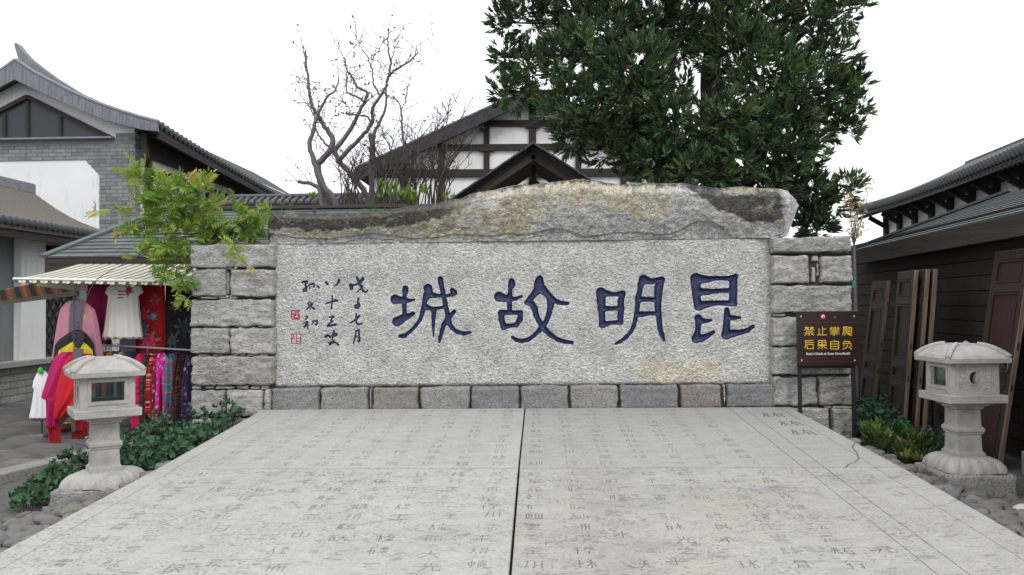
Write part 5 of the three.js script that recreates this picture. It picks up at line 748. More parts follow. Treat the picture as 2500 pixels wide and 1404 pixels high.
// leaning doors
{
  const dm = M(0.05, 0.024, 0.018, { map: T.wood, bumpMap: T.woodBump, bumpScale: 0.003, roughness: 0.6 }), dm2 = M(0.065, 0.022, 0.017, { map: T.wood, roughness: 0.6 }), edgeM = M(0.34, 0.235, 0.165, { map: T.wood, bumpMap: T.woodBump, bumpScale: 0.003 });
  const door = (label, bx0, bz0, w, h, lean, yaw) => { // near bottom corner, width runs away from the camera
    const g = thing('old_door', label, 'door', bx0, 0, bz0, yaw, 'old panelled doors leaning on the dark kiosk'); const d = group('leaf', g); d.rotation.z = -lean; const th = 0.045, sw = 0.09;
    const pc = (name, m, y0, y1, z0, z1, t = th, x = 0) => mesh(name, bx(t, y1 - y0, z1 - z0, x, (y0 + y1) / 2, -(z0 + z1) / 2, 0.004), m, d);
    pc('edge_strip', edgeM, 0, h, -0.012, 0.001, th * 1.02); pc('stile', dm, 0, h, 0.002, sw); pc('stile', dm, 0, h, w - sw, w); const rails = [0.001, 0.30 * h, 0.42 * h, 0.80 * h, h - sw]; rails.forEach((y) => pc('rail', dm, y, y + sw, sw + 0.001, w - sw - 0.001)); for (let k = 0; k < 4; k++) { pc('panel', dm2, rails[k] + sw + 0.001, rails[k + 1] - 0.001, sw + 0.001, w - sw - 0.001, th * 0.5, 0.004); if (rails[k + 1] - rails[k] > 0.2) { const y0 = rails[k] + sw, y1 = rails[k + 1], q = 0.018; mesh('bead', merge([bx(0.012, q, w - 2 * sw - 0.02, -0.018, y0 + 0.014, -w / 2), bx(0.012, q, w - 2 * sw - 0.02, -0.018, y1 - 0.014, -w / 2), bx(0.012, y1 - y0 - 0.06, q, -0.018, (y0 + y1) / 2, -sw - 0.02), bx(0.012, y1 - y0 - 0.06, q, -0.018, (y0 + y1) / 2, -w + sw + 0.02)]), dm, d); } } pc('top_strip', edgeM, h, h + 0.006, 0, w, th);
    for (const y of [0.36 * h, 0.55 * h]) mesh('mortise', bx(0.016, 0.07, 0.006, 0, y, 0.0125), dm, d); return d;
  };
  door('far panelled door leaning next to the stone pier', 4.44, -1.66, 0.62, 1.83, 0.13, -0.10);
  door('old door standing second from the pier, red tinted panels', 4.22, -0.27, 0.66, 1.90, 0.09, -0.16);
  door('old door third from the pier showing only its pale edge', 4.275, -0.10, 0.62, 1.90, 0.085, -0.16);
  door('narrow brown door edge behind three others in the leaning stack', 4.335, -0.05, 0.6, 1.90, 0.085, -0.16);
  const d = door('big red brown panelled door with iron ring pull behind the lantern', 4.44, 1.22, 0.74, 2.06, 0.16, -0.12);
  mesh('ring_pull', (() => { const g = new THREE.TorusGeometry(0.055, 0.008, 8, 16, Math.PI * 1.3); g.rotateY(Math.PI / 2); g.translate(-0.035, 0.92, -0.1); return g; })(), M(0.12, 0.11, 0.1, { metalness: 0.7, roughness: 0.45 }), d);
  { const rk = thing('timber_rack', 'dark timber rack holding up the leaning doors', 'rack'), a = V(4.745, 1.5, -2.4), b = V(4.535, 1.5, -0.12); mesh('rail', bar(a, b, 0.05, 0.08, 0.005), MB.fascia, rk); for (const t of [0.06, 0.94]) { const p = a.clone().lerp(b, t); mesh('post', bx(0.06, 1.46, 0.06, p.x + 0.02, 0.73, p.z, 0.005), MB.fascia, rk); } }
  const st = thing('stone_block', 'low weathered stone block lying at the kiosk corner by the red door', 'stone', 4.78, 0.08, 1.75, -0.1); mesh('block', roughBlock(0.62, 0.26, 0.6, 401, { amp: 0.012, r: 0.03 }), MT.course[1], st);
}

// ---------- clothes stall ----------
const cloth = (r, g, b, o = {}) => M(r, g, b, { roughness: 0.95, bumpMap: T.weave, bumpScale: 0.002, ...o });
// a hanging garment: closed soft body lofted through rows [height, left, right] traced at depth z
function garmentGeo(rows, z, hd, o = {}) {
  const R = rows.map(([py, a, b]) => { const l = atZ(a, py, z), r = atZ(b, py, z); return [(l.y + r.y) / 2, (l.x + r.x) / 2, Math.max(0.008, (r.x - l.x) / 2)]; }), n = 56, sub = 5, f = o.folds ?? 7, amp = o.amp ?? 0.012, seed = o.seed ?? 1, all = [];
  for (let i = 0; i < R.length; i++) for (let k = 0; k < (i + 1 < R.length ? sub : 1); k++) { const t = k / sub, q = R[Math.min(R.length - 1, i + 1)]; all.push(R[i].map((v, j) => lerp(v, q[j], j === 0 ? t : t))); }
  const top = all[0][0], bot = all[all.length - 1][0], pos = [], uv = [], idx = [];
  all.forEach(([y, cx, hw], j) => { const v = (top - y) / (top - bot), d = hd * (0.45 + 0.55 * Math.sin(Math.min(1, v * 2.2) * Math.PI / 2)); for (let i = 0; i <= n; i++) { const a = i / n * Math.PI * 2, c = Math.cos(a), s = Math.sin(a), w = amp * (0.25 + v) * (Math.sin(a * f + seed * 3 + 1.2 * n3(v * 3, seed)) + 0.6 * Math.sin(a * f * 1.7 + seed)); pos.push(cx + c * (hw + w * 0.35), y + (j === all.length - 1 ? 0.012 * Math.sin(a * f + seed * 3) : 0), z + s * (d + w)); uv.push(0.5 + 0.5 * c * (s >= 0 ? 1 : -1), 1 - v); } });
  const q = n + 1; for (let j = 0; j + 1 < all.length; j++) for (let i = 0; i < n; i++) { const a = j * q + i; idx.push(a, a + 1, a + q + 1, a, a + q + 1, a + q); }
  for (const [j, s] of [[0, 1], [all.length - 1, -1]]) { const c0 = pos.length / 3; pos.push(all[j][1], all[j][0] + 0.004 * s, z); uv.push(0.5, 1 - (j ? 1 : 0)); for (let i = 0; i < n; i++) idx.push(c0, j * q + i, j * q + i + 1); }
  const g = new THREE.BufferGeometry(); g.setAttribute('position', new THREE.Float32BufferAttribute(pos, 3)); g.setAttribute('uv', new THREE.Float32BufferAttribute(uv, 2)); g.setIndex(idx); g.computeVertexNormals(); return g;
}
function fringe(rows, z, n, mat, parent) { const g = [], r = rng(n); const [ya, a0, a1] = rows[0], [yb] = rows[1]; for (let i = 0; i < n; i++) { const x = lerp(a0, a1, (i + 0.5) / n), p = atZ(x, ya, z + rr(-0.02, 0.02, r)), q = atZ(x + rr(-1.5, 1.5, r), yb + rr(-8, 4, r), z + rr(-0.02, 0.02, r)); g.push(tube([p, p.clone().lerp(q, 0.5).add(V(rr(-0.004, 0.004, r), 0, 0)), q], [0.006, 0.004], 4)); } return stuff(mesh('fringe', merge(g), mat, parent)); }
const steel = M(0.62, 0.62, 0.63, { metalness: 0.4, roughness: 0.35 }), hookM = M(0.12, 0.12, 0.13, { metalness: 0.7, roughness: 0.4 });
const hook = (px, py, z, parent, y2 = 10) => { const a = atZ(px, py, z), t = []; for (let i = 0; i <= 10; i++) { const u = i / 10 * Math.PI * 1.3; t.push(V(a.x + 0.018 * Math.sin(u), a.y + 0.03 + 0.018 * (1 - Math.cos(u)) - 0.0, z)); } t.unshift(V(a.x, a.y - 0.02, z)); return mesh('hanger_hook', tube(t, [0.004, 0.004], 5), hookM, parent); };
const one = (name, label, cat, rows, z, hd, mat, o = {}) => { const t = thing(name, label, cat, 0, 0, 0, 0, o.group); mesh(o.part ?? 'cloth', garmentGeo(rows, z, hd, o), mat, t); return t; };

{ // awnings
  const stripes = (a, b, c, n) => canvasTex(512, 64, (x, w, h) => { x.fillStyle = a; x.fillRect(0, 0, w, h); for (let i = 0; i < n; i++) { x.fillStyle = b; x.fillRect(i * w / n, 0, w / n * 0.36, h); x.fillStyle = c; x.fillRect(i * w / n + w / n * 0.55, 0, w / n * 0.2, h); } });
  const A = thing('striped_awning', 'cream and grey striped awning above the hanging clothes', 'awning'), fl = atZ(38, 679, -0.3), fr = atZ(500, 687, -0.3), bl = V(fl.x + 0.15, fl.y + 0.215, -1.3), br = V(fr.x, fr.y + 0.25, -1.3);
  const sheet = (p, q, r, s, sagv, tex_, par, name) => { const mk = (off) => grid(24, 8, (i, j) => { const u = i / 24, v = j / 8, P = p.clone().lerp(q, u).lerp(s.clone().lerp(r, u), v); return [P.x, P.y - sagv * Math.sin(v * Math.PI) - off, P.z, u, v]; }); return mesh(name, merge([mk(0), mk(0.006)]), M(1, 1, 1, { map: tex_, roughness: 0.8 }), par); };
  const tA = stripes('#bdbbae', '#4a4e52', '#aca37e', 20); sheet(fl, fr, br, bl, 0.015, tA, A, 'canopy');
  mesh('front_bar', tube(line3(fl.clone().add(V(-0.02, -0.01, 0.01)), fr.clone().add(V(0, -0.01, 0.01)), 4), [0.019, 0.019], 8), M(0.62, 0.62, 0.62, { roughness: 0.4 }), A);
  { const n = 34, g = grid(n * 4, 2, (i, j) => { const u = i / (n * 4), P = fl.clone().lerp(fr, u); return [P.x, P.y - 0.018 - j * 0.5 * 0.038 * (0.75 + 0.25 * Math.abs(Math.sin(u * n * Math.PI))), P.z + 0.022, u, 0.5]; }); mesh('valance', g, M(1, 1, 1, { map: stripes('#e6dfb4', '#50555a', '#cfbf84', 17) }), A); }
  for (const x of [0.06, 0.62]) { const a = fl.clone().lerp(fr, x), b = bl.clone().lerp(br, x); mesh('arm', bar(a.clone().add(V(0, -0.06, 0)), b.clone().add(V(0, -0.14, 0.05)), 0.04, 0.04, 0.005), M(0.5, 0.49, 0.46, { roughness: 0.5 }), A); }
  const B = thing('side_awning', 'orange striped awning seen from below at the stall end', 'awning'), b0 = atZ(-70, 742, -2.0), b1 = atZ(190, 709, -2.0), n0 = atZ(-70, 724, -0.7), n1 = atZ(170, 672, -0.7);
  { const s = sheet(n0, n1, b1, b0, 0.0, stripes('#d08f4f', '#2e2c2c', '#e6bd88', 7), B, 'canopy'); const o = s.material; s.material = M(1, 1, 1, { physical: true, map: o.map, transmission: 0.45, thickness: 0, roughness: 1 }); }
  mesh('front_bar', bar(b0.clone().add(V(0, -0.03, 0)), b1.clone().add(V(0, -0.03, 0)), 0.05, 0.07, 0.006), M(0.6, 0.58, 0.53), B); mesh('arm', bar(n1.clone().add(V(0, -0.03, 0)), b1.clone().add(V(0, -0.03, 0)), 0.04, 0.05, 0.005), M(0.5, 0.49, 0.46), B); mesh('arm', bar(atZ(92, 690, -0.68), atZ(215, 703, -0.9), 0.05, 0.09, 0.006), M(0.6, 0.58, 0.53), B);
}
{ // shawls on a hanging chain
  const ch = thing('display_chain', 'thin dark chain of hooks carrying the shawls from the awning', 'chain'); const a = atZ(186, 686, -0.42), b = atZ(189, 880, -0.3), g = []; for (let i = 0; i < 26; i++) { const t = new THREE.TorusGeometry(0.017, 0.004, 5, 10); if (i % 2) t.rotateY(Math.PI / 2); t.scale(0.75, 1.25, 0.75); const p = a.clone().lerp(b, i / 25); t.translate(p.x, p.y, p.z + 0.1 * 0 + 0.06 * (i > 3 ? 1 : 0.3)); g.push(t); } mesh('links', merge(g), hookM, ch);
  const pk = one('pink_shawl', 'pink knitted shawl with grey lapels at the top of the chain', 'shawl', [[733, 172, 200], [742, 158, 214], [756, 147, 230], [790, 141, 238], [840, 134, 245], [885, 128, 251]], -0.52, 0.07, cloth(0.46, 0.20, 0.27), { folds: 8, amp: 0.022 }); mesh('lapel', garmentGeo([[733, 174, 200], [750, 170, 203], [790, 168, 200], [850, 168, 200]], -0.445, 0.014, { amp: 0.003, folds: 3 }), cloth(0.12, 0.11, 0.125), pk); hook(188, 728, -0.5, pk);
  const by = one('black_yellow_shawl', 'black shawl with a yellow inner layer hung below the pink one', 'shawl', [[806, 180, 198], [814, 166, 210], [828, 146, 222], [842, 135, 229], [892, 130, 232]], -0.40, 0.05, cloth(0.013, 0.013, 0.016), { part: 'black_layer', seed: 4 }); mesh('yellow_layer', garmentGeo([[830, 184, 196], [842, 164, 212], [856, 143, 225], [892, 136, 228]], -0.35, 0.035, { seed: 2 }), cloth(0.55, 0.42, 0.03), by); mesh('collar', garmentGeo([[808, 176, 202], [826, 174, 206], [846, 184, 197]], -0.31, 0.015, { amp: 0.002 }), cloth(0.03, 0.03, 0.04), by); hook(190, 800, -0.38, by);
  const mp = one('magenta_red_poncho', 'magenta and red poncho with long red fringe hanging lowest', 'poncho', [[860, 152, 196], [872, 132, 190], [900, 124, 180], [940, 112, 162], [970, 103, 150], [977, 115, 147], [1010, 117, 142], [1044, 117, 139]], -0.25, 0.05, cloth(0.42, 0.008, 0.10), { part: 'magenta_panel', folds: 6, amp: 0.024, seed: 3 }); mesh('red_panel', garmentGeo([[864, 172, 222], [890, 152, 234], [940, 140, 236], [980, 135, 200], [1005, 136, 165], [1024, 138, 148]], -0.20, 0.035, { folds: 7, amp: 0.022, seed: 7 }), cloth(0.50, 0.012, 0.02), mp); mesh('grey_back', garmentGeo([[900, 150, 190], [960, 148, 185], [1010, 146, 172], [1034, 142, 152]], -0.30, 0.02, { seed: 5 }), cloth(0.14, 0.13, 0.145), mp); mesh('collar', garmentGeo([[852, 178, 204], [880, 178, 200], [908, 182, 198]], -0.165, 0.014, { amp: 0.002 }), cloth(0.11, 0.10, 0.12), mp); fringe([[1042, 117, 148], [1088, 0, 0]], -0.25, 26, cloth(0.45, 0.012, 0.02), mp); hook(190, 846, -0.23, mp);
  const gs = one('grey_red_scarf', 'grey and red fringed scarf end hanging low behind the lantern shaft', 'scarf', [[960, 172, 214], [1000, 174, 213], [1052, 175, 213]], -0.55, 0.025, cloth(0.42, 0.012, 0.025), { part: 'red_panel', seed: 8 }); mesh('grey_panel', garmentGeo([[960, 172, 184], [1000, 174, 184], [1052, 175, 184]], -0.52, 0.012, { amp: 0.002 }), cloth(0.2, 0.19, 0.2), gs); fringe([[1050, 175, 213], [1078, 0, 0]], -0.55, 22, cloth(0.4, 0.012, 0.02), gs);
  tag(mesh('scarf_line', tube([atZ(193, 962, -0.55), atZ(193, 880, -0.5), atZ(192, 690, -0.45)], [0.004, 0.004], 4), hookM), 'thin line holding the low grey and red scarf', 'line');
}
{ // clothes hanging at the back
  const lines = (c, w, h, n, col2) => { c.strokeStyle = col2; c.lineWidth = 2; for (let i = 0; i < n; i++) { c.globalAlpha = 0.35; c.beginPath(); c.moveTo(i * w / n, 0); c.lineTo(i * w / n + rr(-6, 6), h); c.stroke(); } c.globalAlpha = 1; };
  const rose = (c, x, y, s, a, b, leaf) => { for (let i = 0; i < 7; i++) { c.fillStyle = leaf[i % leaf.length]; c.beginPath(); const t = i * 0.9 + x; c.ellipse(x + Math.cos(t) * s * 1.25, y + Math.sin(t) * s * 1.1, s * 0.5, s * 0.2, t, 0, 7); c.fill(); } for (let k = 5; k > 0; k--) for (let i = 0; i < 6; i++) { const t = i * 1.047 + k * 0.5; c.fillStyle = (i + k) % 2 ? a : b; c.beginPath(); c.ellipse(x + Math.cos(t) * s * 0.16 * k, y + Math.sin(t) * s * 0.16 * k, s * 0.34, s * 0.22, t + 1.2, 0, 7); c.fill(); } };
  const dressT = canvasTex(512, 512, (c, w, h) => { c.fillStyle = '#d9d6cf'; c.fillRect(0, 0, w, h); lines(c, w, h, 40, '#bdbab3'); c.fillStyle = '#a8384a'; for (const y of [62, 92, 122]) c.fillRect(205, y, 95, 13); rose(c, 345, 60, 42, '#c8404c', '#a82f3c', ['#5c7d5a', '#7d9a6a']); });
  const redT = canvasTex(512, 1024, (c, w, h) => { c.fillStyle = '#a80d1c'; c.fillRect(0, 0, w, h); lines(c, w, h, 30, '#7e0a16'); rose(c, 360, 250, 55, '#d23a4a', '#8c1024', ['#4a6b78', '#5c8a70']); rose(c, 170, 470, 75, '#d8465a', '#b32a3c', ['#4d8c9c', '#3f6e88']); rose(c, 340, 500, 45, '#4a7ea6', '#7fb0cc', ['#3f7260']); rose(c, 180, 660, 60, '#4f9478', '#3a6f8c', ['#7fae86', '#35668a']); rose(c, 270, 850, 105, '#e2507a', '#c02a58', ['#7a8a5a', '#57804a', '#4d8c9c']); c.fillStyle = '#d8c070'; for (let i = 0; i < 220; i++) c.fillRect(rr(150, 480), rr(150, 960), 4, 4); });
  const blackT = canvasTex(512, 1024, (c, w, h) => { c.fillStyle = '#15161a'; c.fillRect(0, 0, w, h); lines(c, w, h, 30, '#2a2b30'); rose(c, 210, 330, 80, '#7c3048', '#3a1d2a', ['#2f3a3a', '#3c4a44']); rose(c, 330, 640, 95, '#33384c', '#1d2030', ['#4a5048', '#33403c']); rose(c, 150, 820, 70, '#5c5c5e', '#38383c', ['#45484a']); });
  const printM = (t) => M(1, 1, 1, { map: t, roughness: 0.95 });
  const wd = one('white_dress', 'white pleated dress with red stripes and a red flower hanging', 'dress', [[694, 274, 334], [699, 263, 345], [714, 256, 350], [723, 264, 338], [760, 260, 341], [800, 255, 345], [826, 250, 349]], -0.72, 0.07, printM(dressT), { folds: 13, amp: 0.012, part: 'skirt_and_bodice' }); hook(303, 690, -0.72, wd);
  const mg = one('magenta_wrap', 'plain deep magenta wrap hanging left of the white dress', 'wrap', [[688, 212, 268], [760, 210, 270], [842, 208, 272]], -0.95, 0.05, cloth(0.22, 0.006, 0.07), { folds: 6 }); hook(240, 686, -0.95, mg);
  const rd = one('red_floral_dress', 'red cloth embroidered with pink and blue flowers', 'dress', [[688, 330, 402], [760, 328, 404], [862, 325, 404]], -0.97, 0.05, printM(redT), { folds: 5, amp: 0.008 }); hook(366, 686, -0.97, rd);
  const bk = one('black_floral_dress', 'black cloth with faded roses beside the stone pier', 'dress', [[688, 405, 476], [770, 404, 478], [866, 402, 478]], -0.98, 0.05, printM(blackT), { folds: 5, amp: 0.008 }); hook(438, 686, -0.98, bk);
  const lt = canvasTex(256, 256, (c, w, h) => { c.fillStyle = '#8d889c'; c.fillRect(0, 0, w, h); c.fillStyle = '#6a6680'; for (let i = 0; i < 16; i++) c.fillRect(i * 16, 0, 6, h); }); const lc = one('lilac_top', 'lilac ribbed top hanging just above the rail', 'top', [[800, 294, 330], [830, 292, 331], [862, 290, 330]], -0.88, 0.03, printM(lt), { folds: 5, amp: 0.004 }); hook(311, 795, -0.88, lc);
  tag(mesh('hanging_bar', tube(line3(atZ(190, 684, -0.97).add(V(0, 0.025, 0)), atZ(490, 684, -0.97).add(V(0, 0.025, 0)), 3), [0.012, 0.012], 6), hookM), 'dark bar under the awning holding the back row of clothes', 'bar');
  // rail and its rack
  const a = atZ(244, 842, -0.8), b = atZ(486, 856, -0.8), rk = thing('clothes_rack', 'metal clothes rail packed with scarves and ponchos', 'clothes rack'); mesh('rail', tube(line3(a, b, 3), [0.012, 0.012], 8), steel, rk); for (const p of [a, b]) { mesh('upright', tube([V(p.x, 0, p.z), V(p.x, p.y, p.z)], [0.013, 0.013], 8), steel, rk); mesh('foot', tube([V(p.x, 0.02, p.z - 0.3), V(p.x, 0.02, p.z + 0.3)], [0.014, 0.014], 8), steel, rk); }
  const pat = (base, cols, kind) => canvasTex(128, 512, (c, w, h) => { const r = rng(base.length + cols.length * 7 + kind * 31 + base.charCodeAt(2)); c.fillStyle = base; c.fillRect(0, 0, w, h); for (let i = 0; i < (kind === 2 ? 46 : 60); i++) { c.fillStyle = cols[Math.floor(r() * cols.length)]; c.globalAlpha = rr(0.4, 0.95, r); if (kind === 1) { c.fillRect(0, r() * h, w, rr(2, 12, r)); } else if (kind === 2) { const x = r() * w, y = r() * h, s = rr(6, 18, r); for (let k = 0; k < 5; k++) { c.beginPath(); c.arc(x + Math.cos(k * 1.26) * s * 0.5, y + Math.sin(k * 1.26) * s * 0.5, s * 0.42, 0, 7); c.fill(); } } else { c.fillRect(r() * w, 0, rr(1, 4, r), h); } } c.globalAlpha = 1; });
  const G = [
    ['poncho', 'crimson poncho shading to purple at the lantern end of the rail', 338, 356, 862, 1045, 0, '#c3104c', ['#8a1450', '#4b1a70', '#e01a66'], 1, 1.25],
    ['scarf', 'grey brown striped scarf next to the crimson poncho', 357, 367, 866, 1040, 0, '#3a3230', ['#5c4a40', '#7a3c3a', '#27302a'], 1, 1], ['scarf', 'dark olive scarf with red flecks on the rail', 367, 376, 868, 1040, 0, '#2f2a1e', ['#6b2f2a', '#494a2a', '#7a6a3a'], 1, 1],
    ['shawl', 'bright red shawl with striped shoulder on the rail', 374, 386, 862, 1010, 0, '#a8101c', ['#d4323a', '#6e0c14', '#e8b0a0'], 1, 1], ['scarf', 'wine red scarf with pale blotches on the rail', 384, 396, 866, 1022, 0, '#6a1a2c', ['#a85a6a', '#3c0f1c', '#c89aa0'], 2, 1],
    ['floral_shawl', 'hot pink shawl with lilac flowers coming to a point', 383, 408, 862, 1042, 1, '#d4108a', ['#8f8ad0', '#e85ab0', '#b7b0e0'], 2, 1], ['shawl', 'maroon shawl behind the hot pink one on the rail', 404, 416, 866, 1030, 0, '#5a0f1c', ['#8a1c2c', '#2f0a12'], 0, 1],
    ['striped_wrap', 'rainbow striped wrap corner of teal and orange on the rail', 404, 424, 870, 1005, 1, '#2a7a8a', ['#d2762a', '#c23a3a', '#3a8a5a', '#5a4a9a'], 1, 1], ['striped_wrap', 'navy wrap with fine white lines on the rail', 416, 434, 862, 1020, 0, '#232a48', ['#8a94b4', '#1a2038', '#b8c0d4'], 0, 1.1],
    ['scarf', 'plum scarf with green roses on the rail', 432, 444, 864, 1030, 0, '#4a1a34', ['#7a2a4a', '#3a5a3c', '#2a1020'], 2, 1], ['scarf', 'dark red checked scarf on the rail', 442, 452, 866, 1036, 0, '#4c141c', ['#7c2a2a', '#223a34', '#8a6a4a'], 1, 1], ['scarf', 'nearly black scarf with brown weave on the rail', 451, 459, 868, 1040, 0, '#201a1c', ['#4a3a30', '#3a1a24'], 1, 1], ['scarf', 'blue violet patterned scarf touching the stone pier', 458, 472, 866, 1036, 0, '#3a2a54', ['#6a5a9a', '#8a2a5a', '#c8c0d8'], 2, 1],
  ];
  for (const [nm, lab, x0, x1, y0, y1, point, base, cols, kind, wk] of G) {
    const mid = (x0 + x1) / 2, h = y1 - y0, rw = (f, s) => [y0 + h * f, mid + (x0 - mid) * s * wk * 1.3, mid + (x1 - mid) * s * wk * 1.3], rows = point ? [rw(0, 0.4), rw(0.06, 0.8), rw(0.3, 1.1), rw(0.6, 1.35), rw(0.78, 1.1), rw(1, 0.3)] : [rw(0, 0.4), rw(0.07, 0.9), rw(0.4, 1.0), rw(0.75, 1.15), rw(1, 0.9)];
    const t = one(nm, lab, nm.includes('shawl') ? 'shawl' : nm === 'poncho' ? 'poncho' : nm === 'striped_wrap' ? 'wrap' : 'scarf', rows, -0.78 + 0.03 * hsh(x0, 1, 1) + (point ? 0.1 : 0), point ? 0.1 : 0.2, M(1, 1, 1, { map: pat(base, cols, kind), roughness: 0.95 }), { folds: 5, amp: 0.02, seed: x0, group: 'garments on the clothes rail' }); hook(mid, y0 - 4, -0.8, t);
  }
  [[258, '#3c4048', 'charcoal'], [272, '#a05a2c', 'rust orange'], [286, '#2a3048', 'navy'], [300, '#8a8a90', 'pale grey'], [312, '#3a3a40', 'dark grey'], [324, '#23264a', 'deep blue']].forEach(([x, c, n], i) => { const t = one('jacket', n + ' jacket shoulder showing above the lantern cap on the rail', 'jacket', [[858, x - 2, x + 2], [866, x - 7, x + 7], [900, x - 10, x + 10], [1000, x - 10, x + 10]], -0.8, 0.2, M(1, 1, 1, { map: canvasTex(16, 16, (k, w, h) => { k.fillStyle = c; k.fillRect(0, 0, w, h); }), roughness: 0.95 }), { seed: i, group: 'garments on the clothes rail' }); hook(x, 852, -0.8, t); });
  // child's white dress on a small stand, basket, green bin
  const cd = thing('child_dress', 'white child size dress on a small stand beside the poncho', 'dress'), zc = -0.75; mesh('dress', garmentGeo([[905, 96, 110], [916, 88, 118], [930, 82, 124], [945, 80, 124], [950, 84, 122], [980, 80, 124], [1010, 74, 128], [1020, 72, 128]], zc, 0.06, { folds: 12, amp: 0.01 }), cloth(0.75, 0.75, 0.78), cd); mesh('hem', garmentGeo([[1017, 76, 126], [1024, 76, 126]], zc, 0.05, { folds: 12, amp: 0.008 }), cloth(0.25, 0.12, 0.16), cd); const sp = atZ(102, 905, zc); mesh('stand_pole', tube([V(sp.x, 0, zc), V(sp.x, sp.y + 0.06, zc)], [0.012, 0.012], 8), hookM, cd); mesh('stand_base', (() => { const g = new THREE.CylinderGeometry(0.12, 0.13, 0.03, 20); g.translate(sp.x, 0.03, zc); return g; })(), hookM, cd); mesh('green_bow', (() => { const g = new THREE.SphereGeometry(0.035, 12, 8); g.scale(1, 1.2, 0.5); g.translate(sp.x + 0.02, sp.y + 0.005, zc + 0.06); return g; })(), cloth(0.06, 0.45, 0.05), cd);
  const bs = thing('wicker_basket', 'small brown wicker basket of trinkets on the street behind the poncho', 'basket', ...(() => { const p = atY(158, 1052, 0.0); return [p.x, 0.0, p.z]; })()); const bp = []; for (const [rr_, y] of [[0.001, 0.012], [0.09, 0.012], [0.11, 0.05], [0.125, 0.1], [0.13, 0.105], [0.118, 0.1], [0.1, 0.05], [0.001, 0.03]]) bp.push(new THREE.Vector2(rr_, y)); mesh('bowl', new THREE.LatheGeometry(bp, 24), M(0.22, 0.12, 0.06, { bumpMap: T.weave, bumpScale: 0.01 }), bs); for (let i = 0; i < 7; i++) { const g = new THREE.SphereGeometry(0.028, 8, 6); g.translate(Math.cos(i) * 0.06, 0.085, Math.sin(i * 1.3) * 0.06); mesh('trinket', g, cloth(...[[0.5, 0.4, 0.3], [0.4, 0.05, 0.05], [0.6, 0.55, 0.45]][i % 3]), bs); }
  const gp = atY(-14, 1000, 0), gb = thing('green_bin', 'bright green rounded bin at the street edge by the dado', 'bin', gp.x - 0.22, 0, gp.z); const pr = [[0.001, 0.02], [0.2, 0.02], [0.22, 0.06], [0.25, 0.3], [0.26, 0.52], [0.24, 0.56], [0.2, 0.62], [0.1, 0.66], [0.001, 0.67]].map((a) => new THREE.Vector2(...a)); mesh('body', new THREE.LatheGeometry(pr, 32), M(0.02, 0.28, 0.06, { roughness: 0.45 }), gb); mesh('lid_ring', (() => { const g = new THREE.TorusGeometry(0.255, 0.012, 8, 32); g.rotateX(Math.PI / 2); g.translate(0, 0.53, 0); return g; })(), M(0.015, 0.2, 0.05), gb);
}

// ---------- vegetation ----------
function leafGeo(L, W, bend = 0.25, segs = 3) { // pointed leaf along +y, folded on its midrib
  const pos = [], idx = []; for (let i = 0; i <= segs; i++) { const t = i / segs, w = W * 0.5 * Math.sin(Math.PI * Math.pow(t, 0.8)) + 0.001, y = L * t, z = -bend * L * t * t; pos.push(-w, y, z + w * 0.35, 0, y, z, w, y, z + w * 0.35); }
  for (let i = 0; i < segs; i++) { const a = i * 3; idx.push(a, a + 1, a + 4, a, a + 4, a + 3, a + 1, a + 2, a + 5, a + 1, a + 5, a + 4); }
  const g = new THREE.BufferGeometry(); g.setAttribute('position', new THREE.Float32BufferAttribute(pos, 3)); g.setIndex(idx); g.computeVertexNormals(); g.setAttribute('uv', new THREE.Float32BufferAttribute(new Float32Array(pos.length / 3 * 2), 2)); return g;
}
function whorl(n, L, W, droop, r) { const l = []; for (let i = 0; i < n; i++) { const g = leafGeo(L * rr(0.75, 1.1, r), W, 0.35); g.rotateX(rr(0.5, 1.0, r) + droop * 0.5); g.rotateY(i / n * Math.PI * 2 + rr(-0.3, 0.3, r)); g.translate(0, rr(-0.02, 0.02, r), 0); l.push(g); } return merge(l); }
function pinnate(n, L, lw, ll, r) { const l = []; for (let i = 0; i < n; i++) { const t = (i + 1) / n, y = L * t, z = -0.22 * L * t * t; for (const s of i === n - 1 ? [0] : [-1, 1]) { const g = leafGeo(ll * rr(0.85, 1.1, r) * (0.75 + 0.5 * Math.sin(t * 2.6)), lw, 0.3); g.rotateX(-0.25); g.rotateZ(-s * 1.0); g.translate(0, y, z); l.push(g); } } l.push(tube([V(0, 0, 0), V(0, L * 0.5, -0.055 * L), V(0, L, -0.22 * L)], [0.003, 0.0015], 4)); return merge(l); }
function spray(n, L, ll, lw, r) { const l = [tube([V(0, -0.04, 0), V(0, L * 0.5, 0.01), V(0, L, 0)], [0.004, 0.002], 4)]; for (let i = 0; i < n; i++) { const t = (i + 0.6) / n, g = leafGeo(ll * rr(0.65, 1.15, r), lw * rr(0.8, 1.2, r), rr(0.15, 0.55, r)); g.rotateX(rr(0.55, 1.35, r) * (1.15 - 0.55 * t)); g.rotateY(i * 2.4 + rr(-0.5, 0.5, r)); g.translate(0, L * t, 0); l.push(g); } return merge(l); }
const leafM = (r, g, b, tr = 0.3) => M(r, g, b, { physical: true, transmission: tr, thickness: 0, roughness: 0.68, specularIntensity: 0.5 });
function scatter(name, geo, mat, items, parent, hue) { // items: {p, d, s, c}
  const m = new THREE.InstancedMesh(geo, mat, items.length), q = new THREE.Quaternion(), M4 = new THREE.Matrix4(), up = V(0, 1, 0), tw = new THREE.Quaternion();
  items.forEach((it, i) => { q.setFromUnitVectors(up, it.d); tw.setFromAxisAngle(up, it.t ?? 0); q.multiply(tw); M4.compose(it.p, q, V(it.s, it.s, it.s)); m.setMatrixAt(i, M4); if (it.c) m.setColorAt(i, it.c); });
  m.castShadow = m.receiveShadow = true; m.name = name; parent.add(m); return stuff(m);
}
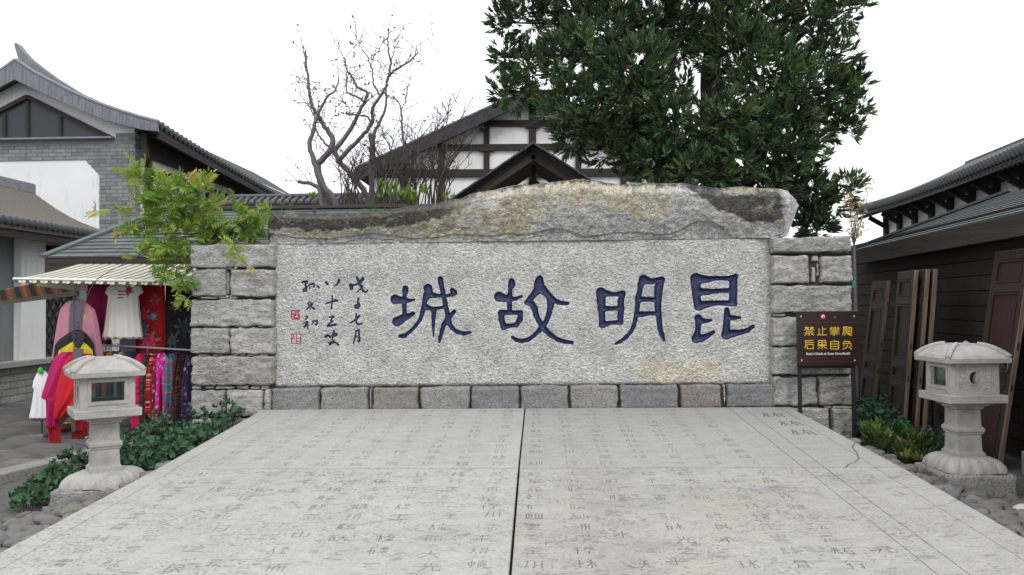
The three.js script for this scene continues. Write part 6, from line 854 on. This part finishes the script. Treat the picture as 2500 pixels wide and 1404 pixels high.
const sphDir = (r) => { const z = r() * 2 - 1, a = r() * 6.283, s = Math.sqrt(1 - z * z); return V(s * Math.cos(a), z, s * Math.sin(a)); };
const bark = M(0.045, 0.036, 0.03, { bumpMap: T.rough, bumpScale: 0.03, roughness: 0.95 }), greyBark = M(0.15, 0.138, 0.15, { bumpMap: T.rough, bumpScale: 0.015, roughness: 0.9 });
{ // big evergreen
  const tr = thing('evergreen_tree', 'large dark evergreen tree rising behind the carved stone', 'tree'), zt = -3.4, r = rng(101), K = 12.4 / 1962;
  const lobes = [[1290, 30, 88, 0], [1235, 55, 45, 0.1], [1400, 40, 110, -0.4], [1270, 135, 58, 0.1], [1232, 140, 30, 0], [1330, 185, 80, 0.4], [1430, 140, 105, 0.6], [1260, 225, 52, 0.3], [1225, 228, 26, 0.3], [1385, 262, 85, 0.8], [1490, 70, 110, 0.3], [1545, 175, 105, 0.9], [1480, 285, 80, 0.8], [1395, 330, 52, 0.6], [1480, 365, 62, 0.6], [1430, 300, 55, 0.8], [1600, 50, 95, 0.2], [1660, 95, 70, 0.1], [1610, 250, 62, 0.6], [1550, 310, 62, 0.6], [1640, 290, 52, 1.0], [1730, 40, 105, 0.2], [1800, 120, 110, 0.5], [1765, 290, 70, 1.0], [1850, 30, 105, 0], [1885, 200, 105, 0.6], [1960, 80, 85, 0.1], [2020, 140, 75, 0.2], [2060, 30, 48, 0.1], [2100, 10, 26, 0.1], [1985, 225, 95, 0.3], [2055, 225, 50, 0.2], [2092, 200, 24, 0.2], [1920, 310, 105, 0.5], [2015, 300, 62, 0.2], [2062, 318, 36, 0.2], [2090, 268, 30, 0.2], [1880, 400, 100, 0.6], [1955, 400, 66, 0.3], [1805, 385, 60, 1.0], [1610, 385, 70, 0.9], [1682, 410, 46, 1.1], [1975, 470, 62, 0.3], [2030, 490, 48, 0.2], [1990, 548, 48, 0.1], [1905, 480, 80, 0.1], [1590, 440, 40, 0.5], [1960, 540, 50, 0.0], [1540, 400, 40, 0.4], [1750, 420, 40, 1.1], [1845, 300, 70, 0.9], [2068, 460, 30, 0.2], [1668, 215, 30, 0.1], [1705, 100, 46, -0.5], [1570, 240, 60, 0.4], [1660, 350, 40, 0.6], [1720, 340, 44, 0.8],
    [1300, -80, 120, 0], [1420, -120, 140, 0.2], [1560, -100, 140, 0.4], [1700, -140, 150, 0.3], [1850, -110, 140, 0.2], [1980, -70, 110, 0.1], [2060, -60, 70, 0], [1650, -260, 150, 0], [1800, -260, 140, 0], [1500, -240, 120, 0], [1450, 60, 120, -1.0], [1650, 80, 90, -1.3], [1850, 150, 130, -1.1], [1780, 330, 90, -0.9], [1900, 350, 110, -0.8], [1560, 330, 80, -0.7], [1500, 200, 90, -0.8], [1950, 500, 70, -0.6]].map(([x, y, rd, dz]) => ({ c: atZ(x, y, zt + dz), r: rd * K * 0.87, px: x, py: y }));
  // trunks and limbs
  const base = atZ(1755, 600, zt), B = V(base.x, 0, zt), stems = [[[1755, 560], [1758, 420], [1745, 300], [1735, 180], [1750, 40], [1740, -150]], [[1700, 520], [1640, 400], [1608, 290], [1600, 180], [1560, 40], [1530, -120]], [[1790, 520], [1850, 380], [1900, 260], [1930, 120], [1950, 0]], [[1720, 420], [1695, 330], [1655, 285], [1640, 200], [1660, 60]]].map((l, k) => [k === 3 ? atZ(1740, 470, zt) : V(B.x + (k - 1) * 0.12, -0.05, zt + (k === 2 ? -0.15 : 0)), ...l.map(([x, y]) => atZ(x, y, zt + [0, 0.1, -0.2, 0.15][k]))]);
  const smooth = (pts, n) => new THREE.CatmullRomCurve3(pts).getPoints(n), nodes = [];
  stems.forEach((s, k) => { const p = smooth(s, 30); mesh('trunk', tube(p, [[0.33, 0.06], [0.17, 0.04], [0.18, 0.04], [0.09, 0.03]][k], 12), bark, tr); p.forEach((v, i) => { if (i > 9) nodes.push([v, lerp(0.11, 0.03, i / 30)]); }); });
  const limbG = []; for (const l of lobes) { let best = null, bd = 1e9; for (const nd of nodes) { const d = nd[0].distanceTo(l.c) + Math.max(0, nd[0].y - l.c.y + 0.2) * 1.5; if (d < bd) { bd = d; best = nd; } } const m = best[0].clone().lerp(l.c, 0.5).add(V(rr(-0.1, 0.1, r), 0.12, rr(-0.1, 0.1, r))); limbG.push(tube(smooth([best[0], m, l.c], 8), [Math.min(best[1] * 0.7, 0.06), 0.012], 6)); for (let k = 0; k < 6; k++) { const d = sphDir(r); d.y = Math.abs(d.y) * 0.7; limbG.push(tube([l.c.clone().lerp(m, 0.2), l.c.clone().addScaledVector(d, l.r * 0.4), l.c.clone().addScaledVector(d, l.r * 0.85)], [0.014, 0.004], 4)); } }
  stuff(mesh('limbs', merge(limbG), bark, tr));
  const cl = [[], [], []]; for (const l of lobes) { const n = Math.round(135 * Math.pow(l.r / 0.55, 2)) + 12; for (let i = 0; i < n; i++) { const d = sphDir(r), rad = l.r * Math.pow(rr(0.12, 1, r), 0.38) * (0.62 + 0.72 * n3(d.x * 2.8 + l.px, d.y * 2.8, d.z * 2.8)), p = l.c.clone().addScaledVector(V(d.x, d.y * 0.92, d.z), rad), o = d.clone().multiplyScalar(0.75).add(V(rr(-0.3, 0.3, r), 0.42, rr(-0.3, 0.3, r))).normalize(), v = rr(0.7, 1.35, r); cl[r() < 0.5 ? 0 : r() < 0.8 ? 1 : 2].push({ p, d: o, s: rr(0.65, 1.25, r), t: r() * 6.28, c: col(v * rr(0.85, 1.15, r) * (r() < 0.004 ? 3.5 : 1), v, v * rr(0.8, 1.1, r)) }); } }
  [[0.044, 0.084, 0.038], [0.072, 0.128, 0.05], [0.115, 0.185, 0.068]].forEach((c, k) => scatter('crown', spray([11, 9, 12][k], [0.13, 0.1, 0.11][k], [0.115, 0.13, 0.10][k], 0.032, rng(k + 3)), leafM(...c, 0.22), cl[k], tr));
}
function twigTree(name, label, cat, polys, z, rad0, mat, seed, grp) {
  const t = thing(name, label, cat, 0, 0, 0, 0, grp), r = rng(seed), tips = [], tw = [];
  polys.forEach(([pts, r0, r1, dz = 0, dz2 = dz], k) => { const n = pts.length, P = pts.map(([x, y], i) => { const q = atZ(640 + x / 2.753, 30 + y / 2.753, z + lerp(dz, dz2, i / (n - 1))); return q; }); if (k === 0 || pts[0][1] > 1180) { const q = P[0].clone(); P.unshift(V(q.x + 0.02, -0.05, q.z)); } const S = new THREE.CatmullRomCurve3(P, false, 'centripetal').getPoints(n * 4); S.forEach((v, i) => { if (i && i < S.length - 1) v.add(V(rr(-0.012, 0.012, r), rr(-0.01, 0.01, r), 0)); }); mesh(k < 2 ? 'trunk' : 'branch', tube(S, [r0 * 0.72, r1 * 0.72], 7), mat, t); S.forEach((v, i) => { if (i > S.length * 0.3) tips.push([v, S[Math.min(S.length - 1, i + 1)].clone().sub(S[Math.max(0, i - 1)]).normalize()]); }); });
  return { t, tips, r };
}
{ // bare branching tree
  const P = [ // traced polylines: [points, r0, r1, depth offset]
    [[[440, 1290], [400, 1160], [370, 1030], [410, 980], [460, 920], [470, 840], [420, 770], [380, 700], [340, 640], [320, 560], [310, 450], [295, 330], [292, 255]], 0.11, 0.02], [[[500, 1290], [430, 1190], [380, 1100], [340, 980], [320, 880], [345, 780], [370, 700], [395, 640], [440, 570], [490, 520], [515, 440]], 0.09, 0.016, 0.2],
    [[[720, 1290], [680, 1190], [600, 1090], [520, 1000], [490, 930], [540, 860], [610, 760], [650, 670], [690, 600], [705, 540], [640, 500], [600, 430], [565, 380], [555, 305]], 0.09, 0.015, -0.15, 0.2], [[[520, 990], [600, 900], [680, 820], [740, 740], [745, 640], [790, 570], [830, 500], [850, 430], [880, 395], [960, 350], [1030, 290], [1050, 265]], 0.06, 0.014, 0, 0.3], [[[850, 430], [865, 340], [850, 260], [845, 170], [865, 120]], 0.035, 0.008, 0.2], [[[830, 500], [835, 600], [800, 720], [760, 800], [745, 900], [735, 1000], [735, 1290]], 0.02, 0.07, 0.1], [[[690, 600], [620, 560], [575, 540], [565, 460], [570, 400]], 0.03, 0.012, 0.1], [[[790, 560], [750, 480], [740, 380], [700, 290], [660, 230], [640, 195], [632, 150]], 0.025, 0.003, 0.1], [[[740, 740], [700, 700], [640, 690], [580, 690], [560, 680]], 0.03, 0.012, 0.1], [[[590, 690], [580, 640], [540, 600], [525, 595]], 0.015, 0.005, 0.1],
    [[[960, 930], [945, 830], [940, 720], [935, 650], [915, 600], [880, 570]], 0.035, 0.01, 0.4], [[[935, 650], [960, 600], [970, 530]], 0.015, 0.006, 0.4], [[[735, 1000], [735, 890], [733, 815]], 0.065, 0.05, 0.2], [[[380, 1190], [320, 1150], [240, 1140]], 0.06, 0.045, 0.2], [[[460, 920], [400, 850], [360, 790], [345, 690], [290, 610], [240, 610]], 0.03, 0.008, 0.2], [[[310, 480], [260, 460], [235, 425]], 0.012, 0.004, 0], [[[860, 400], [830, 420], [790, 340], [735, 285]], 0.014, 0.003, 0.1], [[[1030, 290], [1040, 230], [1080, 195], [1160, 150]], 0.014, 0.003, 0.3], [[[845, 170], [800, 215], [780, 280]], 0.016, 0.004, 0.2], [[[870, 330], [890, 250], [880, 200]], 0.012, 0.004, 0.2], [[[300, 490], [340, 520], [375, 505]], 0.012, 0.004, 0],
  ];
  const { t, tips, r } = twigTree('bare_tree', 'nearly leafless pruned tree with crooked branches behind the stall roof', 'tree', P, -5.6, 0.1, greyBark, 61);
  const tw = [], lv = []; for (const [p, d] of tips) { if (r() < 0.6) { const e = d.clone().multiplyScalar(0.4).add(sphDir(r)).normalize(); e.y += 0.25; const L = rr(0.15, 0.6, r), q = p.clone().addScaledVector(e, L * 0.5).add(V(rr(-0.03, 0.03, r), 0, 0)), w = p.clone().addScaledVector(e, L); tw.push(tube([p, q, w], [0.0065, 0.002], 4)); for (let k = 0; k < 3; k++) { const b = q.clone().lerp(w, r()), m = sphDir(r); m.y += 0.35; tw.push(tube([b, b.clone().addScaledVector(m, rr(0.06, 0.2, r))], [0.004, 0.0018], 3)); } for (let k = 0; k < 3; k++) if (r() < 0.4) lv.push({ p: q.clone().lerp(w, r() * 1.1), d: sphDir(r), s: rr(0.6, 1.2, r), t: r() * 6, c: col(rr(0.8, 1.3, r), 1, 0.8) }); } }
  stuff(mesh('twigs', merge(tw), greyBark, t)); scatter('leaves', leafGeo(0.07, 0.03), leafM(0.055, 0.06, 0.045), lv, t);
}
{ // thin stemmed shrubs
  const spec = [[820, 1290, 18, 420, 71, 'bare brown shrub with upright whips beside the pruned tree'], [1000, 1290, 30, 480, 72, 'dense bare shrub of thin whips in front of the timbered gable'], [1170, 1280, 26, 560, 73, 'bare shrub of long thin shoots beside the porch'], [600, 1290, 16, 330, 74, 'small leafless shrub between the trunks of the pruned tree']];
  for (const [bx_, by, n, h, seed, lab] of spec) {
    const t = thing('bare_shrub', lab, 'shrub', 0, 0, 0, 0, 'leafless shrubs behind the wall'), r = rng(seed), z = -5.0, w = [], lv = [];
    for (let i = 0; i < n; i++) { const x0 = bx_ + rr(-70, 70, r), lean = rr(-0.5, 0.75, r), H = h * rr(0.45, 1.35, r), dz = rr(-0.4, 0.4, r), pt = []; for (let k = 0; k <= 5; k++) { const u = k / 5; pt.push(atZ(640 + (x0 + lean * H * u * u + rr(-9, 9, r)) / 2.753, 30 + (by - H * u) / 2.753, z + dz + u * rr(-0.2, 0.2, r))); } pt.unshift(V(pt[0].x, 0, pt[0].z)); const c = new THREE.CatmullRomCurve3(pt).getPoints(18); w.push(tube(c, [0.016, 0.003], 4)); for (let k = 9; k < 18; k++) for (let q = 0; q < 2; q++) if (r() < 0.5) { const d = V(rr(-0.8, 0.8, r), rr(0.2, 1, r), rr(-0.5, 0.5, r)).normalize(), L = rr(0.12, 0.4, r), e = c[k].clone().addScaledVector(d, L); w.push(tube([c[k], c[k].clone().lerp(e, 0.5).add(V(0, 0.02, 0)), e], [0.006, 0.002], 3)); if (r() < 0.5) lv.push({ p: e, d: sphDir(r), s: rr(0.5, 1, r), t: r() * 6, c: col(rr(0.8, 1.6, r), rr(0.9, 1.2, r), 0.7) }); } }
    stuff(mesh('stems', merge(w), M(0.085, 0.07, 0.06), t)); scatter('leaves', leafGeo(0.06, 0.025), leafM(0.07, 0.075, 0.04), lv, t);
  }
}
{ // fresh sprouts along the crest of the stone
  const sprout = (px, py, z, n, s, label, seed) => { const t = thing('leafy_sprout', label, 'plant', 0, 0, 0, 0, 'green sprouts behind the crest'), r = rng(seed), p = atZ(px, py, z), it = [], st = []; for (let i = 0; i < n; i++) { const q = p.clone().add(V(rr(-0.16, 0.16, r) * s, rr(-0.05, 0.16, r) * s, rr(-0.08, 0.08, r))); it.push({ p: q, d: V(rr(-0.4, 0.4, r), 1, rr(-0.2, 0.5, r)).normalize(), s: s * rr(0.7, 1.1, r), t: r() * 6, c: col(rr(0.9, 1.3, r), rr(0.9, 1.1, r), 1) }); st.push(tube([V(p.x, p.y - 0.5, z), q.clone().lerp(V(p.x, p.y - 0.3, z), 0.5), q], [0.008, 0.004], 4)); } scatter('leaves', whorl(9, 0.13, 0.03, 0.35, r), leafM(0.14, 0.27, 0.04, 0.4), it, t); stuff(mesh('stems', merge(st), M(0.08, 0.07, 0.04), t)); };
  sprout(948, 480, -0.75, 9, 0.95, 'tall light green sprout standing above the low crest', 5); sprout(1015, 492, -0.75, 9, 0.85, 'bushy light green sprout next to the tall one', 6); sprout(910, 518, -0.7, 4, 0.6, 'small sprout low against the shingle roof', 7); sprout(1108, 486, -0.7, 4, 0.7, 'flat yellow green sprout where the crest rises', 8); sprout(768, 494, -0.8, 3, 0.6, 'small pale sprout under the pruned tree', 9); sprout(690, 518, -0.55, 3, 0.5, 'tiny sprout at the mossy end of the crest', 10);
}
{ // climbing wisteria on the left pier
  const t = thing('wisteria', 'bright yellow green wisteria spilling over the pier beside the stall', 'climbing plant'), r = rng(205), vines = [], it = [[], [], []];
  const clumps = [[430, 470, 70, 0.3], [490, 500, 75, 0.2], [560, 520, 70, 0.1], [400, 510, 55, 0.3], [450, 560, 75, 0.2], [530, 565, 60, 0], [600, 545, 50, 0], [630, 530, 34, 0], [390, 575, 45, 0.3], [350, 415, 34, 0.3], [375, 440, 38, 0.3], [420, 600, 45, 0.35], [420, 640, 32, 0.35], [445, 660, 24, 0.35], [350, 560, 32, 0.35], [330, 520, 22, 0.3], [490, 450, 45, 0.2], [585, 590, 24, 0.2]];
  const root = V(-3.75, 0, -0.42), hub = atZ(540, 590, -0.35); vines.push(tube(new THREE.CatmullRomCurve3([V(-3.85, 0, -0.55), V(-3.9, 0.8, -0.55), V(-3.8, 1.6, -0.5), hub]).getPoints(16), [0.035, 0.02], 7)); for (let i = 0; i < 26; i++) { const e = atZ(rr(480, 665, r), rr(540, 597, r), rr(-0.5, -0.1, r)); vines.push(tube(new THREE.CatmullRomCurve3([hub.clone().add(V(rr(-0.2, 0.3, r), rr(-0.02, 0.06, r), 0)), hub.clone().lerp(e, 0.5).add(V(0, rr(-0.05, 0.15, r), 0)), e]).getPoints(8), [0.009, 0.003], 5)); }
  for (const [x, y, rd, dz] of clumps) { const c = atZ(x, y + 14, -0.3 + dz), R = rd * 0.66 * 9.1 / 1962, n = Math.round(7 + 46 * R / 0.3 * (R / 0.3)); vines.push(tube(new THREE.CatmullRomCurve3([hub, hub.clone().lerp(c, 0.5).add(V(0, 0.06, 0)), c]).getPoints(8), [0.012, 0.004], 5)); for (let i = 0; i < n; i++) { const d = sphDir(r), p = c.clone().addScaledVector(V(d.x, d.y * 0.8, d.z * 0.8), R * Math.pow(r(), 0.45)), up = p.y > c.y; const o = V(d.x * 0.9 + rr(-0.5, 0.5, r), 0.02 + d.y * 0.45, d.z * 0.6 + 0.35).normalize(); it[r() < (up ? 0.35 : 0.7) ? 0 : r() < 0.85 ? 1 : 2].push({ p, d: o, s: rr(0.65, 1.1, r), t: r() * 6.28, c: col(rr(0.85, 1.2, r), rr(0.88, 1.12, r), 0.9) }); } }
  const shoot = (l, z, n, red) => { const P = new THREE.CatmullRomCurve3(l.map(([x, y], i) => atZ(x, y, z))).getPoints(20); vines.push(tube(P, [0.006, 0.002], 5)); for (let i = 0; i < n; i++) { const k = Math.floor(4 + 16 * (i + r()) / n), p = P[Math.min(20, k)], d = V(rr(-0.9, 0.9, r), rr(-0.7, 0.6, r), rr(0, 0.6, r)).normalize(), last = red && i > n - 4; (last ? it[2] : it[1]).push({ p: p.clone(), d, s: rr(0.45, 0.7, r), t: r() * 6, c: last ? col(1.15, 0.85, 1.1) : col(1.05, 1, 1) }); } };
  shoot([[430, 480], [340, 480], [290, 505], [250, 520], [222, 505]], 0.0, 10, true); shoot([[400, 540], [330, 560], [290, 570], [275, 590]], 0.05, 8, true); shoot([[570, 575], [572, 600], [585, 630], [605, 648]], 0.2, 9, true); shoot([[430, 650], [432, 690], [425, 715]], 0.1, 4, false); shoot([[470, 720], [455, 730], [440, 740]], 0.15, 4, false); shoot([[440, 480], [430, 440], [455, 432], [470, 445]], 0.1, 6, true); shoot([[380, 430], [345, 405], [320, 420], [305, 405]], 0.05, 9, false); shoot([[400, 590], [310, 640], [230, 690], [205, 760], [212, 772]], 0.15, 2, false); shoot([[640, 560], [655, 520], [650, 500]], -0.1, 5, false);
  const cols = [[0.16, 0.28, 0.045], [0.32, 0.45, 0.075], [0.46, 0.52, 0.13]]; it.forEach((l, k) => scatter('leaves', pinnate(6, 0.19, 0.026, 0.08, rng(k + 40)), leafM(...cols[k], 0.5), l, t)); stuff(mesh('vines', merge(vines), M(0.13, 0.10, 0.075), t));
}
{ // ground cover by the stall
  const patch = (name, label, cat, spots, mats, seed, geo, grp) => { const t = thing(name, label, cat, 0, 0, 0, 0, grp), r = rng(seed), it = mats.map(() => []), st = []; for (const [x, z, R, H, n] of spots) for (let i = 0; i < n; i++) { const a = r() * 6.283, q = Math.sqrt(r()) * R, px = x + Math.cos(a) * q, pz = z + Math.sin(a) * q, gy = Math.max(0, bankY(px, pz)), h = H * (1 - 0.55 * (q / R) * (q / R)) * Math.pow(r(), 0.75) * (0.55 + 0.9 * n3(px * 7, pz * 7, 3)), p = V(px, gy + 0.02 + h, pz), d = V(Math.cos(a) * 0.6 + rr(-0.5, 0.5, r), rr(0.4, 1, r), Math.sin(a) * 0.6 + rr(-0.3, 0.7, r)).normalize(), v = rr(0.7, 1.3, r); it[Math.floor(r() * mats.length)].push({ p, d, s: rr(0.6, 1.15, r), t: r() * 6, c: col(v, v, v) }); if (i % 5 === 0) st.push(tube([V(px, gy - 0.02, pz), p], [0.005, 0.003], 4)); } it.forEach((l, k) => scatter('leaves', geo[k % geo.length], mats[k], l, t)); stuff(mesh('stems', merge(st), M(0.06, 0.06, 0.035), t)); };
  const round = (n, L, r) => { const l = []; for (let i = 0; i < n; i++) { const g = leafGeo(L * rr(0.8, 1.1, r), L * 0.75, 0.3, 3); g.rotateX(rr(0.7, 1.2, r)); g.rotateY(i / n * 6.283 + rr(-0.4, 0.4, r)); l.push(g); } return merge(l); };
  const G1 = [round(5, 0.05, rng(1)), round(4, 0.066, rng(2)), round(6, 0.042, rng(4))], dk = [leafM(0.035, 0.09, 0.042, 0.25), leafM(0.06, 0.14, 0.068, 0.25), leafM(0.11, 0.20, 0.11, 0.25)];
  patch('ground_cover', 'dark green leafy ground cover in front of the clothes rail', 'shrub', [[-3.45, 0.45, 0.42, 0.36, 200], [-3.75, 0.75, 0.4, 0.30, 150], [-3.95, 0.4, 0.4, 0.34, 150], [-3.4, 0.95, 0.35, 0.22, 110], [-3.9, 1.2, 0.35, 0.28, 120], [-3.5, 1.35, 0.35, 0.18, 100]], dk, 81, G1);
  patch('ground_cover', 'low leafy ground cover trailing beside the lantern plinth', 'shrub', [[-3.95, 1.9, 0.25, 0.26, 100], [-3.92, 2.25, 0.2, 0.20, 90], [-3.85, 2.6, 0.18, 0.14, 70], [-3.72, 1.75, 0.22, 0.30, 90]], dk, 82, G1);
  const vl = (() => { const l = []; const r = rng(6); for (let i = 0; i < 6; i++) { const g = leafGeo(0.11 * rr(0.8, 1.1, r), 0.045, 0.3); g.rotateX(rr(0.5, 1.1, r)); g.rotateY(i * 1.05); l.push(g); } return merge(l); })();
  patch('variegated_shrub', 'yellow variegated shrub at the pier foot by the leaning doors', 'shrub', [[3.62, 0.72, 0.2, 0.3, 60], [3.82, 0.85, 0.18, 0.22, 36], [3.72, 1.1, 0.18, 0.10, 26]], [leafM(0.30, 0.32, 0.10, 0.3), leafM(0.12, 0.19, 0.05, 0.3), leafM(0.05, 0.11, 0.035, 0.2)], 83, [vl]);
  patch('ground_cover', 'shaded dark ivy under the leaning doors', 'shrub', [[3.85, -0.1, 0.35, 0.4, 200], [4.1, -0.7, 0.4, 0.42, 190], [4.0, 0.5, 0.3, 0.3, 150], [4.1, 1.0, 0.28, 0.18, 110], [3.95, 1.35, 0.2, 0.12, 80]], [dk[0], dk[1]], 84, G1);
}
{ // yellow autumn sprays behind the right pier
  const t = thing('autumn_tree', 'thin tree with sparse golden leaves beyond the stone pier', 'tree'), r = rng(301), z = -1.6, w = [], lv = [], base = atZ(2085, 600, z); w.push(tube([V(base.x, 0, z), V(base.x, 1.4, z), base], [0.04, 0.018], 6));
  for (const [x, y] of [[2120, 455], [2095, 430], [2060, 450], [2105, 505], [2075, 520], [2110, 560], [2090, 575], [2070, 480], [2122, 445], [2100, 545]]) { const e = atZ(x, y, z + rr(-0.3, 0.3, r)), c = new THREE.CatmullRomCurve3([base, base.clone().lerp(e, 0.5).add(V(rr(-0.08, 0.08, r), 0.05, 0)), e]).getPoints(10); w.push(tube(c, [0.008, 0.002], 4)); for (let k = 3; k <= 10; k++) for (let q = 0; q < 3; q++) lv.push({ p: c[k].clone().add(V(rr(-0.06, 0.06, r), rr(-0.05, 0.05, r), rr(-0.06, 0.06, r))), d: sphDir(r), s: rr(0.5, 1, r), t: r() * 6, c: col(rr(0.8, 1.2, r), rr(0.7, 1.1, r), rr(0.6, 1.4, r)) }); }
  stuff(mesh('branches', merge(w), greyBark, t)); scatter('leaves', leafGeo(0.055, 0.028), leafM(0.50, 0.40, 0.20, 0.35), lv, t);
}
tag(mesh('green_scrap', grid(5, 5, (i, j) => { const p = atZ(2081 + i * 1.2, 676 + j * 5, 0.09); return [p.x + 0.004 * Math.sin(j * 2), p.y - i * 0.006, 0.09 + 0.014 * Math.sin(i + j * 1.3)]; }), M(0.02, 0.20, 0.10, { roughness: 0.5 })), 'scrap of green plastic caught in the pier joint above the sign', 'scrap');
renderer.render(scene, camera);
